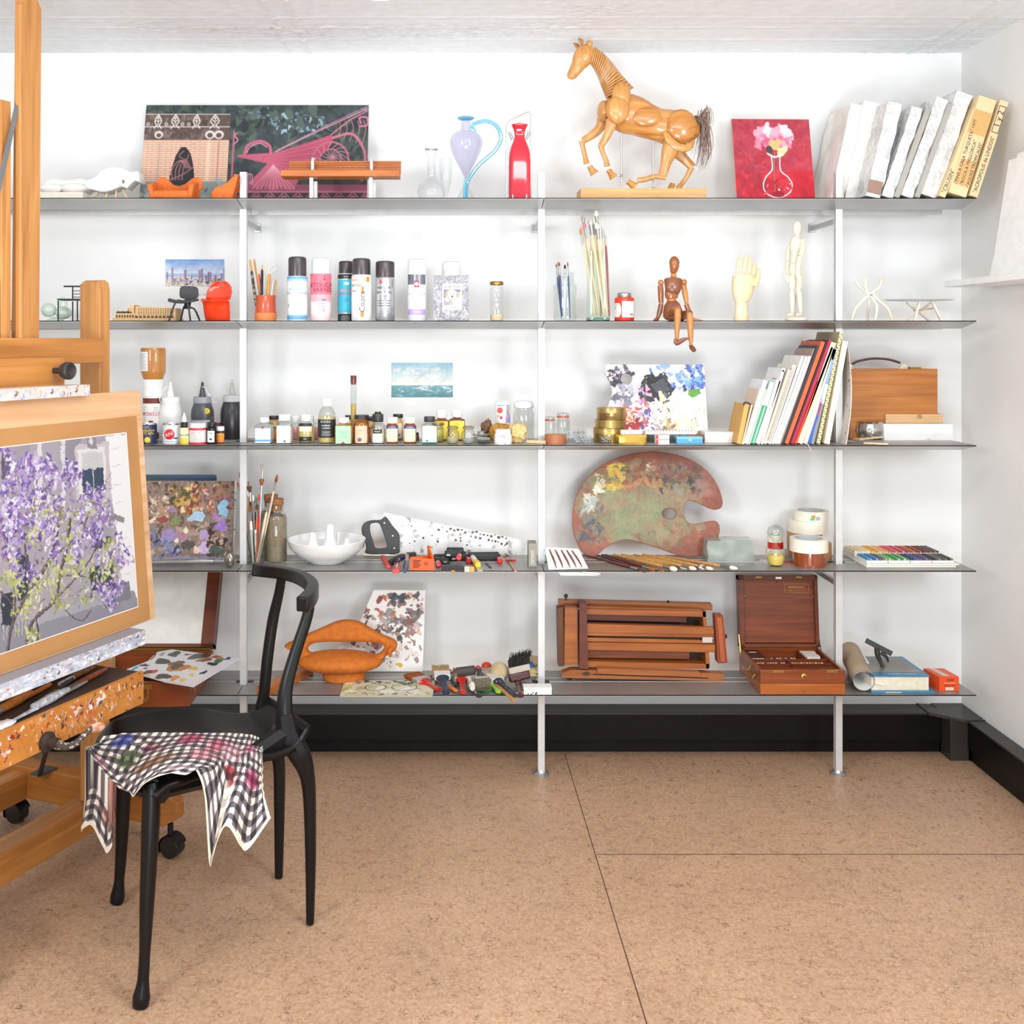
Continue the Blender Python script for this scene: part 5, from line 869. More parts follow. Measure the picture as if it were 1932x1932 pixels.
bottle('brown bottle with cream label and blue band, right of the matching pair', 773.5, 837.5, 787, 24, mat('#8a4a28', .2, coat=.5), (21, 11, wcap), 17, 3, 0, bl_, group=G)
bottle('little dark bottle peeping out behind the right cream labelled bottle', 787, 832, 815, 8, mat('#7a5a42', .3), (6, 5, bcap), 5, 3, nh=1, group=G)
bottle('square bottle with white label, green foot strip and black ribbed cap', 810.5, 838.5, 786, 31, gl2, (21, 10, mat('#38383c', .35)), 18, 5, 6, ([t_wh, t_tl, t_lg], lb((.04, .86, 0), (.04, .12, 1), txt=[('DE MEDIUM', .005, 0, .76, 2), ('=', 3, 0, .6, 2), ('o', .0035, -.008, .18, 1)])), (.8, lq_c), group=G)
yl = ([mat('#f2d63c', .4), t_ye, t_br], lb((.08, .9, 0), txt=[('=', 2, 0, .78, 2), ('o', .006, 0, .4, 1)], wd=.9))
bottle('brown square bottle with yellow label, left of the white capped pair', 833, 832, 772, 27, mat('#8c4a1e', .2, coat=.4), (20, 16, wcap), 15, 4, 5, yl, group=G)
bottle('brown square bottle with yellow label, right of the white capped pair', 862, 832, 772, 31, mat('#6f2a18', .2, coat=.4), (20, 15, wcap), 15, 4, 5, yl, group=G)
def pot(label, px, by, top, w, fill, fm_, lid=True):
 k = (H-SZ[3])/(by-PY); r = w*k/2; L, k = at(3, px, by, r=r); h = (by-top)*k; t = T('glass_pot', label, 'pot', L, group='tiny glass pots on the middle shelf')
 P(t, 'body', M().lathe([(0, .001), (r*.6, .001), (r*.9, h*.2), (r, h*.42), (r*.9, h*.66), (r*.66, h*.8), (r*.7, h*.86)], 28), gl2)
 if fill: P(t, 'contents', M().lathe([(0, .002), (r*.58, .002), (r*.85, h*.2), (r*.95, h*fill), (0, h*fill)], 24), fm_)
 if lid: P(t, 'lid', M().lathe([(r*.68, h*.84), (r*.82, h*.87), (r*.82, h*.95), (r*.7, h), (0, h)], 28), glass('#e4ddc8', .6, .35))
 return t
pot('round glass pot with cloudy sediment, left of the lidded pair', 854, 838.5, 805, 27, .38, mat('#c9bf9c', .4)); pot('round glass pot with clear grey contents, right of the lidded pair', 883.5, 838.5, 805, 28, .3, mat('#bdbcb4', .4))
bottle('small lidded glass jar behind the green footed bottle', 826, 834, 797, 22, gl2, (25, 5, glass('#dfe6da', .6, .35)), 19, 3, 0, None, (.75, mat('#e6d774', .3)), nh=1, name='glass_jar', cat='jar')
for lb_, px, by, w, h_ in (('flat glass dish lid leaning behind the tiny pots', 901, 833, 18, 8), ('low glass dish with a metal lid in front of the brown sponge', 912, 838, 24, 12)):
 L, k = at(3, px, by, r=.02); r = w*k/2; t = T('glass_dish', lb_, 'dish', L); P(t, 'bowl', M().lathe([(0, .001), (r*.7, .001), (r, h_*k*.6), (r, h_*k*.7)], 24), gl2); P(t, 'lid', M().lathe([(r*1.1, h_*k*.65), (r*1.15, h_*k*.8), (r*.8, h_*k), (0, h_*k)], 24), mat('#a9aba4', .3, .5))
L, k = at(3, 908, by=835, r=.03); S('glass_cover', M().lathe([(.01, .018), (.028, .021), (.03, .024), (.012, .027), (.012, .032), (.017, .034), (0, .035)], 24), mat('#b3b5ad', .25, .3), 'grey glass lid balanced on top of the low glass dish', 'cover', L)
def sponge(label, px, by, w, h_, d, cols, seed, pore=30, n=34):
 L, k = at(3, px, by, r=d*.5); m = M(); m.ball((0, 0, h_*k*.5), 1, n*2, 0, sx=w*k/2, sy=d/2, sz=h_*k*.52)
 for i, v in enumerate(m.v):
  c = v-Vector((0, 0, h_*k*.5)); q_ = v*120+Vector((seed*7, 0, 0)); f_ = 1+.3*noise.noise(v*45+Vector((seed, 3, 0)))-.55*max(0, noise.noise(q_*pore/26)-.05); m.v[i] = c*f_+Vector((0, 0, h_*k*.5)); m.v[i].z = max(m.v[i].z, .0005)
 return S('natural_sponge', m, mat(*cols), label, 'sponge', L, group='natural sponges on the middle shelf', smo=80)
sponge('dark brown crumpled sponge behind the glass dishes', 918, 831, 24, 38, .03, ('#8a6650', .9, 0, '#5d3f30', 160, .5, 300), 1)
sponge('golden yellow ragged sponge left of the pale one', 943, 833, 46, 33, .05, ('#c9973f', .9, 0, '#a87728', 120, .5, 300), 2)
sponge('large pale cream sponge beside the clamp jar', 977, 837, 40, 38, .055, ('#e6cf96', .9, 0, '#cfae6c', 120, .5, 300), 3)
L, k = at(3, 949, by=829.5); t = T('plastic_beaker', 'white plastic tube with coloured dots and a bar code behind the sponges', 'beaker', L+Vector((0, .02, 0))); r = .0255
P(t, 'body', M().lathe([(r*.9, 0), (r, .01), (r*1.02, .11), (r*.9, .124), (r*.8, .127), (0, .127)], 28), mat('#f3f1f4', .35)); m = M(); m.patch(r, .096, .115, -.02, .004, 0)
for x, z, q_, i in ((-.01, .097, .0095, 1), (-.016, .079, .004, 2), (-.006, .073, .005, 3)): m.ball((x, -r, z), q_, 14, i, sy=.2)
m.patch(r, .055, .083, .008, .03, 4);
for i in range(9): m.patch(r, .083+i*.0036, .0850+i*.0036, .011, .022, 5, -.0005, 3)
P(t, 'printed_label', m, [mat('#7fb6dc', .4), mat('#e8433c', .4), mat('#b7b83c', .4), mat('#d3397c', .4), t_li, t_bk])
L, k = at(3, 949, by=838.5, r=.028); r = 16.5*k; cv = Cv(100, 26, '#f5f2ef', 1.2); cv.dabs(60, (0, 100, 0, 9), ['#b8433a', '#c9605a', '#a33430'], .4, 2.2); cv.dabs(14, (0, 100, 22, 26), ['#b8433a'], .5, 2)
t = T('gesso_jar', 'white jar splattered with red paint in front of the pale sponge', 'jar', L); m = M(); m.sheet(cv, 2*pi*r, 17*k, 0, lambda x, z: (r*sin(x/r-pi), -r*cos(x/r-pi), z)); P(t, 'body', m, painted(.4)); P(t, 'base', M().lathe([(0, 0), (r*.9, 0), (r, .001)], 28), wcap); P(t, 'lid', M().lathe([(r*.98, 16.5*k), (r*.88, 19*k), (r*.88, 26*k), (r*.8, 27*k), (0, 27*k)], 28), mat('#efe9e4', .45))
def clampjar(label, px, by, top, w, ring, lidm, D_=None):
 L, k = at(3, px, by, r=.03); r = w*k/2; h = (by-top)*k; t = T('clamp_jar', label, 'jar', L, group='clip top glass jars on the middle shelf')
 P(t, 'body', M().lathe([(0, .001), (r*.9, .001), (r, .008), (r, h*.68), (r*.85, h*.78), (r*.85, h*.83)], 32), gl2); P(t, 'rubber_ring', M().lathe([(r*.86, h*.82), (r*.95, h*.83), (r*.95, h*.86), (r*.86, h*.87)], 32), ring)
 P(t, 'lid', M().lathe([(r*.93, h*.86), (r*.95, h*.89), (r*.9, h*.96), (r*.7, h), (0, h)], 32), lidm); P(t, 'wire_clip', M().tube([(r*.9, -.004, h*.84), (r*1.06, -.004, h*.8), (r*1.04, -.004, h*.7), (r*.98, -.004, h*.64)], .001, 6, sm=3), steel); return t
clampjar('large clip top glass jar with a red and white lid behind the pale sponge', 988, 832, 758, 40, mat('#d9d6d2', .5), mat('#f0efee', .4))
clampjar('clip top jar with orange ring right beside the middle post', 1037, 833, 787, 22, mat('#d9622c', .5), gl2); clampjar('clip top jar with orange ring and raised lid behind the pin boxes', 1062, 832, 780, 26, mat('#d9622c', .5), gl2)
L, k = at(3, 1011, by=838.5); S('wooden_stick', M().bar((-.025, .035, .006), (.03, .004, .006), .012, .010, up=(0, 0, 1)), pale, 'short flat wooden stick on the shelf edge by the middle post', 'stick', L, bev=.001)
L, k = at(3, 1048, by=838.5, r=.034); r = 20*k; t = T('tape_roll', 'brown paper tape roll lying flat beside the middle post', 'tape roll', L); P(t, 'tape', M().lathe([(r*.6, 0), (r, 0), (r, 17*k), (r*.6, 17*k), (r*.6, 0)], 36), mat('#b5714a', .5, h2='#a9663f', vs=40)); P(t, 'core', M().lathe([(r*.52, .0005), (r*.6, .0005), (r*.6, 17*k), (r*.52, 17*k), (r*.52, .0005)], 32), card)
pinm = mat('#c9c6c4', .25, .7)
for lb_, px, by, w, h_, z0, cols in (('clear plastic box of pins stacked on the clear box behind', 1085, 834, 42, 11, 13, 7), ('clear plastic pin box at the shelf front edge', 1098, 838, 33, 15, 0, 6), ('clear plastic box of shiny rings under the pin box', 1085, 834, 41, 12.4, 0, 7)):
 L, k = at(3, px, by, r=.015); L.z += z0*k+.0004; t = T('pin_box', lb_, 'box', L, group='clear pin boxes'); a = w*k/2; P(t, 'box', M().box(-a, a, -.015, .015, 0, h_*k-.0006), glass('#f6f8f8', .4, .1))
 m = M(); g = random.Random(px);
 for i in range(26): m.ball((g.uniform(-a*.9, a*.9), g.uniform(-.012, .012), .003+g.random()*h_*k*.5), .0028, 6, 0)
 o = P(t, 'pins', m, pinm); o['kind'] = 'stuff'
L, k = at(3, 1143, by=837, r=.02); t = T('pin_pot', 'small round clear pot of pins before the gold tins', 'pot', L); r = 12.5*k; P(t, 'pot', M().lathe([(0, 0), (r*.82, 0), (r, 15*k), (r*1.05, 15.5*k)], 24), gl2); m = M(); g = random.Random(3)
for i in range(50): a = g.uniform(0, 6.28); q_ = r*.75*g.random()**.5; m.ball((q_*cos(a), q_*sin(a), .003+g.random()*9*k), .0028, 6, 0)
o = P(t, 'pins', m, pinm); o['kind'] = 'stuff'
gold = mat('#b99d63', .28, .85, h2='#a58a52', vs=14); z = 0
for i, (lb_, px, w, h_) in enumerate((('largest round gold tin at the bottom of the stack', 1149, 60, 27), ('middle flat gold tin of the stack', 1151.5, 58, 15), ('top gold tin of the stack with lettering on its side', 1153, 54.5, 22))):
 L, k = at(3, px, by=836, r=.05); L.z += z; r = w*k/2; hh = h_*k; t = T('gold_tin', lb_, 'tin', L, group='stack of round gold tins')
 P(t, 'base', M().lathe([(r*.97, 0), (r*.985, .001), (r*.985, hh*.7)], 40), gold); P(t, 'lid', M().lathe([(r, hh*.62), (r, hh*.68), (r*.99, hh*.7), (r*.99, hh*.93), (r*1.005, hh*.95), (r, hh*.99), (r*.9, hh), (r*.9, hh*.97), (0, hh*.97)], 40), gold); z += hh+.0003
 if i == 2: m = M(); m.text('travel', .0115, -.022, hh*.5, 0, r, y=-.0006); m.text('sweets', .0115, -.014, hh*.26, 0, r, y=-.0006); P(t, 'lettering', m, mat('#4a3a22', .5), smo=0)
cv = Cv(186, 130, '#efeae8', 1.7, edge='#e6dfda'); cv.noise(.03, 9)
cv.dabs(70, (10, 70, 5, 75), ['#e9d8dc', '#d9cbe0', '#e6c3c8', '#f3eef2', '#cfd3e2'], 3, 10); cv.dabs(50, (80, 186, 2, 40), ['#a9c6ea', '#7fa6e0', '#cbdcf2', '#5d7fd0', '#e7eef8', '#3f58b8', '#8f9fc0'], 2, 9); cv.dabs(26, (140, 182, 4, 46), ['#3f6fc8', '#2c3f9c', '#7fb0ea', '#4a5a9a', '#20307c'], 2, 7)
cv.dabs(34, (4, 32, 6, 36), ['#23232a', '#34343c', '#4a4a56', '#1a1a20'], 2, 6); cv.dabs(14, (34, 54, 2, 22), ['#24242c', '#3a3c46', '#8f9aa8'], 2, 6); cv.ell(90, 42, 26, 24, '#34353d', 1, .3, .2); cv.dabs(50, (66, 124, 20, 66), ['#2a2a31', '#3d3f49', '#22222a', '#50525e', '#6d7280'], 3, 9); cv.ell(84, 36, 14, 13, '#212127', 1, 0, .2); cv.ell(102, 36, 10, 12, '#55575f', .7, 0, .2)
cv.dabs(40, (14, 50, 36, 72), ['#77798a', '#9a9cab', '#5d5f70', '#b7b6c4', '#848094'], 2, 8); cv.dabs(26, (80, 126, 56, 86), ['#efe0c0', '#e9d6b0', '#f4ead2'], 3, 9); cv.dabs(22, (86, 130, 60, 84), ['#2a2a30', '#4a4a50'], .6, 2.4); cv.dabs(16, (56, 80, 30, 66), ['#e7a9c2', '#d9c0e4', '#e68fae', '#cdb2da'], 2, 6)
cv.dabs(46, (24, 66, 66, 108), ['#d93a28', '#e4502e', '#c22a22', '#d8806a', '#e98a3c', '#f0e4e0'], 1.5, 5); cv.dabs(40, (50, 96, 80, 112), ['#6b4a86', '#a9a0cc', '#b3363a', '#8c3f3a', '#cbb6d8', '#e9e2ee', '#54528c'], 1.5, 6); cv.dabs(40, (84, 120, 92, 116), ['#b4a89a', '#8a6a50', '#d9cfc4', '#6d4a3a', '#a58f80'], 1.5, 6)
cv.dabs(24, (98, 140, 94, 122), ['#e9b02e', '#f0c84a', '#d99a20', '#8a6a2c'], 1.2, 5); cv.dabs(60, (122, 180, 46, 118), ['#f5f2ee', '#e4ddd4', '#f0d9b8', '#d9dfe8', '#cfcac6', '#ece6f0'], 2, 10); cv.ell(163, 48, 7, 7, '#5f9a3c', 1, 0, .3); cv.dabs(20, (150, 182, 76, 118), ['#7a3a3c', '#54608c', '#c9a05a', '#3f4f86'], .8, 2.6); cv.dabs(10, (50, 80, 60, 76), ['#4a2f7c', '#e0634f'], 1.5, 3.4); cv.dabs(14, (30, 75, 84, 120), ['#c02a2a', '#992222'], 1.5, 6)
cv.dabs(160, (10, 180, 6, 122), ['#ffffff', '#f3eeee', '#e9e4ea', '#f7f2ea'], .5, 2.2); cv.warp(3.5, 9).warp(1.6, 3, 5).noise(.03, 3)
hx_, hy_, hr_ = 40, 28, 11
L = W(1146, 833, 3.56); L.z = SZ[3]+.0008; kk = 3.56/F; m = M();
m.sheet(cv, 190*kk, 146*kk, 0); keep = []
for f_ in m.f:      # cut the thumb hole and the hollow edge out of the painted sheet
 c = sum((m.v[i] for i in f_), Vector())/4; x, y = c.x/kk, 146-c.z/kk
 if math.hypot(x-hx_, (y-hy_)) < hr_: continue
 if x < 12*math.exp(-((y-52)/26)**2): continue
 keep.append(f_)
m.f = keep; m.mi = [0]*len(keep);
S('palette_board', m, painted(.45, .6), 'white palette board crusted with thick paint and a round thumb hole', 'palette', L, rx=-R(14)).modifiers.new('s', 'SOLIDIFY').thickness = -.006
L, k = at(3, 1193, by=838, r=.0); t = T('brass_tin', 'long rounded brass tin with a yellow lid edge', 'tin', L); a = 28*k
m = M(); m.lathe([(a*.95, 0), (a, .001), (a, 13*k)], 40, sq=7, y=.022, sy=.55); P(t, 'base', m, mat('#c2a04e', .25, .85)); m = M(); m.lathe([(a*1.01, 12.5*k), (a*1.02, 13*k), (a*1.02, 16*k), (a*.98, 17*k), (0, 17*k)], 40, sq=7, y=.022, sy=.55); P(t, 'lid', m, mat('#dda02a', .35))
L2 = Vector(L)+Vector((0, .012, 17*k+.0004)); t = T('plasticine_pack', 'white wrapped modelling clay pack with red lettering on the brass tin', 'packet', L2); P(t, 'wrapper', M().box(-20*k, 19*k, 0, .03, 0, 8.5*k), mat('#f0ece6', .35), bev=.002); m = M(); m.text('PLASTILINA', .0072, -7*k, 4*k, 0, y=-.0004); m.text('JOVI', .008, 12*k, 4*k, 1, y=-.0004); P(t, 'lettering', m, [t_rd, t_or], smo=0)
L, k = at(3, 1277, by=834, r=0); t = T('pastel_case', 'dark green case with coloured squares under the white strip box', 'case', L); P(t, 'case', M().box(-53*k, 54*k, 0, .035, 0, 14*k), mat('#4d5a50', .5)); m = M()
for x0, x1, i in ((-5, 3, 0), (8, 20, 0), (22, 34, 1), (34, 42, 2), (44, 50, 1)): m.flat(x0*k, x1*k, 8*k, 13.5*k, i, -.0004)
P(t, 'colour_squares', m, [mat('#4a8fa0', .5), mat('#c8503c', .5), mat('#4a7a50', .5)], smo=0)
L2 = Vector(L)+Vector((-12*k, .004, 14*k+.0004)); t = T('strip_box', 'long narrow white box of wrapped sticks on the dark green case', 'box', L2); P(t, 'tray', M().box(-48*k, 49*k, 0, .028, 0, 5*k), mat('#eeeae2', .5))
for i in range(16): P(t, 'stick', M().tube([((-44+i*5.8)*k, .002, 5.8*k), ((-44+i*5.8+1)*k, .026, 5.8*k)], 2.2*k, 8), mat('#f3efe8', .5))
for lb_, z0 in (('lower of the two small white boxes with red ends', 0), ('upper of the two small white boxes with red ends', 9.3)):
 L, k = at(3, 1250, by=838, r=0); L.z += z0*k; t = T('small_box', lb_, 'box', L, group='small white and red boxes'); P(t, 'carton', M().box(-12*k, 13*k, 0, .03, 0, 9*k), mat('#f5f3f0', .5), bev=.0008); m = M(); m.flat(-12*k, -8*k, 0.4*k, 8.6*k, 0, -.0005); m.flat(-8*k, 13*k, 8.2*k, 9*k, 0, -.0005); P(t, 'red_end', m, mat('#cf3a30', .5), smo=0)
L, k = at(3, 1302, by=837, r=0); t = T('plastic_case', 'flat light blue plastic case near the shelf edge', 'case', L); P(t, 'base', M().box(-25*k, 24*k, 0, .032, 0, 7*k), mat('#5fb0de', .3), bev=.001); P(t, 'lid', M().box(-25*k, 24*k, 0, .032, 7.2*k, 12.5*k), mat('#74bde4', .3), bev=.001); P(t, 'catch', M().box(-3*k, 3*k, -.0015, 0, 5*k, 9*k), mat('#9fd2ee', .3))
L, k = at(3, 1364, by=835, r=0); m = M(); m.box(-34*k, 33*k, 0, .07, 0, 20*k); o = S('plaster_block', m, mat('#f1efeb', .3, h2='#e2dfda', vs=20), 'white block wrapped in film left of the leaning books', 'block', L); wrinkle(o, .003, 40)
cz_ = 'leaning notebooks and books on the middle shelf'
bk = [('notebook', '#d9a654', 'small tan notebook with a black clip, first of the leaning books', 1390, 9, 1405, 764, 3.55), ('sketchbook', '#efe4cc', 'thin cream pad just right of the tan notebook', 1399.5, 2.5, 1418, 764, 3.5), ('sketchbook', '#e2cdb4', 'thin beige sketchbook standing between the tan notebook and the white book', 1402, 2.4, 1433, 735, 3.56),
 ('book', '#f1f2f6', 'plain white book, first tall white spine from the left', 1404, 8.6, 1441, 719, 3.56), ('sketchbook', '#ece2cc', 'thin cream pad left of the green folder', 1413, 2.4, 1445, 735, 3.5), ('folder', '#2fa873', 'green and white translucent folder among the white books', 1415.5, 9, 1453, 723, 3.56),
 ('book', '#f4f3ef', 'white book directly right of the green folder', 1425, 9, 1465.5, 719, 3.56), ('folder', '#f3f2f2', 'white rounded folder with a magenta patch on its side', 1435, 5, 1476, 699, 3.58), ('sketchbook', '#e8d8c0', 'beige pad left of the wire bound notebook', 1440.5, 6, 1487, 699, 3.58),
 ('spiral_notebook', '#f0e6d8', 'wire bound notebook with black coils along its edge', 1447, 8, 1496, 690, 3.58), ('sketchbook', '#f3f1ec', 'white sketchbook right of the wire bound notebook', 1455.5, 5, 1513, 673, 3.6), ('sketchbook', '#efede7', 'second white sketchbook right of the wire bound notebook', 1461, 5, 1519.5, 674, 3.6), ('sketchbook', '#f5f4f0', 'third white sketchbook right of the wire bound notebook', 1466.5, 5, 1526, 673, 3.6),
 ('portfolio', '#a88f86', 'thin greyish brown folder left of the black book', 1472, 2, 1535.5, 658, 3.6), ('book', '#2b262e', 'black book left of the orange spine', 1474.2, 6, 1541, 654, 3.6), ('book', '#d8602f', 'orange spined book among the leaning books', 1480.5, 8, 1550, 646, 3.62), ('book', '#2c2126', 'thin black book between the orange and crimson spines', 1489, 2.6, 1560, 643, 3.62),
 ('book', '#b01744', 'crimson spined book right of the orange one', 1492, 6.4, 1564, 643, 3.62), ('book', '#dc4a1c', 'narrow red orange book touching the crimson spine', 1498.8, 5, 1568, 656, 3.58), ('book', '#e4d3b8', 'cream book right of the red orange one', 1504.3, 11, 1568.5, 648, 3.6), ('book', '#f6f5f3', 'white book left of the blue spine', 1516, 7.5, 1571.5, 660, 3.58),
 ('book', '#3a62b8', 'blue spined book with a red striped band', 1524.3, 5, 1569, 680, 3.56), ('book', '#8c8f96', 'grey spined book between the blue one and the checked one', 1530, 6.4, 1573.5, 657, 3.58), ('book', '#e8dcae', 'tall book with blue and yellow checked spine and woven cover', 1541, 6, 1585, 627, 3.64), ('canvas_board', '#efe4cc', 'thick cream canvas board at the right of the leaning books', 1555, 10.5, 1590, 645, 3.62)]
for n, c, lb_, x0, th, x1, ty, d1 in bk:
 o, wd, ln = slab(3, n, mat(c, .5), lb_, 'book' if n == 'book' else n.replace('_', ' '), x0, th, x1, ty, 3.425, d1, cz_, bev=.0006)
 if n == 'spiral_notebook':
  for i in range(46): z_ = .01+i*(ln-.02)/46; P(o, 'coil', M().tube([(-.001, .004, z_), (-.003, -.003, z_+.0005), (wd*.5, -.006, z_+.001), (wd*.7, -.001, z_+.001)], .0007, 4, sm=2), blackm)
 if 'tan notebook with' in lb_: P(o, 'clip', M().tube([(-.002, .0, ln-.004), (-.002, -.002, ln+.003), (wd*.5, -.003, ln+.005), (wd+.004, 0, ln+.002)], .0025, 6, sm=3), bcap)
 if 'green' in lb_ and n == 'folder': P(o, 'white_top', M().box(-.0004, wd+.0004, -.0006, d1-3.425, ln*.62, ln+.0004), mat('#cfeee0', .35)); P(o, 'highlight_strip', M().box(wd*.5, wd*.75, -.0008, 0, 0.004, ln*.6), mat('#bfe9d4', .3))
 if 'magenta' in lb_: P(o, 'patch', M().box(-.0006, 0, .03, .075, ln-.075, ln-.03), mat('#b06a86', .5)); P(o, 'rounded_top', M().tube([(wd/2, .0, ln), (wd/2, d1-3.43, ln)], wd*.75, 12), mat('#eeeef0', .3))
 if 'blue spined' in lb_:
  P(o, 'pale_upper_cover', M().box(-.0003, wd+.0003, -.0005, .02, ln*.5, ln+.0003), mat('#8ea6de', .5)); m = M()
  for i in range(12): m.flat(0, wd, ln*.34+i*.0045, ln*.34+i*.0045+.0024, 0, -.0008)
  P(o, 'striped_band', m, mat('#c8505a', .5), smo=0)
 if lb_.startswith('tall book'):
  m = M(); g = random.Random(5)
  for i in range(int(ln/.0085)):
   for j in (0, 1): m.flat(wd*(.5*j), wd*(.5*j+.5), i*.0085+j*.002, i*.0085+.004+j*.002, (i+j) % 2, -.0006)
  P(o, 'checked_spine', m, [mat('#6d7c90', .6), mat('#e6c65a', .6)], smo=0)
  m = M()
  for i in range(40): y = .004+i*.0053; m.add([(-.0004, y, ln*.55), (-.0004, y+.003, ln*.55), (-.0004, y+.003, ln-.002), (-.0004, y, ln-.002)], [(3, 2, 1, 0)], i % 2)
  P(o, 'woven_cover', m, [mat('#b9a684', .8), mat('#8d8a86', .8)], smo=0)
 if 'grey spined' in lb_: P(o, 'white_patch', M().flat(.0, wd, ln*.42, ln*.62, 0, -.0006), t_wh, smo=0)
for i, (lb_, x, ty, c, w_) in enumerate((('grey cardboard card rising behind the wire bound notebook', 1497, 675, '#85868c', 14), ('grey card with pale edge rising behind the white sketchbooks', 1522, 658, '#8f9094', 17), ('brochure with a black swirl rising behind the orange book', 1534, 645, '#c9b3b4', 24))):
 L = W(x, 0, 3.64); L.z = SZ[3]; h_ = H-(ty-PY)*3.64/F-SZ[3]; m = M(); a = R(17); m.hexa([(-.045, 0, 0), (-.02, 0, 0), (-.02, .006, 0), (-.045, .006, 0)], [(.0, .02, h_), (w_*1.9*3.6/F, .02, h_), (w_*1.9*3.6/F, .026, h_), (.0, .026, h_)]); S('card', m, mat(c, .5), lb_, 'card', L, group='cards behind the leaning books')
cv = Cv(40, 180, '#ece4dc', 1.5); cv.noise(.03, 10); cv.dabs(26, (14, 40, 10, 110), ['#a8584a', '#3f78a8', '#c9a8a0', '#7a4a6c', '#b5602c'], .5, 2.4); cv.dabs(12, (32, 40, 60, 180), ['#2f2f36', '#7a3a5a'], .6, 2.6)
m = M(); m.sheet(cv, 1, 1, 0, lambda x, z: W(1562+(x)*(34+8*sin(z*pi)+6*z)-z*2+26*z*(1-x), 840-z*184, 3.43+.17*(1-x)+.03*z)); m.v = [Vector((v.x, v.y, max(v.z, SZ[3]+.001))) for v in m.v]
S('paint_stained_sheet', m, painted(.6), 'curved pale sheet stained with paint leaning against the cream canvas board', 'sheet').modifiers.new('s', 'SOLIDIFY').thickness = .002
S('ribbon_marker', M().tube([W(1519, 837, 3.42)+Vector((0, 0, .004)), W(1524, 838, 3.396), W(1528, 845, 3.392), W(1531, 851, 3.393)], .0016, 5, flat=.4, sm=3), mat('#c9b8a4', .8), 'cloth ribbon hanging over the shelf edge under the books', 'ribbon')
L = W(1687, 833, 3.6); L.z = SZ[3]+.0005; k = 3.6/F; t = T('wooden_case', 'flat teak briefcase with a curved dark handle', 'case', L); tk = wood('#c07a34', '#9c5a20', 'X', .9, .4, .2)
P(t, 'front_panel', M().box(-83*k, 82*k, 0, .012, 0, 133*k), tk, bev=.001); P(t, 'rim', M().box(-82.5*k, 81.5*k, .012, .085, 0, 132.4*k), wood('#a8622a', '#8a4c1c', 'X', 1, .4), bev=.001)
P(t, 'handle', M().tube([(-72*k, .04, 140*k), (-62*k, .04, 146*k), (-40*k, .04, 151*k), (-22*k, .04, 152*k), (0, .04, 150*k), (20*k, .04, 144*k)], .004, 8, flat=1.8, sm=4), mat('#4a2b26', .4))
for x in (-78, 25): m = M(); m.hexa([((x-9)*k, .03, 132.4*k), ((x+9)*k, .03, 132.4*k), ((x+9)*k, .05, 132.4*k), ((x-9)*k, .05, 132.4*k)], [((x-2)*k, .033, 141*k), ((x+6)*k, .033, 141*k), ((x+6)*k, .047, 141*k), ((x-2)*k, .047, 141*k)]); P(t, 'handle_mount', m, mat('#e6dcc0', .4), bev=.001)
P(t, 'latch', M().box(36*k, 56*k, .02, .05, 132.4*k, 136*k), brass, bev=.001)
L, k = at(3, 1640, by=831, r=.04); q = lambda x, z, y=0.: ((x-1640)*k, y, z*k); t = T('steel_jug', 'polished round steel jug with a looped handle', 'jug', L)
P(t, 'body', M().lathe([(0, 0), (.028, .0), (.044, .012), (.049, .03), (.047, .042), (.042, .054), (.046, .06), (.044, .06), (.03, .02), (0, .018)], 36), mat('#cfcfcd', .08, 1.0)); P(t, 'handle', M().tube([(.044, -.005, .056), (.062, -.006, .06), (.067, -.006, .05), (.064, -.006, .03), (.056, -.006, .018), (.046, -.006, .014)], .004, 8, sm=4), mat('#cfcfcd', .1, 1.0))
for i, (lb_, a, b) in enumerate((('wood offcut stick lying lowest in front of the jug', (1612, 829, 1652, 822), 0), ('wood offcut stick crossing in front of the jug', (1620, 832, 1664, 826), 0), ('wood offcut stick at the shelf edge under the jug', (1630, 836, 1676, 834), 0))):
 x0, y0, x1, y1 = a; D0 = (H-SZ[3])*F/(y0+2-PY); D1 = (H-SZ[3])*F/(y1+6-PY); z_ = SZ[3]+.004+.005*(i == 1); S('wooden_stick', M().bar(((x0-PX)*D0/F, D0, z_), ((x1-PX)*D1/F, D1, z_+.004*(i < 2)), .012, .005, up=(0, 0, 1)), pale, lb_, 'stick', group='wood offcuts by the jug')
L, k = at(3, 1732, by=831, r=0); t = T('white_carton', 'low white cardboard carton with a small sticker', 'box', L); P(t, 'carton', M().box(-64*k, 66*k, 0, .1, 0, 31*k), mat('#f1f0ee', .55), bev=.001); P(t, 'thumb_notch', M().ext([circ(20*k, 0, 5*k, 16, 4*k)], .0006).tr(), mat('#d9d6d2', .6)).location = (0, -.0004, .0005)
t2 = t; m = M(); m.add([(-64*k-.0004, .02, 8*k), (-64*k-.0004, .05, 8*k), (-64*k-.0004, .05, 20*k), (-64*k-.0004, .02, 20*k)], [(0, 3, 2, 1)]); P(t, 'sticker', m, mat('#d4d4da', .5), smo=0)
L2 = Vector(L)+Vector((-2*k, .02, 31*k+.0004)); t = T('kraft_carton', 'flat brown cardboard box resting on the white carton', 'box', L2); P(t, 'tray', M().box(-54*k, 54*k, 0, .065, 0, 14*k), mat('#cda679', .65), bev=.0008); P(t, 'lid', M().box(-54.5*k, 54.5*k, -.0006, .066, 13*k, 17.5*k), mat('#d2ac80', .65), bev=.0008); P(t, 'thumb_notch', M().ext([circ(10*k, 13*k, 5*k, 16, 4.4*k)], .0006), mat('#a8835a', .7)).location = (0, -.0012, 0)
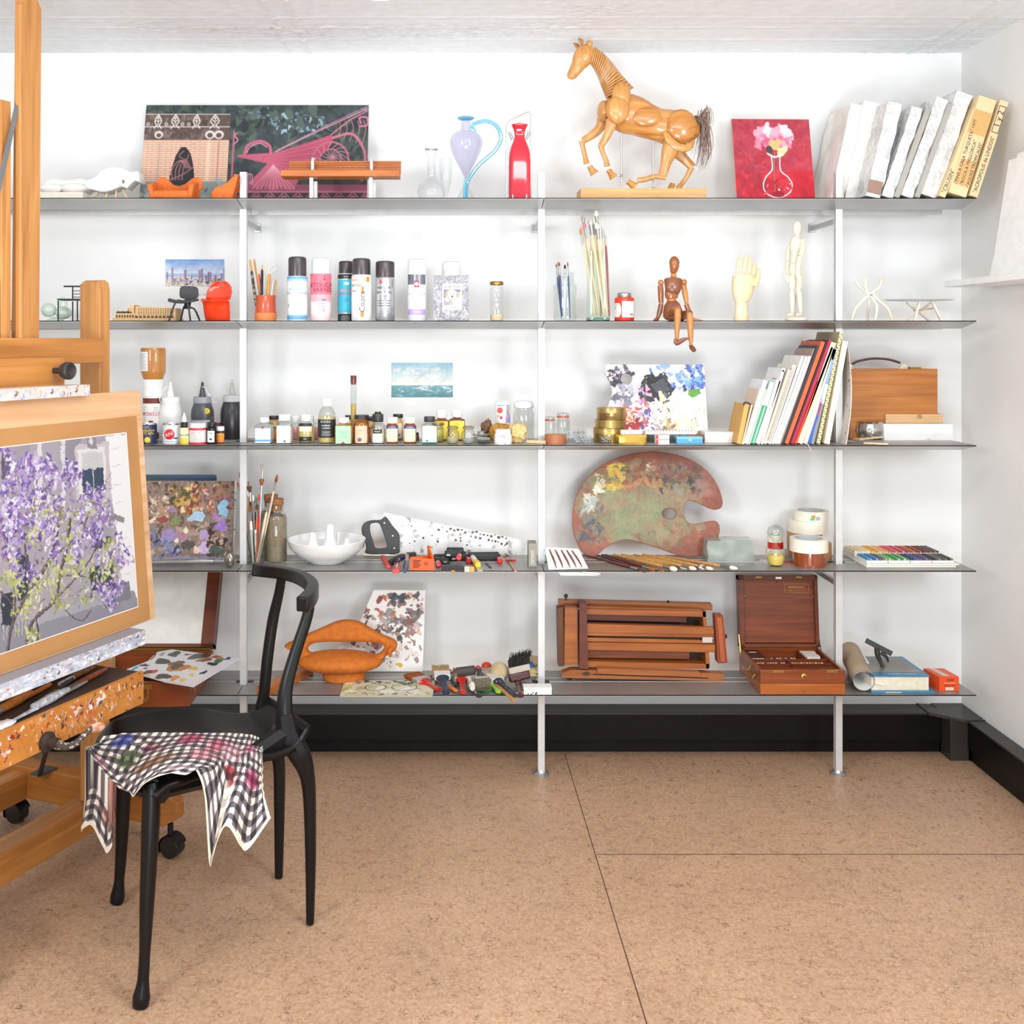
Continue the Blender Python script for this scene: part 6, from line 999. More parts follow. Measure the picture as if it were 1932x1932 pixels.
cv = Cv(115, 65, '#cfdfe4', 1.6, edge='#eeeeec'); cv.grad(0, 43, '#9cc6d6', '#ece6dc').noise(.05, 12).noise(.03, 4); cv.dabs(40, (10, 100, 8, 36), ['#efe6da', '#e3ddd6', '#d6dfe2', '#f1e8de'], 3, 9, .4, .6, 0); cv.grad(43, 65, '#6fa3b0', '#5b8c92'); cv.dabs(120, (0, 115, 44, 65), ['#7fb0b6', '#4f8088', '#a3c6c4', '#69989a', '#8eb8b6'], 1, 6, .25, .7, 0); cv.dabs(40, (12, 110, 40, 54), ['#efe9e0', '#e6d8cc', '#f7f3ee'], 1.5, 6, .3, .8, 0)
L = W(738.5, 749.5, 3.768); S('seascape_print', M().sheet(cv, 116*3.768/F, 65*3.768/F, .001), painted(.6, 0), 'small pale blue seascape print fixed to the wall above the sponges', 'print', L)
# ================= fourth shelf
Z4 = SZ[4]
def onp(z, px, py): D = (H-z)*F/(py-PY); return Vector(((px-PX)*D/F, D, z))
cv = Cv(215, 148, '#8a7566', 1.5, edge='#4a3b36')
def crust(cv, n, bx, cols, a=1.2, b=6): cv.dabs(n, bx, cols, a, b, rough=.4)
W_, H_ = 215, 148
crust(cv, 500, (0, 215, 0, 148), ['#7a6656', '#4a3d38', '#a08c78', '#5d4a40', '#8c7a80', '#b8a490', '#3a302c'], 1.5, 6)
crust(cv, 160, (90, 150, 8, 60), ['#8a6a1c', '#b58a2a', '#5d5a20', '#3f4420', '#c9a040', '#7a4a1c', '#e0c06a'], 1, 6); crust(cv, 170, (125, 200, 8, 60), ['#8c2f22', '#b04a2c', '#6d241c', '#c2683a', '#a88070', '#e8d8c4', '#8a3040'], 1, 5); crust(cv, 40, (180, 208, 30, 62), ['#8a3a64', '#7a2c50', '#a0567c'], 1, 5)
crust(cv, 90, (180, 215, 0, 50), ['#8a6a56', '#5a4034', '#a07c60'], 1, 5); crust(cv, 60, (55, 95, 30, 80), ['#d8c0a8', '#e8d8c4', '#b08a70', '#c9b09a'], 1, 6); crust(cv, 120, (55, 110, 90, 148), ['#2c3a5a', '#54648c', '#7a86b4', '#1f2840', '#9aa4cc', '#8c7aa8'], 1, 5); crust(cv, 90, (165, 205, 90, 140), ['#1c1612', '#3a2418', '#5a3420', '#c9a088', '#2a201c'], 1, 6); crust(cv, 60, (110, 165, 70, 120), ['#b89a88', '#cbb4a4', '#8c7064', '#a07a60', '#54463c'], 1.5, 6)
for x, y, rx, ry, c in ((146, 66, 13, 9, '#a9c8dc'), (193, 50, 10, 13, '#8fc0d8'), (192, 84, 11, 9, '#9a78c4'), (96, 54, 6, 6, '#9a7ca0'), (116, 54, 6, 5, '#e6c8b4'), (104, 74, 8, 6, '#7a8a44'), (78, 72, 12, 6, '#8c4a38'), (124, 92, 5, 5, '#e6dcc0'), (95, 100, 14, 9, '#9a84b4'), (118, 104, 9, 7, '#a87c8c'), (128, 118, 10, 9, '#4f4a44'), (158, 101, 7, 9, '#b096bc'), (158, 126, 8, 12, '#c8b0d8'), (183, 130, 14, 7, '#45564a'), (180, 67, 5, 6, '#a874b4'), (108, 112, 4, 4, '#e4dcd4'), (146, 128, 6, 7, '#e4c8b4')): cv.ell(x, y, rx, ry, c, 1, 0, .25)
cv.box(0, 215, 141, 148, '#8c90b0', .8); cv.warp(2.6, 7).warp(1.4, 2.6, 4).noise(.05, 2)
kk = 3.56/F; L = W(225, 1052, 3.56); L.z = Z4+.001
S('palette_board', M().sheet(cv, 213*kk, 148*kk, .004), painted(.45, .8), 'dark palette board thickly crusted with mixed paint behind the drawing board', 'palette', L, rx=-R(8))
L = W(230, 1052, 3.575); L.z = Z4+.001; cv = Cv(215, 146, '#e9e4dc', .7); cv.dabs(60, (195, 215, 20, 146), ['#3a4a6a', '#3a7a4a', '#8a2a2a', '#2a2a30'], .8, 3); S('palette_board', M().sheet(cv, 213*kk, 147*kk, .003), painted(.5), 'white palette board showing as a speckled strip behind the crusted one', 'palette', L, rx=-R(8))
L = W(226, 1052, 3.60); L.z = Z4+.001; cv = Cv(180, 150, '#3a3f34', .6); cv.box(60, 130, 0, 150, '#3c5a3a'); cv.box(130, 180, 0, 150, '#4a62a0'); cv.noise(.06, 14); S('palette_board', M().ext([rrect(0, 180*kk, 0, .272, .008)], .003), mat('#41597a', .5, h2='#3c5236', vs=6), 'blue green board whose edge rises behind the crusted palette', 'palette', L, rx=-R(8))
a = onp(Z4+.012, 285, 1060); b = onp(Z4+.012, 404, 1058); t = T('steel_strainer', 'long steel tool with a flat handle and round disc end', 'tool', (a.x, a.y, Z4)); q = lambda v: v-Vector((a.x, a.y, Z4)); v = b-a; pe = a+v*1.45
P(t, 'handle', M().bar(q(a), q(b), .016, .01, up=(0, 0, 1)), steel, bev=.002); P(t, 'neck', M().tube([q(b), q(pe)-Vector((.02, 0, 0))], .003, 8), chrome)
c = W(433, 1055, 3.44)-Vector((a.x, a.y, Z4)); P(t, 'disc', M().ball((c.x, c.y, .026), .0255, 24, sx=.62, sy=.45), mat('#8d8780', .25, .9))
L, k = at(4, 482, by=1066, r=.028); q = Q(L.y, L); t = T('brush_glass', 'straight clear glass full of used brushes beside the left upright', 'glass', L); r = 17.5*k
P(t, 'wall', M().lathe([(0, .002), (r*.95, .001), (r, .006), (r, 66*k), (r*.93, 66*k), (r*.93, .01)], 32), gl2)
sab = mat('#a5622c', .7, h2='#7a4420', vs=90); drk = mat('#5a3a28', .7); hog2 = mat('#c9b8a0', .8)
for lb_, x0, x1, y1, rr, hc, bc, dy, kw in (('brown filbert furthest left in the brush glass', 478, 452, 890, .003, lt, sab, 0, {}), ('slim dark brush leaning left in the brush glass', 476, 449, 907, .0026, blackm, sab, -.01, {}), ('brown fan brush second from left in the brush glass', 481, 464, 909, .003, lt, sab, .01, dict(fan=1, flat=.5)),
 ('dark fan brush with black handle in the brush glass', 482, 471, 917, .003, blackm, drk, -.006, dict(fan=1, flat=.5)), ('grey bristle fan brush standing tallest in the glass', 486, 494, 876, .0026, lt, mat('#b8b0a4', .8), .012, dict(fan=1, flat=.5)), ('wide orange brown fan brush in the brush glass', 486, 494, 904, .003, wb, sab, .0, dict(fan=1, flat=.5)),
 ('long pale brush with pointed brown tip furthest right', 488, 523, 895, .0034, mat('#eadcc4', .4), sab, .004, dict(bl=.026)), ('green tipped stick in the middle of the brush glass', 480, 484, 936, .0026, blackm, mat('#3f8a3c', .5), -.008, {}), ('red tipped stick in the middle of the brush glass', 488, 490, 931, .003, mat('#d23a2c', .4), mat('#d8384a', .5), -.012, {}),
 ('white tipped slim brush in the brush glass', 484, 479, 932, .0024, mat('#8a8a88', .4), mat('#ece4d8', .7), -.016, {}), ('cream handled brush leaning right in front of the sand jar', 486, 510, 936, .0042, mat('#ecd9b4', .4), drk, -.016, {}), ('white handled broad brush low in the brush glass', 479, 474, 952, .0045, mat('#f1efe9', .4), sab, -.018, {}), ('orange handled brush low in the brush glass', 485, 487, 948, .0034, mat('#d6602c', .4), drk, -.02, {})):
 kw = dict(dict(bl=.02, fl=.03, bw=rr*1.25), **kw); mkbrush(lb_, L+q(x0, 1060, dy*.8), L+q(x1, y1, dy), rr, hc, bc, 'used brushes in the straight glass', **kw)
def corkjar(label, px, by, top, w, sand):
 L, k = at(4, px, by, r=.035); r = w*k/2; h = (by-top)*k; t = T('cork_jar', label, 'jar', L)
 P(t, 'body', M().lathe([(0, .001), (r*.94, .001), (r, .006), (r, h*.68), (r*.92, h*.74), (r*.66, h*.79), (r*.62, h*.82), (r*.64, h*.9), (r*.75, h*.92)], 32), gl2); P(t, 'cork', M().lathe([(r*.6, h*.81), (r*.64, h*.91), (r*.68, h*.93), (r*.7, h), (0, h)], 28), mat('#b07a4a', .8, h2='#8c5a34', vs=120))
 if sand: P(t, 'sand', M().lathe([(0, .002), (r*.92, .002), (r*.97, .01), (r*.97, h*.67), (r*.85, h*.73), (0, h*.74)], 32), mat('#a8937a', .9, h2='#8a765e', vs=400, bump=.6, bs=500))
corkjar('corked glass jar filled with grey brown sand', 521, 1062, 945, 41, 1); corkjar('second corked jar peeping out behind the sand jar', 511, 1052, 937, 38, 1)
L, k = at(4, 616.5, D=3.535); kk = k; wp = mat('#f0f0ef', .12, coat=1); t = T('porcelain_bowl', 'wide white porcelain bowl with three cone shaped spouts inside', 'bowl', L); r = 73.5*k
P(t, 'bowl', M().lathe([(0, .004), (r*.4, .001), (r*.44, .001), (r*.46, .005), (r*.75, .024), (r*.95, .05), (r, .074), (r*.99, .0755), (r*.95, .072), (r*.9, .056), (r*.5, .045), (0, .043)], 56), wp)
for x, y, zt, b_ in ((591, -.012, 1005, 15), (622, .014, 989, 17), (655, -.01, 1016, 10), (634, .05, 1003, 8)): zz = H-(zt-PY)*(3.535+y)/F-Z4; P(t, 'cone', M().lathe([(b_*k*1.3, .043), (b_*k*.85, .05), (b_*k*.55, .06+.3*(zz-.06)), (b_*k*.42, zz), (b_*k*.3, zz), (b_*k*.28, zz-.01), (0, zz-.012)], 28, x=(x-616.5)*k, y=y), wp)
D = 3.63; L = W(836, 1050, D); L.z = Z4+.001; q = Q(D, W(836, 1050, D)); xz = lambda p: (q(*p).x, q(*p).z)
t = T('handsaw', 'worn white bladed handsaw with black pistol grip leaning on the wall', 'saw', L, rx=-R(7))
n_ = 46; teeth = []
for i in range(n_+1): f_ = i/n_; x, y = 724+f_*266, 971+f_*52; teeth += [xz((x, y)), xz((x+3, y-2.6))]
m = M(); m.ext([[xz((753, 1048)), xz((990, 1048))]+teeth[::-1]+[xz((716, 985)), xz((748, 1012))]], .0016)
P(t, 'blade', m, mat('#d6d5d2', .38, .25, h2='#857d78', vs=38, lo=.56, hi=.7))
g = random.Random(3); m = M()
for i in range(34): x = g.uniform(770, 960); y = g.uniform(985, 1035); y = max(y, 975+(x-724)*.2+6); m.ball(q(x, y, -.0003), g.uniform(.6, 2.6)*k, 6, sy=.1)
for i in range(16): x = 850+i*7; m.ball(q(x, 999+(x-850)*.17+g.uniform(-2, 3), -.0003), g.uniform(1.5, 4)*k, 7, sy=.08, sz=.7)
P(t, 'rust_spots', m, mat('#6a5c54', .8))
P(t, 'grip', M().ext([[xz(p_) for p_ in smooth([(727, 977), (718, 983), (700, 984), (688, 988), (682, 998), (684, 1012), (689, 1024), (691, 1036), (689, 1044), (700, 1047), (722, 1047), (752, 1045), (753, 1030), (753, 1010), (740, 994)], 3)], [xz(p_) for p_ in smooth([(700, 990), (714, 989), (720, 1000), (728, 1022), (730, 1033), (722, 1036), (708, 1035), (703, 1022), (699, 1010), (697, 998)], 3)]], .022, bev=.003), mat('#3a3b3d', .5)).location = (0, -.010, 0)
for x, y in ((725, 989), (741, 1013), (744, 1036)): P(t, 'rivet', M().ball(q(x, y, -.012), 2.6*k, 10, sy=.4), steel)
P(t, 'cream_foot', M().hexa([(*q(686, 1049)[:1], -.008, 0), (q(748, 0).x, -.008, 0), (q(748, 0).x, .012, 0), (q(686, 0).x, .012, 0)], [(q(690, 0).x, -.008, 8*k), (q(744, 0).x, -.008, 2*k), (q(744, 0).x, .012, 2*k), (q(690, 0).x, .012, 8*k)]), mat('#e9e3cf', .5))
redh = mat('#d2231e', .3, coat=.4); blk2 = mat('#2b2b2d', .5); cast = mat('#8b8b88', .5, .4)
def lay(a, b, w_, d_, m_, name, label, cat='tool', z=.0, parts=(), group='small tools heaped before the handsaw', bev=.001, rnd_=0):
 A = onp(Z4+z+d_/2, *a); B = onp(Z4+z+d_/2, *b); O = Vector((A.x, A.y, Z4+z)); t = T(name, label, cat, O, group=group); v = B-A; h = Vector((0, 0, d_/2))
 for i, (nm, f0, f1, ww, m2) in enumerate(parts or (('body', 0, 1, w_, m_),)):
  m = M(); (m.tube([h+v*f0, h+v*(f0+.02*(f1-f0)), h+v*(f0*.5+f1*.5), h+v*f1], [ww*.4, ww*.5, ww*.55, ww*.45], 12) if rnd_ else m.bar(h+v*f0, h+v*f1, ww, d_, up=(0, 0, 1))); P(t, nm, m, m2, bev=0 if rnd_ else bev)
 return t, h, v
lay((722, 1050), (733, 1070), .013, .010, mat('#d5453c', .45), 'red_crayon', 'square red marking crayon at the left end of the tools', 'crayon')
lay((736, 1062), (760, 1049), .012, .016, mat('#26262c', .45), 'hex_key_set', 'folded black and navy hex key set behind the red cutter', 'key set', parts=(('keys', 0, 1, .014, blk2),)); t, h, v = lay((741, 1062), (762, 1051), .008, .012, mat('#2f3474', .4), 'hex_key_set', 'navy cover half of the folding key set', 'key set')
t, h, v = lay((752, 1058), (747, 1078), .022, .012, redh, 'pipe_cutter', 'small red pipe cutter at the front edge of the shelf', parts=(('red_body', .3, 1, .022, redh), ('jaw', 0, .5, .012, mat('#a62420', .4)))); P(t, 'screw', M().tube([h+v*.1+Vector((0, 0, .008)), h+v*.75+Vector((0, 0, .008))], .004, 8), chrome); P(t, 'knob', M().ball(h+v*.4+Vector((0, 0, .012)), .007), blk2)
lay((769, 1047), (764, 1077), .013, .013, lt, 'chisel', 'wood and navy handled tool left of the orange angle block', rnd_=1, parts=(('wooden_half', 0, .55, .012, mat('#c9a07a', .5)), ('navy_half', .5, 1, .016, mat('#2d3550', .4))))
lay((768, 1047), (784, 1046), .02, .014, blk2, 'black_case', 'black slim case lying behind the orange angle block', 'case')
L = onp(Z4, 797, 1077); t = T('angle_block', 'bright orange plastic angle block printed with the number 45', 'angle block', L); k = L.y/F; orp = mat('#ee5a12', .3)
P(t, 'front_plate', M().hexa([(-23*k, .006, 0), (22*k, 0, 0), (22*k, .005, 0), (-23*k, .011, 0)], [(-23*k, .006, 25*k), (22*k, 0, 22*k), (22*k, .005, 22*k), (-23*k, .011, 25*k)]), orp, bev=.0008); P(t, 'right_plate', M().hexa([(18*k, .004, 0), (22*k, .002, 0), (13*k, .055, 0), (10*k, .055, 0)], [(18*k, .004, 22*k), (22*k, .002, 22*k), (12*k, .055, 42*k), (8*k, .055, 42*k)]), orp, bev=.0008); P(t, 'left_plate', M().hexa([(-23*k, .01, 0), (-20*k, .01, 0), (14*k, .052, 0), (10*k, .055, 0)], [(-23*k, .01, 25*k), (-20*k, .01, 25*k), (14*k, .052, 22*k), (10*k, .055, 22*k)]), orp)
m = M(); m.text('45', .0145, 7*k, 13*k, 0, y=.0005)
for i in range(6): m.flat(-18*k, (-3-(i % 3)*2)*k, (18.5-i*2.6)*k, (19.8-i*2.6)*k, 0, .0030+.0018)
m.v = [Vector((v_.x, .0021-(v_.x)*.079, v_.z)) for v_ in m.v]; P(t, 'lettering', m, mat('#3a1c10', .6), smo=0)
def clamp(label, px, by, sg, z, jl, rot, rl=.09):
 O = onp(Z4+z, px, by)+Vector((0, .045, 0)); O.z = Z4+z; t = T('screw_clamp', label, 'clamp', O, rz=R(rot), group='screw clamps with red handles')
 P(t, 'rail', M().box(-.006, .006, 0, rl, .006, .012), steel); P(t, 'fixed_jaw', M().box(min(sg*-.012, sg*jl), max(sg*-.012, sg*jl), rl-.014, rl, 0, .018), blk2, bev=.004); P(t, 'sliding_jaw', M().box(min(sg*-.014, sg*jl), max(sg*-.014, sg*jl), .01, .026, 0, .02), blk2, bev=.004)
 x = sg*(jl-.008); P(t, 'screw', M().tube([(x, -.008, .01), (x, .075, .01)], .0035, 8), chrome); m = M(); m.tube([(x, -.004, .01), (x, -.01, .0095), (x, -.026, .0095), (x, -.042, .009), (x, -.045, .009)], [.005, .008, .009, .0094, .007], 16); P(t, 'handle', m, redh)
clamp('screw clamp nearest the orange angle block', 840, 1071, -1, 0, .032, 4); clamp('screw clamp in the middle of the heap, raised on the others', 846, 1058, 1, .021, .044, -4); clamp('screw clamp whose red handle points to the yellow reel', 856, 1065, 1, 0, .052, 8, .08); clamp('rightmost screw clamp with a long dark jaw', 894, 1065, 1, 0, .09, 4, .07)
t, h, v = lay((834, 1072), (895, 1074), .02, .016, blk2, 'glue_gun', 'black tool with a pale translucent nozzle at the shelf edge', parts=(('body', 0, .7, .02, blk2), ('nozzle', .7, .86, .014, mat('#d8cfc0', .3)), ('tip', .86, 1, .005, mat('#e0a85a', .4)))); P(t, 'trigger', M().bar(h+v*.3-Vector((0, 0, .004)), h+v*.34+Vector((0, -.022, -.004)), .012, .007, up=(0, 0, 1)), brass)
lay((890, 1050), (902, 1066), .02, .02, mat('#ece6d6', .5), 'tape_reel', 'small white reel with a yellow end', 'reel', rnd_=1, parts=(('white_body', 0, .75, .018, mat('#ece6d6', .5)), ('yellow_end', .72, 1, .021, mat('#efc92e', .4))))
lay((898, 1062), (906, 1077), .018, .003, steel, 'steel_rule', 'short steel rule stub under the yellow ended reel', 'ruler'); lay((952, 1048), (962, 1040), .01, .01, mat('#b8977c', .6), 'wooden_dowel', 'bare wooden handle behind the rightmost clamp', rnd_=1); lay((917, 1063), (926, 1071), .006, .004, mat('#4a4a4c', .4, .6), 'steel_nib', 'tiny dark steel nib lying alone on the shelf', 'nib')
t, h, v = lay((960, 1058), (973, 1078), .007, .007, lt, 'small_hammer', 'tiny red headed hammer with a wooden handle', 'hammer', rnd_=1, parts=(('handle', .1, 1, .007, mat('#c9986a', .5)),)); P(t, 'head', M().bar(h+Vector((-.012, .004, 0)), h+Vector((.022, .0, 0)), .01, .01, up=(0, 0, 1)), redh, bev=.001); P(t, 'socket', M().ball(h+v*.1, .006), blk2)
L = onp(Z4, 1005, 1071); k = L.y/F; t = T('steel_block', 'heavy steel block stamped with numbers beside the middle post', 'block', L); P(t, 'block', M().box(-8*k, 8*k, 0, .055, 0, 46*k), mat('#8a867e', .45, .6), bev=.001); m = M(); m.mx = Matrix.Rotation(-pi/2, 4, 'Y'); m.text('C870003', .0125, 19*k, 0, 0, y=-.0006); P(t, 'stamped_number', m, mat('#e2ded4', .6), smo=0)
L = W(1072, 1077, 3.415); L.z = Z4+.0015; t = T('pen_card', 'white card printed with five brown pens propped at the shelf edge', 'card', L); pts = [W(1035, 1077, 3.405), W(1110, 1075, 3.42), W(1091, 1036, 3.5), W(1028, 1033, 3.49)]; pts = [p_-L for p_ in pts]
for p_ in pts: p_.z = max(p_.z, .0005)
m = M(); m.add(pts, [(0, 1, 2, 3)]); o = P(t, 'card', m, mat('#efece6', .5), smo=0); o.modifiers.new('s', 'SOLIDIFY').thickness = -.0015
bil = lambda u, v: (pts[0]*(1-u)+pts[1]*u)*(1-v)+(pts[3]*(1-u)+pts[2]*u)*v+Vector((0, -.0022, .0008))
for u in (.17, .34, .52, .68, .83): P(t, 'pen', M().tube([bil(u+.03, .06), bil(u+.025, .3), bil(u-.0, .55), bil(u-.05, .9)], [.001, .0028, .0034, .0022], 7), mat('#6e4038', .4, h2='#84564a', vs=60))
for i, (lb_, c) in enumerate((('white printed sheet sliding under the pen card, upper one', ((1090, 1050), (1120, 1052), (1133, 1084), (1100, 1080))), ('white printed sheet drooping over the shelf edge, lowest one', ((1048, 1074), (1100, 1062), (1131, 1086), (1058, 1085))))):
 m = M(); P0 = [onp(Z4+.001+.0015*i, x, min(y, 1073)) for x, y in c[:2]]; P1 = [W(c[2][0], c[2][1], 3.385), W(c[3][0], c[3][1], 3.385)]; A = P0+P1; m.add([a-A[0] for a in A], [(0, 3, 2, 1)]); o = S('printed_sheet', m, mat('#ebe7e0', .5), lb_, 'paper', A[0], group='loose sheets by the pen card'); o.modifiers.new('s', 'SOLIDIFY').thickness = .0012
mar = mat('#6d1c18', .3, coat=.5); bko = mat('#231c1c', .3, coat=.4); hogw = mat('#e9dfcb', .8)
for lb_, a, b, rr, hc, bc, z in (('dark red brush lying furthest left on the shelf', (1099, 1046), (1215, 1077), .004, mar, drk, 0), ('black handled brush second from left on the shelf', (1124, 1046), (1219, 1079), .0032, bko, drk, .0), ('dark red brush third from left on the shelf', (1135, 1046), (1236, 1076), .005, mar, sab, .003), ('slim black brush between the red and yellow handles', (1142, 1046), (1252, 1078), .0034, bko, sab, .0), ('yellow wooden brush with broad cream tip, leftmost of the pale ones', (1157, 1046), (1278, 1075), .006, lt, hogw, .004),
 ('yellow wooden brush second of the pale ones', (1172, 1046), (1298, 1072), .0055, lt, hogw, 0), ('yellow wooden brush third of the pale ones', (1196, 1046), (1314, 1074), .005, lt, hogw, .006), ('yellow wooden brush fourth of the pale ones', (1212, 1046), (1333, 1072), .006, lt, hogw, .0), ('yellow wooden brush fifth of the pale ones', (1226, 1047), (1346, 1074), .0045, lt, hogw, .004), ('longest yellow brush pointing furthest right', (1244, 1048), (1392, 1073), .005, lt, hogw, 0)):
 mkbrush(lb_, onp(Z4+rr+.001+z, *a), onp(Z4+rr+.001+z, *b), rr, hc, bc, 'brushes lying before the kidney palette', bl=.026, fl=.035, bw=rr*1.2)
OUT = [(440, 945), (400, 915), (355, 830), (325, 720), (322, 640), (335, 520), (390, 380), (480, 260), (620, 150), (800, 78), (950, 52), (1100, 48), (1260, 75), (1400, 130), (1520, 220), (1600, 340), (1637, 460), (1630, 530), (1580, 555), (1520, 545), (1450, 510), (1380, 480), (1335, 476), (1302, 520), (1297, 600), (1330, 665), (1400, 676), (1500, 655), (1565, 652), (1600, 690), (1595, 760), (1560, 830), (1490, 905), (1420, 950), (1330, 957), (1200, 935), (1050, 880), (900, 835), (800, 815), (720, 825), (620, 870), (560, 920), (515, 952), (475, 955)]
OUT = [(x/4.6, y/4.6) for x, y in OUT]; kk = 3.62/F; bg = '#8c4a30'
cv = Cv(420, 215, bg, 1.5); cv.noise(.05, 40).noise(.03, 6)
c5 = lambda n, x0, x1, y0, y1, cols, a, b, al=.8: cv.dabs(n, (x0, x1, y0, y1), cols, a, b, al=al, rough=.4)
blob = lambda x, y: ((x-205)/125)**2+((y-110)/82)**2 < 1
cv.dabs(600, (75, 320, 25, 185), ['#8c7a5c', '#7c7450', '#93805f', '#84845c', '#9a7c5c', '#74684a', '#8f8a68', '#a08464'], 5, 16, al=.55, inside=blob, rough=.3)
c5(120, 130, 250, 90, 175, ['#8a8c64', '#7c845c', '#949068', '#8c7c5a', '#707a54'], 6, 16, .5); c5(60, 80, 130, 110, 180, ['#6a665a', '#54605c', '#3f4a50', '#7a6f66'], 2, 8, .7); c5(70, 138, 172, 32, 86, ['#d9b83c', '#c9c05a', '#e0c94a', '#a89a3c', '#e8a83a'], 2, 7); c5(40, 112, 130, 54, 90, ['#e8e0c4', '#d9d0a8', '#f0ecdc'], 2, 6); c5(30, 88, 114, 96, 124, ['#b4bcac', '#9caaa0', '#d0d4c4'], 2, 6); c5(60, 170, 240, 30, 80, ['#a0603a', '#b06a44', '#8a4a2c', '#c28a5c', '#7a4428'], 2, 8); c5(80, 236, 318, 34, 84, ['#3f4038', '#54584a', '#6e7458', '#2c2c2c', '#7a5a48', '#8c8c7c', '#4a3a34'], 1.5, 7); c5(10, 215, 228, 30, 45, ['#d9cca8', '#e8e4d4'], 1.5, 4); c5(12, 150, 180, 30, 48, ['#4a5a34', '#5f7044'], 2, 6); c5(30, 300, 340, 45, 92, ['#a8766c', '#b08a84', '#98685c'], 4, 10, .4); c5(50, 230, 300, 5, 60, ['#7a4c54', '#8c5c60', '#8c4a3a'], 5, 12, .35); c5(50, 90, 120, 140, 175, ['#2f3c44', '#3f4f58', '#54443c'], 1, 5); c5(12, 220, 320, 120, 180, ['#a8683c', '#7a5a40'], 2, 6, .5)
cv.warp(4, 12).warp(1.6, 3, 5).noise(.03, 2.5)
m = M(); m.ext([[(x*kk, (208-y)*kk) for x, y in smooth(OUT, 4)], [(x*kk, (208-y)*kk) for x, y in circ(254, 128, 13, 24, 9.6)]], .0055, bev=.0012); m.c[0] = [hx(bg)]*len(m.v)
n0 = len(m.v); sm_o = smooth(OUT, 4); N_ = len(sm_o); ox = np.array([p_[0] for p_ in sm_o]); oy = np.array([p_[1] for p_ in sm_o])
def inside(x, y):
 c = False; j = N_-1
 for i in range(N_):
  if (oy[i] > y) != (oy[j] > y) and x < (ox[j]-ox[i])*(y-oy[i])/(oy[j]-oy[i])+ox[i]: c = not c
  j = i
 return c
ins = np.zeros((cv.h, cv.w), bool); X_ = (np.arange(cv.w)/cv.q)[None]; Y_ = (np.arange(cv.h)/cv.q)[:, None]
for i in range(N_):
 j = i-1; x1, y1, x2, y2 = ox[i], oy[i], ox[j], oy[j]
 if abs(y1-y2) > 1e-9: ins ^= ((y1 > Y_) != (y2 > Y_)) & (X_ < (x2-x1)*(Y_-y1)/(y2-y1)+x1)
ins &= np.hypot((X_-254)/13.8, (Y_-128)/10.4) > 1
er = ins.copy(); er[1:-1, 1:-1] = ins[1:-1, 1:-1] & ins[:-2, 1:-1] & ins[2:, 1:-1] & ins[1:-1, :-2] & ins[1:-1, 2:]; ins = er
s_ = M(); s_.sheet(cv, 1, 1, 0); idx = ins.ravel(); vs = [Vector(((i % cv.w)/cv.q*kk, -.0004, (208-(i//cv.w)/cv.q)*kk)) for i in range(cv.w*cv.h)]
m.add(vs, [f_ for f_ in s_.f if all(idx[i] for i in f_)], 0, s_.c[0])
me_v = m.v; used = set(i for f_ in m.f for i in f_); mp = {}; nv = []; cols = []
allc = {b_+i: c for b_, cc in m.c.items() for i, c in enumerate(cc)}
for i in sorted(used): mp[i] = len(nv); nv.append(me_v[i]); cols.append(allc.get(i, (1, 1, 1, 1)))
m.v = nv; m.f = [tuple(mp[i] for i in f_) for f_ in m.f]; m.c = {0: cols}
L = Vector(((1010-PX)*kk, 3.60, Z4+.004)); t = S('kidney_palette', m, painted(.4, .5), 'large kidney shaped wooden palette smeared with old oil paint', 'palette', L, rx=-R(13))
L = onp(Z4, 1379, 1060); k = L.y/F; m = M(); m.box(-44*k, 43*k, 0, .075, 0, 40*k); o = S('clay_block', m, mat('#a3aaa2', .25, coat=.5, h2='#8f978f', vs=18), 'grey block of clay wrapped in clear film', 'clay block', L); wrinkle(o, .007, 30)
L = onp(Z4, 1468, 1070)+Vector((0, .024, 0)); k = L.y/F; t = T('hourglass', 'hourglass with yellow sand run down into the lower bulb', 'hourglass', L); r = 16.5*k
P(t, 'glass_bulbs', M().lathe([(r*.45, 0), (r*.8, .004), (r, 14*k), (r*.9, 22*k), (r*.4, 34*k), (r*.14, 40*k), (r*.4, 46*k), (r*.9, 56*k), (r, 63*k), (r*.8, 72*k), (r*.35, 76*k), (0, 77*k)], 32), gl2); P(t, 'sand', M().lathe([(r*.4, .001), (r*.76, .005), (r*.95, 14*k), (r*.88, 20*k), (0, 22*k)], 28), mat('#f0cf5c', .8))
def roll(label, px, by, w, h_, z0, m_, core, name='tape_roll', s=4, D=None, inner=.74):
 L, k = at(s, px, by=by, D=D, r=w*.5*(H-SZ[s])*F/(by-PY)/F if by else 0); r = w*k/2; L.z += z0; h = h_*k; t = T(name, label, 'tape roll', L, group='tape rolls on the fourth shelf')
 P(t, 'tape', M().lathe([(r*inner, 0), (r, 0), (r, h), (r*inner, h), (r*inner, 0)], 40), m_); P(t, 'core', M().lathe([(r*(inner-.06), .0005), (r*inner, .0005), (r*inner, h), (r*(inner-.06), h), (r*(inner-.06), .0005)], 40), core); return t, h, r
crm = mat('#f1ead8', .55); krf = mat('#b98a58', .5); core_ = mat('#c9c9cc', .6); brt = mat('#8e3f16', .12, coat=1)
t, h, r = roll('wide kraft tape roll at the back, base of the tall stack', 1518, 1054, 64, 44, 0, krf, core_); z = h
t, h, r = roll('broad white masking tape roll in the middle of the tall stack', 1524, 1054, 73, 23, z+.0004, crm, core_); z += h
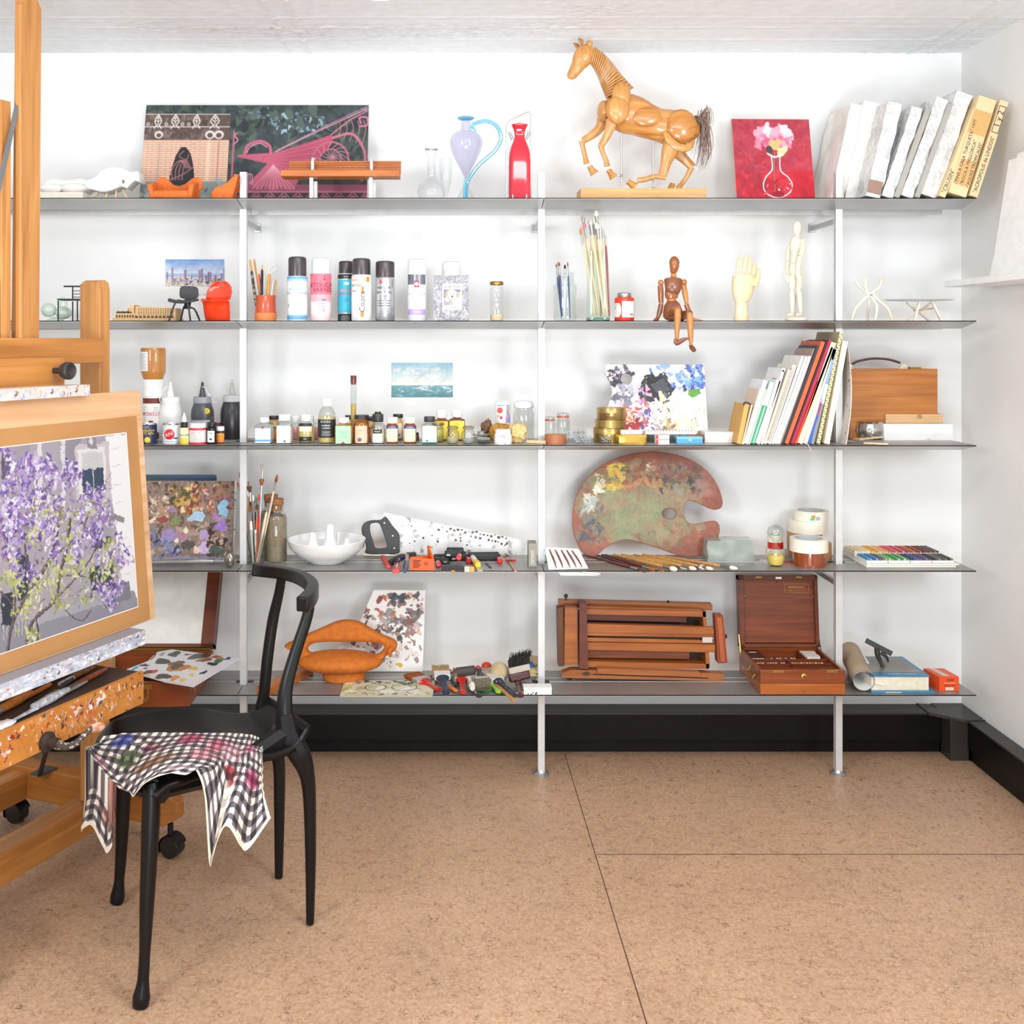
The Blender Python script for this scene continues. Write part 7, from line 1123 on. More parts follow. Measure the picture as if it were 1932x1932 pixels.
t, h, r = roll('white masking tape roll with green and orange stickers on top', 1530, 1054, 63, 18, z+.0008, crm, core_, inner=.8); m = M(); m.patch(r, .005, .014, -.02, -.006, 0); m.patch(r, .013, .022, -.016, -.004, 1); m.patch(r, .006, .018, -.002, .012, 2); P(t, 'stickers', m, [mat('#2fd24a', .4), mat('#ee7a2c', .4), mat('#b4b4c4', .5)])
t, h, r = roll('shiny brown packing tape roll at the front', 1527, 1072, 61, 26, 0, brt, core_); z = h
t, h, r = roll('white masking tape roll lying on the brown packing tape', 1526, 1072, 70, 24, z+.0004, crm, core_, inner=.76); P(t, 'sticker', (lambda m: (m.patch(r, .012, .024, r*1.15, r*1.4, 0), m)[1])(M()), mat('#2fd24a', .4))
roll('kraft tape roll half hidden behind the brown packing tape', 1549, 1060, 38, 33, 0, krf, core_)
t, h, r = roll('cream tape roll behind the hourglass, lowest of its small stack', 1464, 1056, 38, 19, 0, crm, core_); z = h
t, h, r = roll('red tape roll behind the hourglass', 1463, 1056, 29, 12, z+.0004, redh, core_); z += h; roll('cream tape roll topping the small stack behind the hourglass', 1462, 1056, 27, 13, z+.0008, crm, core_)
A = [onp(Z4+.0008, *p_) for p_ in ((1426, 1056), (1446, 1047), (1462, 1058), (1447, 1064))]; m = M(); m.add([a-A[0] for a in A], [(0, 3, 2, 1)]); S('postcard', m, mat('#c9c7c8', .5), 'small grey printed card lying left of the hourglass', 'card', A[0]).modifiers.new('s', 'SOLIDIFY').thickness = .0008
A = [onp(Z4+.0008, *p_) for p_ in ((1478, 1060), (1493, 1057), (1497, 1063), (1484, 1065))]; m = M(); m.add([a-A[0] for a in A], [(0, 3, 2, 1)]); S('postcard', m, mat('#cf5a44', .5), 'small red printed card between hourglass and brown tape', 'card', A[0]).modifiers.new('s', 'SOLIDIFY').thickness = .0008
X0, X1, D0, D1 = 1.315, 1.60, 3.448, 3.68; t = T('pastel_set', 'open flat set of coloured soft pastels in white trays', 'pastel set', ((X0+X1)/2, D0, Z4)); hw_ = (X1-X0)/2; cd = mat('#efebe2', .5)
P(t, 'lower_board', M().box(-hw_, hw_, 0, D1-D0, 0, .006), cd, bev=.001); P(t, 'upper_board', M().box(-hw_+.004, hw_+.012, .004, D1-D0, .0065, .011), cd, bev=.001)
rows = [['#3f8fc0', '#5aa8d8', '#2f5f9a', '#8a9ab0', '#4a6a8c', '#6f6a64', '#9aa0a4'], ['#9acb6a', '#4fa84a', '#2f8a4a', '#7cc48a', '#3f7a5a', '#a8c8a0', '#5a8a3c'], ['#2f3f7c', '#4a5aa0', '#5a6a9c', '#6a5a4a', '#3a4a7a', '#7a6a8a', '#54466a'], ['#3f3a3c', '#5a5a54', '#8a8478', '#4a5a4a', '#6a6a6e', '#2f2f30', '#7c7c74']]
back = [['#f0e2c8', '#efdcae', '#e8d09a', '#f4ecd8', '#ecd9b0', '#f3e6c0', '#eee0d0'], ['#f0c23c', '#efa92e', '#e8963a', '#f2d46a', '#f0b08a', '#e8a080', '#f4c8a0'], ['#e87a5a', '#e05a5a', '#d84a6a', '#e8909a', '#c84a3c', '#b43a3a', '#f0a0a4'], ['#b02a2c', '#c86a4a', '#a85a3c', '#d08a6a', '#8a4a34', '#7c3c2c', '#b87a5c'], ['#6a2f2a', '#8a5a4a', '#5a3a30', '#7a6a5c', '#4a3a38', '#8a7a6e', '#3a3030']]
for rw, (data, y0, y1) in enumerate(((rows, .012, .105), (back, .115, .222))):
 n = len(data); wt = (2*hw_-.006)/n
 for i, cs in enumerate(data):
  a = -hw_+.006+i*wt; P(t, 'tray', M().box(a, a+wt-.003, y0, y1, .0115, .019+.004*rw), cd, bev=.0008)
  for j, c in enumerate(cs): st = wt/7.3; P(t, 'pastel_stick', M().tube([(a+.002+(j+.5)*st, y0+.006, .0215+.004*rw), (a+.002+(j+.5)*st, y1-.004, .0215+.004*rw)], st*.46, 6), mat(c, .7))
# ================= bottom shelf
Z5 = SZ[5]
mah = wood('#7c3a18', '#5f2810', 'X', .8, .4, .1); mah2 = wood('#94491e', '#703212', 'X', .8, .36, .15); mahl = wood('#b26426', '#92491a', 'X', .8, .35, .2)
xa, xb, d0, d1, zt = -1.24, -.787, 3.285, 3.62, .366; t = T('paint_box', 'open mahogany paint box of tubes with a white lined lid, behind the chair', 'paint box', ((xa+xb)/2, d0, Z5+.0005)); h = (xb-xa)/2; d = d1-d0; zz = zt-Z5
m = M(); m.box(-h, h, 0, .012, 0, zz); m.box(-h, h, d-.012, d, 0, zz); m.box(-h, -h+.012, .012, d-.012, 0, zz); m.box(h-.012, h, .012, d-.012, 0, zz); m.box(-h+.012, h-.012, .012, d-.012, 0, .008); P(t, 'box_body', m, mah2, bev=.001)
for x in (-.1, .03): P(t, 'divider', M().box(x, x+.005, .012, d-.012, .008, zz-.012), pale)
P(t, 'hinge', M().tube([(-h, d, zz+.004), (h-.01, d, zz+.004)], .006, 8), brass); P(t, 'catch', M().ext([[(.075, zz-.006), (.115, zz-.006), (.115, zz-.018), (.106, zz-.022), (.106, zz-.05), (.095, zz-.062), (.084, zz-.05), (.084, zz-.022), (.075, zz-.018)], rrect(.09, .1, zz-.045, zz-.02, .004)], .003).tr(), brass).location = (0, -.0032, 0)
P(t, 'side_catch', M().box(h, h+.003, .05, .07, zz-.05, zz-.012), brass, bev=.001)
a = math.atan2(.14, .29); m = M(); m.mx = Matrix.Translation((0, d, zz+.01)) @ Matrix.Rotation(-a, 4, 'X')
m.box(h-.042, h, -.006, .04, 0, .31); m.box(-h, -h+.042, -.006, .04, 0, .31); m.box(-h, h, -.006, .04, 0, .012); m.box(-h, h, .03, .04, .012, .31); o = P(t, 'lid_frame', m, mah, bev=.001)
m = M(); m.mx = Matrix.Translation((0, d, zz+.01)) @ Matrix.Rotation(-a, 4, 'X'); m.box(-h+.042, h-.042, -.004, .0, .012, .31); P(t, 'white_lid_panel', m, mat('#eceae2', .4)); P(t, 'stay_pin', M().ball((h-.012, d+.05, zz+.1), .004), brass)
z0 = Z5+.03
for i, (lb_, x0, y0, x1, y1, r_, m_, cm) in enumerate((('grey paint tube with yellow bands in the open paint box', -.93, 3.47, -.885, 3.58, .013, mat('#6f6a5e', .35), mat('#e6b52c', .4)), ('slim grey green paint tube in the open paint box', -.895, 3.46, -.858, 3.57, .008, mat('#8a8c78', .35), mat('#55584a', .4)), ('paint tube with an orange band in the open paint box', -.872, 3.45, -.83, 3.57, .011, mat('#a8a49a', .35), mat('#d4622c', .4)), ('silver crimped paint tube in the open paint box', -.835, 3.54, -.80, 3.585, .018, mat('#b5b2aa', .22, .8), mat('#7a2c20', .4)))):
 A, B = Vector((x0, y0, z0)), Vector((x1, y1, z0+.02)); v = B-A; t = T('paint_tube', lb_, 'paint tube', A, group='paint tubes in the open box'); P(t, 'tube', M().tube([(0, 0, 0), v*.5, v*.9, v], [r_*.9, r_, r_, r_*.6], 12), m_); P(t, 'band', M().tube([v*.55, v*.68], r_*1.04, 12), cm); P(t, 'cap', M().tube([v, v*1.1], r_*.6, 10), blackm)
cv = Cv(300, 240, '#e9e6ec', 1.0); sh_ = [(236, 1264), (287, 1244), (294, 1236), (296, 1230), (324, 1225), (451, 1242), (365, 1295), (312, 1286)]
zq = Z5+.085; PL = [onp(zq, *p_) for p_ in sh_]; x0 = min(v.x for v in PL); y0 = min(v.y for v in PL); x1 = max(v.x for v in PL); y1 = max(v.y for v in PL); O = Vector((x0, y0, zq)); sw, sh2 = 300/(x1-x0), 240/(y1-y0)
def bl_(px, py, rx, ry, c, rot=0, rough=.25):
 p_ = onp(zq, px, py); kx = p_.y/F; ky = p_.y*p_.y/(F*(H-zq)); cv.ell((p_.x-x0)*sw, (y1-p_.y)*sh2, rx*kx*sw, ry*ky*sh2, c, 1, rot, rough)
for a_ in ((329, 1234, 11, 4, '#3c3c36', -.4), (353, 1235, 5, 1.5, '#2c2a28'), (375, 1238, 16, 5, '#4a483e'), (306, 1248, 12, 5, '#1d1a1c'), (333, 1252, 15, 4, '#7a3a1c', -.4), (334, 1260, 17, 6.5, '#c07a1c'), (333, 1257, 12, 4, '#4a2c1c', -.4), (364, 1261, 9, 3, '#e8b84a', -.2), (386, 1245, 12, 3.5, '#a06a4a', -.2), (407, 1239, 9, 2.5, '#a8704c', -.3), (415, 1243, 8, 2.5, '#b08c6c'), (412, 1247, 8, 2.8, '#3f7a38'), (401, 1253, 9, 2.8, '#1f4a2a'), (430, 1242, 5, 3, '#3a4a84'), (272, 1255, 7, 2.6, '#4a2030'), (275, 1261, 4, 1.2, '#8a2a3c'), (254, 1261, 4, 4, '#2fb0c4'), (281, 1268, 10, 3.4, '#5a1f18', -.5), (292, 1267, 5, 3, '#d8281c'), (278, 1274, 6, 2, '#e8c24a'), (307, 1276, 12, 5, '#4a3420'), (329, 1279, 8, 4, '#e8962c', -.5), (345, 1283, 6, 3, '#ecc95a', -.5), (366, 1281, 9, 3, '#f3eac8', -.2), (361, 1273, 5, 3, '#eccf8c'), (383, 1269, 4, 4.5, '#1f3028', .5), (305, 1235, 4, 3, '#a8a49c')): bl_(*a_[:5], *(a_[5:] or (0,)))
cv.warp(2, 6)
def inpoly(x, y, pl):
 c = False; j = len(pl)-1
 for i in range(len(pl)):
  if (pl[i][1] > y) != (pl[j][1] > y) and x < (pl[j][0]-pl[i][0])*(y-pl[i][1])/(pl[j][1]-pl[i][1])+pl[i][0]: c = not c
  j = i
 return c
pl = [(v.x-x0, v.y-y0) for v in PL]; cs = Vector((sum(a_ for a_, b in pl)/8, sum(b for a_, b in pl)/8)); pli = [tuple(cs+(Vector(p_)-cs)*.985) for p_ in pl]
m = M(); m.ext([pl], .003); m.v = [Vector((v.x, v.z, -v.y)) for v in m.v]; m.c[0] = [hx('#e9e6ec')]*len(m.v); m.f = [f_ for f_ in m.f]
b_ = M(); b_.sheet(cv, x1-x0, y1-y0, 0, lambda x, z: (x, z, .0006)); ff = [f_ for f_ in b_.f if inpoly(sum(b_.v[i].x for i in f_)/4, sum(b_.v[i].y for i in f_)/4, pli)]; m.add(b_.v, ff, 0, b_.c[0])
S('mixing_palette', m, painted(.35, 0), 'white mixing palette dotted with fresh oil colours lying across the open paint box', 'palette', O)
A, B = Vector((-.585, 3.40, Z5)), Vector((-.475, 3.615, Z5)); m = M(); m.bar((0, 0, .007), (B-A)+Vector((0, 0, .007)), .05, .014, up=(0, 0, 1)); m.bar((0, 0, .02), (B-A)+Vector((0, 0, .02)), .044, .012, up=(0, 0, 1)); S('wooden_plank', m, wood('#b9713a', '#98561f', 'Y', 1, .4), 'grooved orange brown wooden bar lying on the shelf behind the chair back', 'plank', A, bev=.001)
D = 3.53; L, k = at(5, 648, D=D); q = Q(D, L); xz = lambda p: (q(*p).x, q(*p).z); of = mat('#c8701c', .8, h2='#b9621a', vs=60, bump=.3, bs=400)
t = T('looped_ornament', 'burnt orange felt like miniature seat with a wide looped back', 'ornament', L)
out = [(535, 1222), (548, 1214), (560, 1207), (585, 1197), (610, 1186), (628, 1178), (649, 1173), (675, 1176), (700, 1190), (725, 1203), (742, 1210), (749, 1219), (745, 1230), (728, 1240), (712, 1252), (688, 1264), (650, 1270), (605, 1268), (578, 1260), (562, 1250), (556, 1240), (545, 1228)]
hol = [(580, 1232), (584, 1220), (600, 1214), (650, 1213), (700, 1214), (720, 1218), (724, 1226), (712, 1238), (685, 1243), (640, 1243), (605, 1241)]
P(t, 'looped_back', M().ext([[xz(p_) for p_ in smooth(out, 3)], [xz(p_) for p_ in smooth(hol, 3)]], .045, bev=.014), of, smo=60); m = M(); m.ball(q(640, 1250, .01), 1, 28, 0, sx=.14, sy=.075, sz=.035); P(t, 'bowl', m, of)
P(t, 'foot', M().lathe([(.062, 0), (.068, .004), (.07, .02), (.064, .03), (.05, .04)], 32, x=q(648, 0).x, y=.02, sy=.7), of); P(t, 'rolled_arm', M().tube([q(738, 1236, -.012), q(735, 1226, -.016), q(741, 1220, -.008)], [.006, .009, .006], 10, sm=3), of)
kk = 3.66/F; shp = [(703, 1119), (801, 1120), (796, 1268), (690, 1268), (636, 1243), (636, 1223), (652, 1213), (678, 1176)]
cv = Cv(166, 150, '#efece8', 1.6);
def pp(n, x0, x1, y0, y1, cols, a, b, al=.95): cv.dabs(n, (x0-636, x1-636, y0-1119, y1-1119), cols, a, b, al=al, rough=.3)
pp(70, 680, 790, 1150, 1200, ['#8a6a5c', '#b89484', '#5c4a48', '#6f6a6c', '#cbb0a4', '#7a4a38', '#48403f', '#9c8c88'], 3, 9); pp(12, 705, 740, 1128, 1165, ['#b5622c', '#7a2f24', '#a04a30', '#c27a4a'], 3, 7); pp(10, 735, 760, 1128, 1145, ['#34343c', '#2a2a3a', '#6a3c34'], 5, 9); pp(16, 764, 798, 1128, 1160, ['#3a3038', '#8a6a70', '#c4927c', '#6d4a50'], 3, 7); pp(30, 640, 720, 1212, 1246, ['#4a4a50', '#7a4038', '#a8a4a8', '#2c2c30', '#9c6a5c', '#d8d0d0'], 2, 7); pp(30, 745, 796, 1195, 1250, ['#d8c4bc', '#a88474', '#c9a890', '#e4d4cc', '#8c6a58'], 2, 6); pp(12, 700, 760, 1190, 1215, ['#3f3f3a', '#54544c', '#8a8c84'], 3, 8); pp(6, 722, 752, 1232, 1265, ['#d9a420', '#8a6a1c', '#e8b46a'], 2, 6); pp(12, 690, 740, 1240, 1262, ['#8c6a4a', '#b08c6a'], 2, 5)
cv.warp(2.5, 6); m = M(); b_ = M(); b_.sheet(cv, 166*kk, 150*kk, 0); pl = [((x-636)*kk, (1269-y)*kk) for x, y in shp]; m.ext([pl], .003); m.c[0] = [hx('#efece8')]*len(m.v); cs = Vector((sum(a_ for a_, b in pl)/8, sum(b for a_, b in pl)/8)); pli = [tuple(cs+(Vector(p_)-cs)*.99) for p_ in pl]
ff = [f_ for f_ in b_.f if inpoly(sum(b_.v[i].x for i in f_)/4, sum(b_.v[i].z for i in f_)/4, pli)]; m.add([v+Vector((0, -.0006, 0)) for v in b_.v], ff, 0, b_.c[0]); L = W(636, 1270, 3.63); L.z = Z5+.001; S('paint_palette', m, painted(.4, .5), 'white cut corner palette of brown and grey paint behind the orange ornament', 'palette', L, rx=-R(9))
cv = Cv(175, 95, '#d8d4b8', 1.4); cv.noise(.05, 12); cv.dabs(60, (0, 175, 0, 95), ['#e8e6dc', '#b8b48c', '#c9c8a0', '#f0efe8', '#a8a47c'], 3, 11); cv.dabs(40, (20, 130, 2, 18), ['#2a2420', '#4a3a2c', '#1f1a18'], 1.5, 6); cv.dabs(10, (95, 130, 6, 26), ['#1f5a3c', '#2f7a54'], 2, 7); cv.dabs(14, (4, 22, 25, 55), ['#b8b83c', '#d8d46a'], 2, 6); cv.dabs(50, (0, 175, 72, 95), ['#5a5a3c', '#8a8a5c', '#3c3c2c', '#a4a07c'], 1, 5); cv.warp(2.5, 6)
for cx, rx_ in ((62, 20), (117, 24)): cv.curve([(cx+rx_*cos(R(a_)), 45+20*sin(R(a_))) for a_ in range(0, 361, 20)], 1.6, '#1c1a18')
A = onp(Z5+.005, 641, 1312); B = onp(Z5+.005, 800, 1284); w_ = .288; dd = B.y-A.y; m = M(); m.sheet(cv, w_, dd, 0, lambda x, z: (x+.006*z/dd, z, .005)); m.box(0, w_, 0, dd, 0, .0046); m.c[len(m.v)-8] = [hx('#b5b18c')]*8; S('paint_palette', m, painted(.4, .5), 'flat stained palette with black circles lying at the shelf front edge', 'palette', (A.x, A.y, Z5+.0005))
def on5(px, py, z): D = (H-Z5-z)*F/(py-PY); return Vector(((px-PX)*D/F, D, Z5+z))
GB = 'decorating brushes on the bottom shelf'
def fb(label, pts, w_, hm, fm_, bm, z0=.012, z1=.03, fr=.55, br=.4, hw=.012, tw=None):
 """flat brush from handle tail (first) to bristle tip (last): handle, ferrule, bristles"""
 A, B = on5(*pts[0], z0), on5(*pts[1], z1); v = B-A; t = T('decorating_brush', label, 'brush', A, group=GB); e = v.normalized(); up = (0, 0, 1); c1, c2 = 1-br, fr
 P(t, 'handle', M().tube([v*0, v*.06, v*(c2*.45), v*(c2*.8), v*c2], [hw*.55, hw*.8, hw*.55, hw*.7, w_*.42], 12, flat=.55, up=up, sm=3), hm)
 for nm, a_, b, ww, m_, th in (('ferrule', c2, c1, w_, fm_, .016), ('bristles', c1, 1, w_, bm, .014)):
  m = M(); n_ = 9; sx_ = Vector((0, 0, 1)).cross(e).normalized(); st = []
  if nm == 'ferrule': m.bar(v*a_, v*b, ww, th, up=up)
  else:
   g = random.Random(int(pts[0][0])); n_ = 16
   for i in range(n_):
    for j in range(3): o_ = sx_*(i/(n_-1)-.5)*ww*.95+Vector((0, 0, (j-1)*th*.3)); tip = v*(b+g.uniform(-.03, .02))+o_*1.06; m.tube([v*(a_-.02)+o_, (v*(a_+b)/2)+o_*1.03, tip], [ww/n_*.75, ww/n_*.7, ww/n_*.3], 5)
  P(t, nm, m, m_, bev=.002 if nm == 'ferrule' else 0)
 return t, v, e
nav = mat('#2b3146', .4, h2='#33394f', vs=30); redb = mat('#c3261f', .3, coat=.4); alf = mat('#b9b6b0', .4, .5); brs = mat('#a8581c', .8, h2='#8a4414', vs=90); tan = mat('#b8986a', .9, h2='#8f744c', vs=120); grb = mat('#8d8672', .9, h2='#5f5a48', vs=120)
fb('red handled flat brush with brown bristles pointing left', ((829, 1302), (775, 1272)), .055, redb, alf, brs, .008, .012, .5, .28, .014)
fb('wide navy handled brush with tan bristles pointing up', ((842, 1309), (830, 1256)), .052, nav, mat('#dcd8d0', .4, .2), tan, .012, .05, .55, .25, .016)
fb('orange wooden handle under the navy brush', ((862, 1304), (815, 1276)), .02, mat('#d97a2c', .4), alf, brs, .006, .008, .85, .1, .011); fb('dark brown rounded handle right of the navy brush', ((865, 1294), (846, 1266)), .02, mat('#2f2420', .3, coat=.4), alf, brs, .008, .012, .8, .12, .013)
fb('red handled brush with orange bristles standing towards the wall', ((874, 1308), (868, 1262)), .045, redb, alf, brs, .01, .03, .55, .25, .013); fb('black handled brush poking over the shelf edge', ((905, 1314), (884, 1284)), .022, mat('#1f1f21', .3, coat=.4), alf, brs, .01, .012, .8, .15, .014)
A = on5(878, 1268, .03); t = T('rubber_brayer', 'dark rubber roller with a white bulbous handle', 'roller', A); q = lambda px, py, z: on5(px, py, z)-A; B0, B1 = q(862, 1268, .042), q(896, 1264, .05); P(t, 'roller', M().tube([B0, B1], .0145, 20), mat('#45423f', .7)); P(t, 'wire_yoke', M().tube([B0+Vector((-.004, 0, 0)), B0+Vector((-.004, -.02, -.006)), q(884, 1272, .03), q(884, 1276, .026), q(886, 1272, .03), B1+Vector((.004, -.02, -.006)), B1+Vector((.004, 0, 0))], .0016, 6, sm=3), brass); P(t, 'handle', M().tube([q(884, 1274, .028), q(885, 1279, .026), q(888, 1287, .022), q(891, 1294, .02), q(892, 1299, .018)], [.004, .0075, .006, .0125, .008], 16, sm=4), mat('#eee6d0', .25, coat=.5))
t, v, e = fb('stiff grey bristled brush facing the viewer with a navy handle', ((902, 1262), (913, 1300)), .044, nav, mat('#a8a294', .5, .2), grb, .045, .02, .45, .45, .014); P(t, 'red_cap', M().ball((0, 0, 0), .011, sy=.8), redb)
A = on5(918, 1266, .02); t = T('round_brush', 'round headed red brush with a silver neck beside the twine', 'brush', A); P(t, 'red_head', M().ball((0, .01, .014), .0165, 18, sz=.75), mat('#cc3a28', .5)); P(t, 'neck', M().tube([(.004, 0, .008), (.012, -.022, 0)], .006, 10), steel)
L, k = at(5, 941.5, D=3.52); t = S('twine_ball', M().ball((0, 0, .03), .0285, 20), mat('#c2ad86', .9), 'ball of natural twine among the decorating brushes', 'twine', L+Vector((0, 0, .006))); g = random.Random(8)
for j in range(6):
 m = M(); ax_ = Vector((g.gauss(0, 1), g.gauss(0, 1), g.gauss(0, 1))).normalized(); u = ax_.orthogonal().normalized(); w3 = ax_.cross(u)
 for i in range(-5, 6): rr = .0292*math.cos(i*.11); m.tube([Vector((0, 0, .03))+ax_*(.0292*math.sin(i*.11))+(u*cos(a_*.35)+w3*sin(a_*.35))*rr for a_ in range(18)], .0015, 5, cyc=True)
 P(t, 'strand_winding', m, mat(['#c9b58e', '#b8a27a', '#d4c3a0'][j % 3], .9))
fb('lime green plastic handle beneath the grey bristled brush', ((942, 1306), (920, 1282)), .03, mat('#8cc63c', .35), mat('#7ab82e', .35), mat('#9cd04a', .5), .008, .014, .7, .15, .014); L = on5(916, 1302, .0); S('green_lid', M().lathe([(.022, .0005), (.023, .003), (.021, .005), (0, .005)], 24), mat('#1f9a3c', .35), 'round bright green lid peeping out under the grey bristled brush', 'lid', L)
fb('long wooden handle hanging over the shelf edge', ((970, 1322), (928, 1284)), .02, mat('#c08a48', .4, h2='#a87434', vs=20), alf, brs, .012, .014, .85, .1, .011); fb('navy brush spattered with white paint', ((976, 1314), (912, 1262)), .045, mat('#2b2f3f', .5, h2='#e4e0d8', vs=130, lo=.6, hi=.66), mat('#d4d0cc', .5), mat('#c9b8a4', .9, h2='#a8907a', vs=90), .012, .03, .55, .25, .015)
t, v, e = fb('large black bristled dusting brush with a maroon handle', ((982, 1314), (976, 1280)), .02, mat('#4a1a22', .25, coat=.5), mat('#3f161c', .3), mat('#3f161c', .3), .012, .02, .8, .1, .016); o_ = t.location.copy()
A = on5(960, 1285, .018)-o_; B = on5(999, 1276, .03)-o_; nrm = Vector((0, .25, 1)).normalized(); P(t, 'block', M().bar(A+nrm*.008, B+nrm*.008, .03, .028, up=nrm), mat('#4a1a22', .25, coat=.5), bev=.006); P(t, 'ferrule_block', M().bar(A+nrm*.03, B+nrm*.03, .028, .02, up=nrm), mat('#b8b0a0', .5), bev=.002)
m = M(); g = random.Random(2)
for i in range(150): f_ = g.random(); b0 = A.lerp(B, f_)+nrm*.036+Vector((0, g.uniform(-.012, .012), 0)); m.tube([b0, b0+nrm*.024+Vector((g.uniform(-.003, .005), 0, 0)), b0+nrm*g.uniform(.036, .05)+Vector((g.uniform(-.008, .012)+.006, g.uniform(-.01, .01), 0))], [.002, .0018, .0006], 4)
P(t, 'black_bristles', m, mat('#26211f', .9))
L = on5(1006, 1288, .0)+Vector((0, .03, 0)); t = T('folded_cloth', 'folded yellow and blue cloth beside the dusting brush', 'cloth', L)
for i, (r_, c) in enumerate(((.03, '#d8c48c'), (.023, '#c9b070'), (.016, '#e4d6a8'))): P(t, 'fold', M().tube([(-.035+.006*i, -.01-.004*i, .008+.004*i), (-.02, -.012, .03-.003*i), (.004, -.012, .036-.006*i), (.024-.003*i, -.012, .022), (.022-.004*i, -.012, .006)], .0075, 8, flat=2.6, sm=4), mat(c, .9))
P(t, 'blue_patch', M().ball((-.012, .004, .044), .018, 14, sz=.7, nz=.3), mat('#4f74bc', .9)); P(t, 'loose_corner', M().ball((.004, .03, .05), .022, 14, sz=.9, nz=.4, seed=3), mat('#b9a67c', .9))
L = on5(1014, 1311, 0); k = L.y/F; t = T('metal_box', 'flat white painted metal box at the middle post', 'box', L); P(t, 'box', M().box(-26*k, 27*k, 0, .04, 0, 12*k), mat('#e9e7e2', .4), bev=.001); P(t, 'lid_edge', M().box(-26.4*k, 27.4*k, -.0008, .0405, 11.4*k, 13.5*k), mat('#f2f1ee', .4)); g = random.Random(4); m = M()
for i in range(14): m.ball((g.uniform(-22, 0)*k, -.001, g.uniform(1, 5)*k), g.uniform(.4, 1.4)*k, 7, sy=.3)
P(t, 'ink_marks', m, blackm)
D = 3.575; L = W(1207, 1281, 3.56); L.z = Z5; q = Q(D, L); fe = wood('#ad6428', '#8a4716', 'X', .9, .4, .15); fm2 = wood('#6d3420', '#57261a', 'X', .9, .45); fdk = mat('#3a2a20', .5)
t = T('field_easel', 'folded wooden sketch box easel lying on its side, marked with paint', 'field easel', L); off = 16
def slat(name, c, dy, th, m_, bev=.0012): m = M(); m.ext([[(q(x, y).x, max(q(x, y-off*0).z, .002)) for x, y in c]], th); P(t, name, m, m_, bev=bev).location = (0, dy, 0)
slat('top_rail', [(1055, 1147), (1346, 1154), (1346, 1142), (1055, 1135)], .03, .03, fe); slat('top_leg', [(1104, 1152), (1326, 1158), (1320, 1148), (1104, 1142)], .0, .02, fe); slat('frame_rail', [(1104, 1155), (1328, 1160), (1328, 1150), (1104, 1145)], -.012, .07, fe); slat('frame_rail', [(1106, 1253), (1334, 1258), (1334, 1248), (1106, 1243)], -.012, .07, fe); slat('frame_end', [(1322, 1150), (1328, 1150), (1336, 1256), (1329, 1257)], -.012, .07, fe)
slat('box_floor', [(1104, 1155), (1328, 1160), (1332, 1248), (1104, 1243)], .055, .006, fdk); slat('maroon_panel', [(1104, 1170), (1295, 1174), (1295, 1161), (1104, 1156)], .015, .02, fm2); slat('lower_panel', [(1105, 1240), (1300, 1243), (1300, 1226), (1105, 1220)], .012, .02, wood('#8c4a28', '#6f3418', 'X', .9, .45))
slat('mast', [(1104, 1187), (1342, 1191), (1341, 1178), (1104, 1171)], -.022, .018, fe); slat('mast', [(1105, 1194), (1342, 1198), (1342, 1191), (1105, 1185)], -.017, .014, fe); slat('mast', [(1105, 1205), (1343, 1209), (1343, 1203), (1105, 1198)], -.017, .014, fe); slat('mast', [(1106, 1220), (1344, 1225), (1344, 1210), (1106, 1206)], -.022, .018, fe); slat('mast_groove', [(1118, 1197), (1322, 1202), (1322, 1199), (1118, 1194)], -.012, .006, blackm)
slat('end_block', [(1063, 1250), (1089, 1250), (1087, 1142), (1064, 1141)], -.016, .075, fe); slat('clamp_bar', [(1090, 1253), (1106, 1254), (1103, 1131), (1090, 1131)], -.036, .05, fm2); slat('far_left_post', [(1053, 1255), (1064, 1254), (1062, 1143), (1051, 1147)], .0, .05, wood('#6f4420', '#54320f', 'Z', 1, .5)); slat('right_crossbar', [(1348, 1244), (1366, 1243), (1358, 1155), (1343, 1155)], -.03, .04, wood('#99461f', '#7c3416', 'Z', .9, .4)); slat('right_inset', [(1353, 1240), (1361, 1240), (1354, 1158), (1346, 1158)], -.034, .006, wood('#b9623a', '#a3502c', 'Z', .9, .4))
slat('lower_leg', [(1057, 1268), (1063, 1271), (1346, 1281), (1359, 1279), (1359, 1264), (1320, 1262), (1075, 1256), (1058, 1262)], -.03, .035, fe); slat('lower_strip', [(1123, 1262), (1313, 1268), (1313, 1258), (1123, 1252)], -.038, .02, fe); slat('leg_slot', [(1115, 1265), (1330, 1272), (1330, 1270.5), (1115, 1263.5)], -.032, .004, blackm)
for nm, x, y, dy, r_ in (('knob', 1069, 1127, .02, .007), ('knob', 1263, 1138, .02, .005), ('knob', 1366, 1199, -.01, .008), ('wing_nut', 1073, 1277, -.012, .008), ('wing_nut', 1272, 1268, -.04, .006)):
 m = M(); m.ball(q(x, y, dy), r_); m.tube([q(x, y, dy), q(x-8 if x > 1300 else x, y+(8 if y < 1150 else -7), dy)], .003, 8); P(t, nm, m, fdk)
P(t, 'metal_plate', M().box(q(1320, 0).x, q(1338, 0).x, -.026, -.021, q(0, 1206).z, q(0, 1196).z), mat('#cfc9bb', .4, .3)); P(t, 'bolt', M().ball(q(1329, 1201, -.026), .003, 10, sy=.5), fdk); P(t, 'diamond_plate', M().ext([[xz2 for xz2 in ((q(1095, 0).x, q(0, 1263).z), (q(1103, 0).x, q(0, 1267).z), (q(1111, 0).x, q(0, 1263).z), (q(1103, 0).x, q(0, 1259).z))]], .003), fdk).location = (0, -.034, 0)
for x, y in ((1092, 1143), (1094, 1247)): P(t, 'hook', M().tube([q(x-8, y+3, -.02), q(x-2, y, -.04), q(x+4, y-3, -.044)], .0028, 8, sm=3), steel)
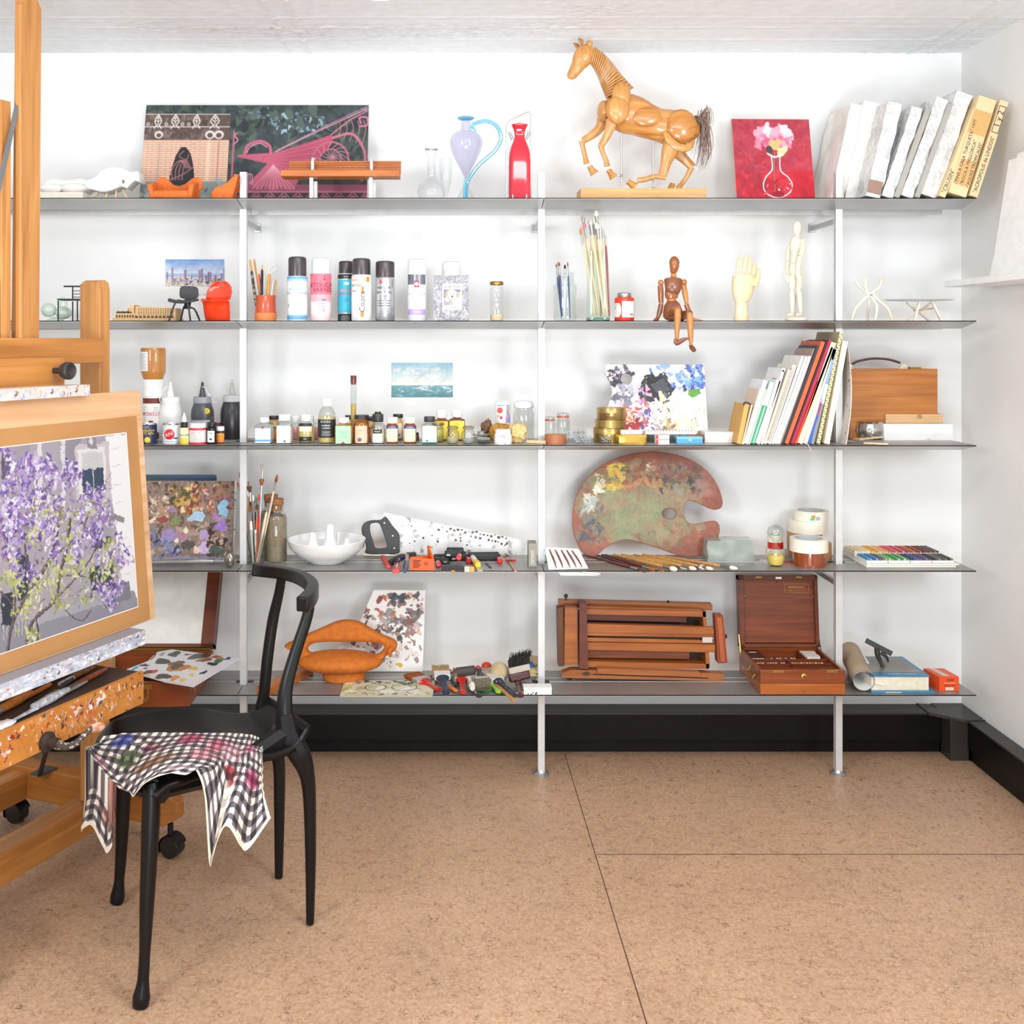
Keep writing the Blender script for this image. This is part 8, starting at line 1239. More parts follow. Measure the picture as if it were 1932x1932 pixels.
g = random.Random(9); m = M()
for i in range(60): x, y = g.choice([(g.uniform(1106, 1300), g.choice([1174, 1190, 1212, 1218, 1228, 1238])), (g.uniform(1064, 1088), g.uniform(1145, 1245)), (g.uniform(1094, 1103), g.uniform(1135, 1250))]); dy = -.0225 if x > 1105 and y < 1222 else (.0115 if x > 1105 else (-.0165 if x < 1089 else -.0365)); m.ball(q(x, y+(x-1104)*.018*(x > 1105), dy), g.uniform(.4, 1.5)*D/F, 6, sy=.2, sz=g.uniform(.6, 2))
P(t, 'paint_flecks', m, mat('#e2d8c8', .6))
X0, X1, D0, D1, zz = .967, 1.231, 3.402, 3.652, .076; t = T('mahogany_box', 'open mahogany colour box with brass fittings and an upright lid', 'colour box', ((X0+X1)/2, D0, Z5+.0005)); h = (X1-X0)/2; d = D1-D0
m = M(); m.box(-h, h, 0, .01, .034, zz); m.box(-h, h, d-.01, d, .034, zz); m.box(-h, -h+.009, .01, d-.01, .034, zz); m.box(h-.009, h, .01, d-.01, .034, zz); m.box(-h+.009, h-.009, .01, d-.01, .034, .04); P(t, 'box_body', m, mah2, bev=.001)
dr = P(t, 'drawer', M().box(-h, h, .0, d, 0, .0335), mahl, bev=.001); P(dr, 'knob', M().ball((0, -.003, .017), .0035), brass)
m = M(); m.box(-h+.009, h-.009, .085, .09, .04, zz-.006); m.box(-h+.009, h-.009, .05, .054, .04, zz-.008); m.box(-h+.009, h-.009, .135, .14, .04, zz-.006); m.box(-.01, -.006, .054, .135, .04, zz-.006); m.box(-.075, -.071, .14, d-.01, .04, zz-.006); m.box(.055, .059, .14, d-.01, .04, zz-.006); P(t, 'dividers', m, mah)
a = R(6); MX = Matrix.Translation((0, d+.004, zz+.002)) @ Matrix.Rotation(-a, 4, 'X'); lh = .237; hl = h+.001
m = M(); m.mx = MX; m.box(-hl, -hl+.018, -.02, .012, 0, lh); m.box(hl-.012, hl, -.02, .012, 0, lh); m.box(-hl, hl, -.02, .012, lh-.017, lh); m.box(-hl, hl, -.02, .012, 0, .012); m.box(-hl, hl, .006, .012, .012, lh); P(t, 'lid_frame', m, mah, bev=.0015)
m = M(); m.mx = MX; m.box(-hl+.018, hl-.012, -.006, .006, .014, lh-.018); lp = P(t, 'lid_panel', m, wood('#8a4216', '#692c0e', 'X', 1.2, .4, .1))
m = M(); m.mx = MX; m.text('REMBRANDT', .0098, .066, lh-.041, 0, y=-.0066); m.text('TALENS', .0042, .045, lh-.052, 0, y=-.0066, xs=.8)
c = [(.026+.004, lh-.03), (.026, lh-.034), (.026, lh-.056), (.03, lh-.06), (.103, lh-.06), (.107, lh-.056), (.107, lh-.034), (.103, lh-.03)]; m.tube([(x, -.0066, z) for x, z in c], .0005, 4, cyc=True); P(lp, 'gilt_lettering', m, mat('#d0a046', .4, .3), smo=0)
for x, z in ((0, lh-.026), (-hl+.019, lh-.07), (hl-.013, lh-.07)): m = M(); m.mx = MX; m.ball((x, -.008, z), .003); m.tube([(x, -.008, z), (x+(.008 if x < 0 else -.008 if x > 0 else 0), -.009, z+(.002 if x else 0))], .0014, 6); P(lp, 'turn_button', m, brass)
m = M(); m.mx = MX; m.box(-.075, -.055, -.022, -.02, lh-.008, lh-.004); P(t, 'strike_plate', m, brass); m = M(); m.mx = MX; m.box(.06, .08, -.022, -.02, lh-.008, lh-.004); P(t, 'strike_plate', m, brass); m = M(); m.mx = MX; m.box(-.008, .012, -.022, -.02, lh-.012, lh-.005); P(t, 'lock_hasp', m, chrome)
P(t, 'hinge', M().tube([(-h+.006, d-.006, zz+.004), (h-.01, d-.006, zz+.004)], .0048, 8), brass)
for x in (-.076, .092): P(t, 'catch_plate', M().box(x-.017, x+.017, -.0012, .004, zz-.008, zz+.0006), brass); P(t, 'catch_pin', M().ball((x, -.002, zz-.004), .0026), brass)
P(t, 'keyhole_plate', M().lathe([(.0085, 0), (.009, .0008), (.007, .002), (0, .002)], 20).tr(), brass).matrix_local = Matrix.Translation((.004, 0, .056)) @ Matrix.Rotation(R(90), 4, 'X'); P(t, 'keyhole', M().ball((.004, -.002, .0555), .0024, sy=.3, sz=1.3), blackm)
P(t, 'side_handle', M().tube([(-h-.001, .10, .06), (-h-.008, .10, .05), (-h-.014, .095, .04), (-h-.012, .06, .03), (-h-.006, .055, .04), (-h-.001, .055, .045)], .003, 8, sm=3), brass); P(t, 'lid_stay', M().bar((-h-.003, d-.03, zz-.02), (-h-.003, d-.006, zz+.045), .004, .003, up=(1, 0, 0)), brass); P(t, 'lid_stay', M().bar((h+.002, d-.03, zz-.014), (h+.002, d-.004, zz+.03), .003, .002, up=(1, 0, 0)), fdk)
O = Vector(t.location); g = random.Random(12)
def stickrow(x0, y, n, st, cols, zz_=.062, ln=.024, who=''):
 for i in range(n): S('pastel_stick', M().tube([(0, 0, 0), (0, ln, 0)], st*.44, 6), mat(cols[i % len(cols)], .7), 'wrapped pastel sticks lying in %s of the mahogany box' % who, 'pastel', O+Vector((x0+i*st, y, zz_)), group='wrapped pastels, '+who)
stickrow(-.108, .093, 11, .0085, ['#e9e4dc', '#d8d0c4', '#f0ece4', '#7a3a30', '#c9c4bc'], who='the front left tray'); stickrow(.004, .093, 11, .0095, ['#efe6c8', '#e0c86a', '#d8a83c', '#f0ecd8', '#e8963c'], who='the front right tray'); stickrow(-.064, .15, 11, .0095, ['#dcdad4', '#3f6a8c', '#c4ccd0', '#2f4a5c', '#e8e8e4'], zz_=.058, ln=.03, who='the back middle tray'); stickrow(-.108, .062, 12, .008, ['#f0ede8', '#dcd8d2'], zz_=.055, ln=.018, who='the narrow front strip')
for lb_, x0, x1, y0, y1, z0, c in (('dark wooden slide cover in the back left corner of the mahogany box', -h+.012, -.078, .145, .235, .066, '#4a2418'), ('crumpled white wrapping paper in the back right tray of the mahogany box', .062, .108, .15, .225, .06, '#efe6e2'), ('black stub lying in the front groove of the mahogany box', -.095, -.045, .018, .04, .045, '#1c1a1b'), ('grey blotter strip in the front groove of the mahogany box', -.02, .05, .016, .04, .043, '#54453c')):
 m = M(); m.box(-(x1-x0)/2, (x1-x0)/2, 0, y1-y0, 0, .006 if c != '#efe6e2' else .012); o = S('box_insert' if c == '#4a2418' else ('tissue_paper' if c == '#efe6e2' else 'charcoal_stub'), m, mat(c, .5), lb_, 'paper' if c == '#efe6e2' else 'insert', O+Vector(((x0+x1)/2, y0, z0)), bev=.001)
 if c == '#efe6e2': o.modifiers.clear(); wrinkle(o, .004, 60)
 if c == '#4a2418': P(o, 'white_label', M().box(-.012, .012, .06, .066, .006, .0065), wht); P(o, 'white_edge', M().box(-.02, .02, -.001, .0, 0, .004), wht)
A = W(1629, 1282, 3.425); B = W(1603, 1228, 3.655); A.z = Z5+.036; B.z = Z5+.062; v = B-A; t = T('paper_roll', 'roll of brown and white paper beside the mahogany box', 'paper roll', A); pb = mat('#b9a48c', .7, h2='#ab9478', vs=14); pw = mat('#eeefee', .6)
e = v.normalized(); m = M(); m.tube([v*0, v*.5, v], .034, 32, up=(0, 0, 1)); m.f = m.f[:-2]; P(t, 'brown_outer', m, pb); m = M(); m.tube([-e*.001, v*.5, v], .031, 32, up=(0, 0, 1)); m.f = m.f[:-2]; o = P(t, 'white_inner', m, pw)
m = M(); m.tube([e*.001, -e*.0012], .034, 32, up=(0, 0, 1)); m2 = M(); sx_ = e.cross(Vector((0, 0, 1))).normalized(); m2.add([e*.002+sx_*.032+Vector((0, 0, -.006)), e*.004+sx_*.062+Vector((0, 0, -.014)), v*.95+sx_*.034+Vector((0, 0, .012)), v*.95+sx_*.026+Vector((0, 0, .02))], [(0, 1, 2, 3)]); P(t, 'loose_flap', m2, pw, smo=0).modifiers.new('s', 'SOLIDIFY').thickness = .001
D0, D1, X0, X1 = 3.425, 3.63, 1.322, 1.502; t = T('art_book', 'thick blue covered art book with grey picture on its front', 'book', ((X0+X1)/2, D0, Z5)); h = (X1-X0)/2; blu_ = mat('#3f7fa6', .35); d = D1-D0
P(t, 'back_cover', M().hexa([(-h-.004, -.012, .0008), (h+.016, -.012, .0008), (h+.006, d, .0008), (-h, d, .0008)], [(-h-.004, -.012, .006), (h+.016, -.012, .006), (h+.006, d, .006), (-h, d, .006)]), blu_); P(t, 'pages', M().box(-h, h, 0, d-.004, .0065, .048), mat('#e6dfcb', .7, h2='#d9d0b8', vs=60)); P(t, 'front_cover', M().box(-h-.002, h+.002, -.002, d, .0485, .053), blu_)
m = M(); m.add([(-h+.002, .03, .0534), (h-.012, .03, .0534), (h-.014, d-.01, .0534), (-h+.002, d-.01, .0534)], [(0, 1, 2, 3)]); P(t, 'cover_picture', m, mat('#8f8a80', .3, h2='#6f6a62', vs=9), smo=0)
m = M(); m.text('HISTORIES', .021, 0, 0, al='C'); m.v = [Vector((-x.x*.9+.012, .015-x.z*.9, .0536)) for x in m.v]; P(t, 'title', m, mat('#d4e2ea', .4), smo=0); m = M(); m.flat(-.05, 0, .002, .0045, y=-.0124); P(t, 'spine_line', m, mat('#d8d0bc', .5), smo=0)
A = W(1661, 1238, 3.52); A.z = Z5+.0535; q = Q(3.52, W(1661, 1271, 3.52)); t = T('spring_clamp', 'black spring clamp standing on the blue art book', 'clamp', A); k = 3.52/F
P(t, 'crossbar', M().bar(q(1636, 1224, .01), q(1680, 1246, -.01), .016, .012), mat('#2b2b2b', .4), bev=.001); P(t, 'body', M().tube([q(1655, 1236), q(1655, 1248, -.002), q(1660, 1262, -.006), q(1664, 1271, -.01)], [.009, .009, .006, .007], 10, sm=3), blk2); P(t, 'hook', M().tube([q(1660, 1246, -.004), q(1666, 1248, -.008), q(1671, 1253, -.01), q(1673, 1261, -.012)], [.006, .006, .005, .003], 10, sm=3), blk2)
L = on5(1791, 1304, 0); k = L.y/F; t = T('staple_box', 'small orange staple box at the right end of the bottom shelf', 'box', L); ob = mat('#e4501c', .4); m = M(); w_ = 18.5*k
m.hexa([(-w_, 0, 0), (w_, 0, 0), (w_-.008, .09, 0), (-w_-.012, .09, 0)], [(-w_, 0, 27*k), (w_, 0, 27*k), (w_-.008, .09, 27*k), (-w_-.012, .09, 27*k)]); P(t, 'carton', m, ob, bev=.0008)
m = M(); m.text('5000', .0115, 2*k, 21*k, 0, y=-.0006); m.text('grapas standard', .0055, 1*k, 15.5*k, 1, y=-.0006); m.text('ESCO 5M', .0085, 1*k, 10.5*k, 0, y=-.0006); m.flat(-7*k, 8*k, 2*k, 7*k, 1, -.0005); m.text('26/6 mm', .0045, .5*k, 4.5*k, 0, y=-.0009); P(t, 'lettering', m, [mat('#2a1410', .5), mat('#f2e2d0', .5)], smo=0)
m = M(); m.add([(-.016, .004, 27*k+.0008), (.006, .004, 27*k+.0008), (-.008, .084, 27*k+.0008), (-.028, .084, 27*k+.0008)], [(0, 1, 2, 3)]); P(t, 'printed_staples', m, mat('#d8c0ac', .4), smo=0)
# ================= studio easel
EO = Vector((-.855, 2.66, 0)); EA = R(67); eu = Vector((cos(EA), sin(EA), 0)); ev = Vector((-sin(EA), cos(EA), 0))
def E(a, b, z): return EO+eu*a+ev*b+Vector((0, 0, z))
ew = wood('#c48a4c', '#aa7036', 'Z', .8, .45, .1, '#cf9a5e'); ewx = wood('#bd7e3c', '#a1662a', 'X', .8, .45, .1, '#c78c4c'); ewy = wood('#b0702f', '#945a22', 'Y', .8, .5)
t = T('studio_easel', 'large orange brown wooden studio easel on casters at the left edge', 'easel', EO, rz=EA)
def eb(name, a0, a1, b0, b1, z0, z1, m_, bev=.002): return P(t, name, M().box(a0, a1, b0, b1, z0, z1), m_, bev=bev)
m = M(); m.ext([[(-.122, .62), (-.052, .62), (-.052, 2.205), (-.062, 2.222), (-.078, 2.234), (-.093, 2.238), (-.112, 2.238)]], .024); m.v = [v+Vector((0, .150-.012*max(0, v.z-1), 0)) for v in m.v]; P(t, 'mast', m, ew, bev=.002)
m = M(); m.box(-.126, -.116, .130, .146, .66, 2.2); P(t, 'mast_moulding', m, ew, bev=.002)
m = M(); m.box(-.165, -.135, .150, .182, .62, 1.965); m.box(-.182, -.165, .160, .19, .62, 1.955); P(t, 'inner_mast', m, ew, bev=.002)
P(t, 'metal_stay', M().bar((-.128, .138, 1.955), (-.225, .135, 1.62), .012, .004, up=(0, -1, 0)), mat('#8b8f92', .4, .7))
for s_ in (1, -1.13):
 sg_ = 1 if s_ > 0 else -1; a0, a1 = sorted((sg_*.172, sg_*.213)); m = M(); m.hexa([(a0, .15, .17), (a1, .15, .17), (a1, .217, .17), (a0, .217, .17)], [(a0, .15, 1.535), (a1, .15, 1.535), (a1, .217, 1.548), (a0, .217, 1.548)])
 m.ext([[(a0, 1.53), (a1, 1.53), (a1-.004, 1.55), ((a0+a1)/2, 1.558), (a0+.004, 1.552)]], .060); b = len(m.v); n_ = m.f[-1][0]; m.v = [v+Vector((0, .152, 0)) if i >= 8 else v for i, v in enumerate(m.v)]; P(t, 'upright', m, ew, bev=.003)
 o = P(t, 'skid', M().tube([(s_*.305, -.012, .135), (s_*.305, -.004, .135), (s_*.305, .03, .135), (s_*.305, .62, .135)], [.026, .036, .0636, .0636], 4, up=(0, 0, 1)), ewy, smo=0, bev=.003); o.data.transform(Matrix.Translation((s_*.305, 0, .135)) @ Matrix.Diagonal((.67, 1, 1, 1)) @ Matrix.Translation((-s_*.305, 0, -.135)))
 for b in (.02, .57):
  m = M(); m.mx = Matrix.Translation((s_*.308-(.0 if s_ > 0 else .02), b, .029)) @ Matrix.Rotation(R(90), 4, 'Y'); m.lathe([(.012, -.02), (.028, -.018), (.029, -.006), (.029, .006), (.028, .018), (.012, .02)], 24); c = P(t, 'caster', m, mat('#1e1d1e', .35)); m = M(); m.mx = Matrix.Translation((s_*.308-(.0 if s_ > 0 else .02), b, .029)) @ Matrix.Rotation(R(90), 4, 'Y'); m.lathe([(.031, -.022), (.033, -.02), (.033, .02), (.031, .022)], 16, a0=R(60), a1=R(250)); P(c, 'caster_hood', m, blackm)
  P(t, 'caster_stem', M().tube([(s_*.305, b+.004, .05), (s_*.305, b+.004, .09)], .008, 8), blackm)
eb('cross_beam', -.276, .276, .18, .245, .09, .17, ewx); eb('cross_beam', -.276, .276, .50, .55, .09, .165, ewx)
eb('back_board', -.45, .138, .10, .118, .577, .70, ewx); eb('shelf_rail', -.30, .165, .128, .149, 1.338, 1.403, ewx); eb('slider_block', -.30, -.052, .062, .125, 1.286, 1.356, ewx)
m = M(); m.mx = Matrix.Translation((-.088, .06, 1.325)) @ Matrix.Rotation(R(90), 4, 'X'); m.lathe([(.007, -.004), (.008, .02), (.017, .026), (.021, .034), (.021, .046), (.018, .05), (.012, .046), (0, .045)], 20); P(t, 'clamp_knob', m, mat('#2b2725', .5))
def splash(w_, h_, n, base, seed, wht=.4, q=.6):
 cv = Cv(w_, h_, base, q); cv.noise(.04, 30).noise(.025, 6); g = random.Random(seed); cv.rg = g
 for i in range(n):
  x = g.gauss(w_*.62, w_*.2) if g.random() < .6 else g.uniform(0, w_); y = h_*g.betavariate(1.1, 1.8); c = g.choice(['#f0ece8', '#e8e4ea', '#d9b0b8', '#c23a30', '#7a1f1c', '#2a2628', '#3f4440', '#e8d8d0', '#b9c0d0', '#d84a30', '#a8645a', '#d8c4d8', '#5a5a40', '#8a2a24', '#d9a890'])
  if g.random() < .4: a = g.uniform(.6, 2.4); l = g.uniform(3, 15); cv.curve([(x, y), (x+l*cos(a)*.4, y+l*.5), (x+l*cos(a), y+l*sin(a))], g.uniform(.8, 2.6), c, .9, 4)
  else: r_ = .7+5.5*g.random()**4; cv.ell(x, y, r_*1.2, r_*g.uniform(.4, 1.2), c, .85, g.uniform(0, 3), .4)
 cv.warp(2.2, 5)
 return cv
eb('tray_floor', -.45, .072, -.058, .10, .50, .577, mat('#4a3428', .6, h2='#38271e', vs=14)); cv = splash(530, 84, 430, '#c27c34', 3, q=.75); m = M(); m.sheet(cv, .53, .079, .012); m.v = [v+Vector((-.457, -.072, .499)) for v in m.v]; P(t, 'tray_front', m, painted(.5, .4), smo=0)
cv = splash(560, 40, 10, '#b9bcc8', 5, q=.7); cv.dabs(420, (0, 560, 0, 40), ['#e9e8ee', '#c3cbd8', '#f2f0f0', '#a8b6c8', '#d8c8cc', '#e4dcdc', '#8a9ab0', '#f4f2f4', '#cfd8e4'], 2, 11, .4, .9, 0); cv.dabs(200, (200, 560, 0, 16), ['#8a8a94', '#a86a6a', '#6f7078', '#b98a8c', '#9aa0a8'], 1.5, 6, .4, .9, 0); cv.dabs(60, (0, 560, 0, 40), ['#a8544c', '#3a4a3c', '#6a4a3a', '#8ab04a', '#c23a30', '#2a2a2e', '#9a8aa8'], .8, 4); cv.warp(4, 9)
m = M(); m.sheet(cv, .56, .036, .055); m.v = [v+Vector((-.47, -.064, .640)) for v in m.v]; m.c[len(m.v)-8] = [hx('#8d8a90')]*8; P(t, 'canvas_ledge', m, painted(.5, .6), smo=0)
cv = splash(300, 24, 20, '#cfc4bc', 7, q=.8); cv.dabs(120, (0, 300, 10, 24), ['#8fa4d0', '#b8c4e0', '#e8e6ea', '#d8d0cc'], 2, 8, .4); cv.dabs(60, (0, 300, 0, 10), ['#b08a6c', '#d8d0c8', '#a8a0a0'], 1, 6, .4); m = M(); m.sheet(cv, .29, .026, .05); m.v = [v+Vector((-.312, .012, 1.264)) for v in m.v]; P(t, 'top_clamp', m, painted(.5, .6), smo=0)
for a in (-.26, -.15, -.07): P(t, 'screw_head', M().ball((a, .011, 1.279), .006, 10, sy=.4), steel)
for a, z in ((.06, .668), (-.08, .650), (-.21, .654)): P(t, 'screw_head', M().ball((a, -.0645, z), .005, 10, sy=.4), steel)
m = M(); m.mx = Matrix.Translation((-.258, -.073, .517)) @ Matrix.Rotation(R(90), 4, 'X'); m.lathe([(.021, 0), (.022, .008), (.012, .012), (.012, .03), (0, .032)], 20); P(t, 'crank_boss', m, mat('#3a302a', .45, .3))
P(t, 'crank_arm', M().tube([(-.258, -.10, .515), (-.235, -.11, .503), (-.21, -.115, .503), (-.185, -.118, .515), (-.165, -.12, .523)], [.011, .0085, .0075, .006, .006], 10, sm=3), mat('#5a5048', .4, .5, h2='#cfc6bc', vs=120, lo=.55, hi=.6)); P(t, 'crank_handle', M().tube([(-.168, -.118, .522), (-.15, -.122, .519), (-.135, -.124, .517)], [.008, .012, .008], 12), wood('#b9662a', '#e0d4c4', 'X', 1.2, .4))
P(t, 'brace_strip', M().bar((.08, .19, .50), (.242, .42, .184), .022, .004, up=(0, -1, 0)), mat('#2f3032', .5)); P(t, 'brace_foot', M().box(.235, .30, .41, .45, .1805, .185), mat('#3f4442', .5)); P(t, 'slide_plate', M().box(-.2, -.1, .06, .1, .618, .640), fdk)
bx0, bx1, bh = -.52, .189, .592; t = T('drawing_board', 'pale wooden drawing board holding a watercolour of a flowering purple tree', 'drawing board', E(0, -.018, .6765), rz=EA, rx=-R(4.8))
m = M(); m.box(bx0, bx1, 0, .014, 0, bh); P(t, 'board', m, wood('#d4aa80', '#c29268', 'X', .6, .5, 0, '#dcba94'), bev=.001)
P(t, 'mount_paper', M().box(bx0+.01, .166, -.0012, 0, .004, .527), mat('#b58450', .7, h2='#ab7944', vs=5))
wx0, wx1, wy0, wy1 = -.42, .121, .046, .486; WQ = .8
cv = Cv(541, 440, '#cfcad0', WQ)
def pm(px, py):
 r = (px-PX)/F
 for b in (0.,)+(0,)*2: pass
 b = -.018
 for _ in range(3): a = (r*(2.66+.391*b)+.855+.921*b)/(.391-.921*r); D = 2.66+.921*a+.391*b; z = H-(py-PY)*D/F; b = -.018+.084*(z-.6765)
 return ((a-wx0)*1000, (wy1-(z-.6765))*1000)
def ppoly(pts, c, al=1): cv.poly([pm(*p_) for p_ in pts], c, al)
def pline(pts, w_, c, al=1): cv.curve([pm(*p_) for p_ in pts], w_, c, al, 6)
cv.noise(.04, 60).noise(.03, 14); ppoly([(-60, 830), (205, 818), (225, 1150), (-60, 1260)], '#a39aa2', .9); cv.dabs(260, (0, 541, 0, 440), ['#c4bcc2', '#a89fa8', '#d6d0d4', '#b8aeb0', '#9c949e'], 6, 26, .5, .35)
ppoly([(196, 822), (237, 816), (262, 1142), (232, 1150)], '#efecec'); ppoly([(120, 825), (150, 822), (152, 880), (122, 890)], '#857c88', .6); ppoly([(0, 835), (55, 830), (55, 890), (0, 900)], '#9a919a', .8); ppoly([(0, 850), (18, 848), (18, 900), (0, 905)], '#5a525c')
for x in (68, 112): ppoly([(x, 828), (x+8, 827), (x+10, 960), (x+2, 965)], '#e4dfe0', .8)
for i in range(8): pline([(108, 835+i*18), (122, 834+i*18)], 1, '#8a828c', .7); pline([(206+i*3, 845+i*34), (222+i*3, 842+i*34)], 1.2, '#b0a8b0', .8)
ppoly([(138, 838), (202, 832), (208, 936), (142, 946)], '#c6bcc0'); ppoly([(144, 846), (196, 840), (198, 925), (146, 934)], '#e2dcda'); ppoly([(150, 852), (190, 848), (192, 884), (151, 888)], '#cbc8c8'); ppoly([(151, 884), (192, 882), (194, 922), (153, 928)], '#35465c'); pline([(172, 884), (174, 926)], 2.4, '#d4d0d0')
for i in range(7): pline([(151, 856+i*4.4), (191, 852+i*4.4)], .8, '#a8a4a6', .7)
ppoly([(160, 820), (178, 818), (180, 845), (162, 846)], '#8f8790'); cv.ell(*pm(170, 830), 7, 9, '#d8d2d2')
ppoly([(185, 955), (232, 975), (230, 985), (184, 972)], '#8d8890'); ppoly([(180, 972), (206, 978), (206, 1012), (182, 1012)], '#a39ca2'); ppoly([(174, 1012), (206, 1010), (206, 1030), (176, 1034)], '#39414e'); ppoly([(166, 1068), (210, 1062), (212, 1108), (170, 1114)], '#2f3640'); pline([(190, 1064), (192, 1110)], 2.4, '#b8b4b8')
ppoly([(0, 1120), (20, 1115), (24, 1180), (0, 1190)], '#2d3440'); ppoly([(28, 1050), (50, 1046), (54, 1125), (30, 1135)], '#333a46'); ppoly([(-40, 1190), (60, 1165), (250, 1110), (262, 1142), (-60, 1270)], '#8d8a94', .9); ppoly([(60, 1160), (240, 1108), (243, 1122), (60, 1180)], '#a9a6ae'); ppoly([(205, 1100), (240, 1095), (246, 1126), (212, 1138)], '#7f7c88')
for i in range(10): pline([(4+i*7, 1178-i*2), (5+i*7, 1205-i*2)], 1.6, '#e0dcdc', .8)
cv.warp(3, 14); tr = '#4a3a40'
for pts, w_ in (([(12, 1228), (16, 1200), (24, 1168), (40, 1135), (62, 1100), (88, 1060), (104, 1010), (112, 965)], 9), ([(48, 1220), (52, 1190), (62, 1168), (84, 1148), (104, 1128), (110, 1085), (124, 1030), (130, 980)], 9), ([(24, 1168), (26, 1120), (18, 1070), (8, 1040)], 5), ([(62, 1100), (50, 1060), (44, 1000), (50, 950)], 4), ([(104, 1128), (140, 1090), (170, 1050), (190, 1010)], 4), ([(88, 1060), (120, 1030), (150, 1000), (168, 960)], 3.4), ([(104, 1010), (90, 970), (84, 920)], 3), ([(110, 1085), (150, 1085), (190, 1100), (215, 1120)], 3), ([(30, 1150), (5, 1120), (-20, 1110)], 4), ([(120, 1150), (150, 1170), (170, 1150)], 2), ([(66, 1165), (70, 1200), (64, 1222)], 5)): pline(pts, w_, tr); pline([(x-1.2, y) for x, y in pts], w_*.35, '#8a7a7c', .8)
g = random.Random(6); pur = ['#8f78b8', '#6f559c', '#a995cc', '#c9bade', '#e6dfee', '#7a5fa8', '#b59ac4', '#5a4488', '#d8cce6', '#9a6aa8', '#f0ecf4']
cl = [(10, 850), (25, 880), (60, 880), (75, 920), (100, 900), (130, 885), (40, 930), (20, 960), (60, 960), (134, 900), (172, 932), (184, 945), (186, 990), (192, 968), (152, 975), (206, 1040), (222, 1036), (232, 1050), (112, 960), (20, 1040), (58, 1080), (40, 990), (8, 1000), (188, 1112), (206, 1130), (214, 1105), (100, 1040), (150, 1010), (170, 1000), (85, 1000), (30, 1070), (195, 1060), (60, 1010), (5, 930), (-30, 900), (-30, 990), (-30, 1060), (140, 1040), (160, 940), (178, 1015), (44, 870), (88, 880), (16, 905), (52, 905), (34, 950), (80, 945), (10, 975), (72, 985), (100, 985), (28, 1010)]
for cx, cy in cl:
 for i in range(46): a, b = pm(cx+g.gauss(0, 9), cy+g.gauss(0, 11)); r_ = g.uniform(1.2, 6.5); cv.ell(a, b, r_, r_*g.uniform(.5, 1), g.choice(pur), .92, g.uniform(0, 3), .4)
for cx, cy in ((60, 1010), (20, 1075), (95, 1075), (60, 1130), (130, 1010), (100, 1100), (150, 1075), (200, 1030), (180, 1080), (70, 1100), (35, 1110), (120, 970), (40, 1150), (110, 1140), (205, 1075), (80, 960), (165, 960), (12, 1090), (55, 1195), (150, 1130), (130, 1055)):
 for i in range(34): a, b = pm(cx+g.gauss(0, 13), cy+g.gauss(0, 11)); r_ = g.uniform(1, 5); cv.ell(a, b, r_*1.5, r_*.7, g.choice(['#c6cc7a', '#d9db96', '#a9b25c', '#e4e4b4', '#b5bc6a', '#8a9448']), .9, g.uniform(0, 3), .4)
for i in range(60): x, y = g.uniform(0, 210), g.uniform(900, 1150); pline([(x, y), (x+g.uniform(-9, 9), y-g.uniform(4, 12)), (x+g.uniform(-14, 14), y-g.uniform(14, 26))], 1.1, tr, .8)
cv.warp(2, 5, 9); cv.a *= .86; m = M(); m.sheet(cv, .541, .44, 0); o = P(t, 'watercolour', m, painted(.7, 0)); o.location = (wx0, -.0018, wy0)
P(t, 'white_paper_edge', M().box(wx0-.01, wx1+.002, -.0016, -.0013, wy0-.002, wy1+.002), mat('#f0eeec', .7))
GT = 'tools lying on the easel tray'
def tool(name, label, cat, p0, p1, segs, z=.5775): A = E(*p0, z); B = E(*p1, z); t = T(name, label, cat, A, group=GT); v = B-A; [P(t, nm, M().tube([v*f0+Vector((0, 0, r_)), v*(f0*.5+f1*.5)+Vector((0, 0, r_)), v*f1+Vector((0, 0, r_))], [r_*.8, r_, r_*r2], 10, flat=fl, up=(0, 0, 1)), m_) for nm, f0, f1, r_, r2, fl, m_ in segs]; return t
crs = mat('#c9cacf', .5, h2='#8d9096', vs=90); own = wood('#c4762c', '#a85c1c', 'X', 1, .4)
tool('palette_knife', 'orange wooden handled palette knife at the back of the easel tray', 'palette knife', (-.33, .01), (-.10, .055), (('handle', .1, .62, .011, .7, 1, own), ('tang', .6, .95, .006, .9, 1, own), ('collar', 0, .12, .010, 1, 1, steel)))
tool('palette_knife', 'grey crusted palette knife lying along the front of the tray', 'palette knife', (-.36, -.055), (-.06, -.012), (('blade', 0, .35, .006, 1.6, .3, crs), ('crusted_handle', .33, .75, .011, .6, 1, crs), ('tip', .73, 1, .007, .5, .8, steel)))
tool('palette_knife', 'slim pointed steel blade beside the crusted palette knife', 'palette knife', (-.22, -.02), (-.06, .03), (('blade', 0, .5, .009, .6, .25, steel), ('handle', .48, 1, .006, .8, 1, fdk)))
tool('paintbrush', 'brown wooden brush handle at the far right of the easel tray', 'paintbrush', (-.10, .035), (.03, .045), (('ferrule', 0, .4, .006, 1.1, 1, crs), ('handle', .38, 1, .009, .5, 1, wood('#8a5a34', '#6d4424', 'X', 1, .4))))
tool('paintbrush', 'reddish varnished brush handle in front of the brown one', 'paintbrush', (-.13, -.01), (.035, .01), (('ferrule', 0, .3, .006, 1.1, 1, steel), ('handle', .28, 1, .0075, .6, 1, wood('#9a4a20', '#7c3414', 'X', 1, .3, .3))))
tool('paintbrush', 'paint caked brush at the near end of the tray', 'paintbrush', (-.42, .0), (-.3, .03), (('handle', 0, .75, .007, 1, 1, mat('#5a3a2c', .5, h2='#8a6a5c', vs=60)), ('bristles', .73, 1, .008, .6, .7, crs)))
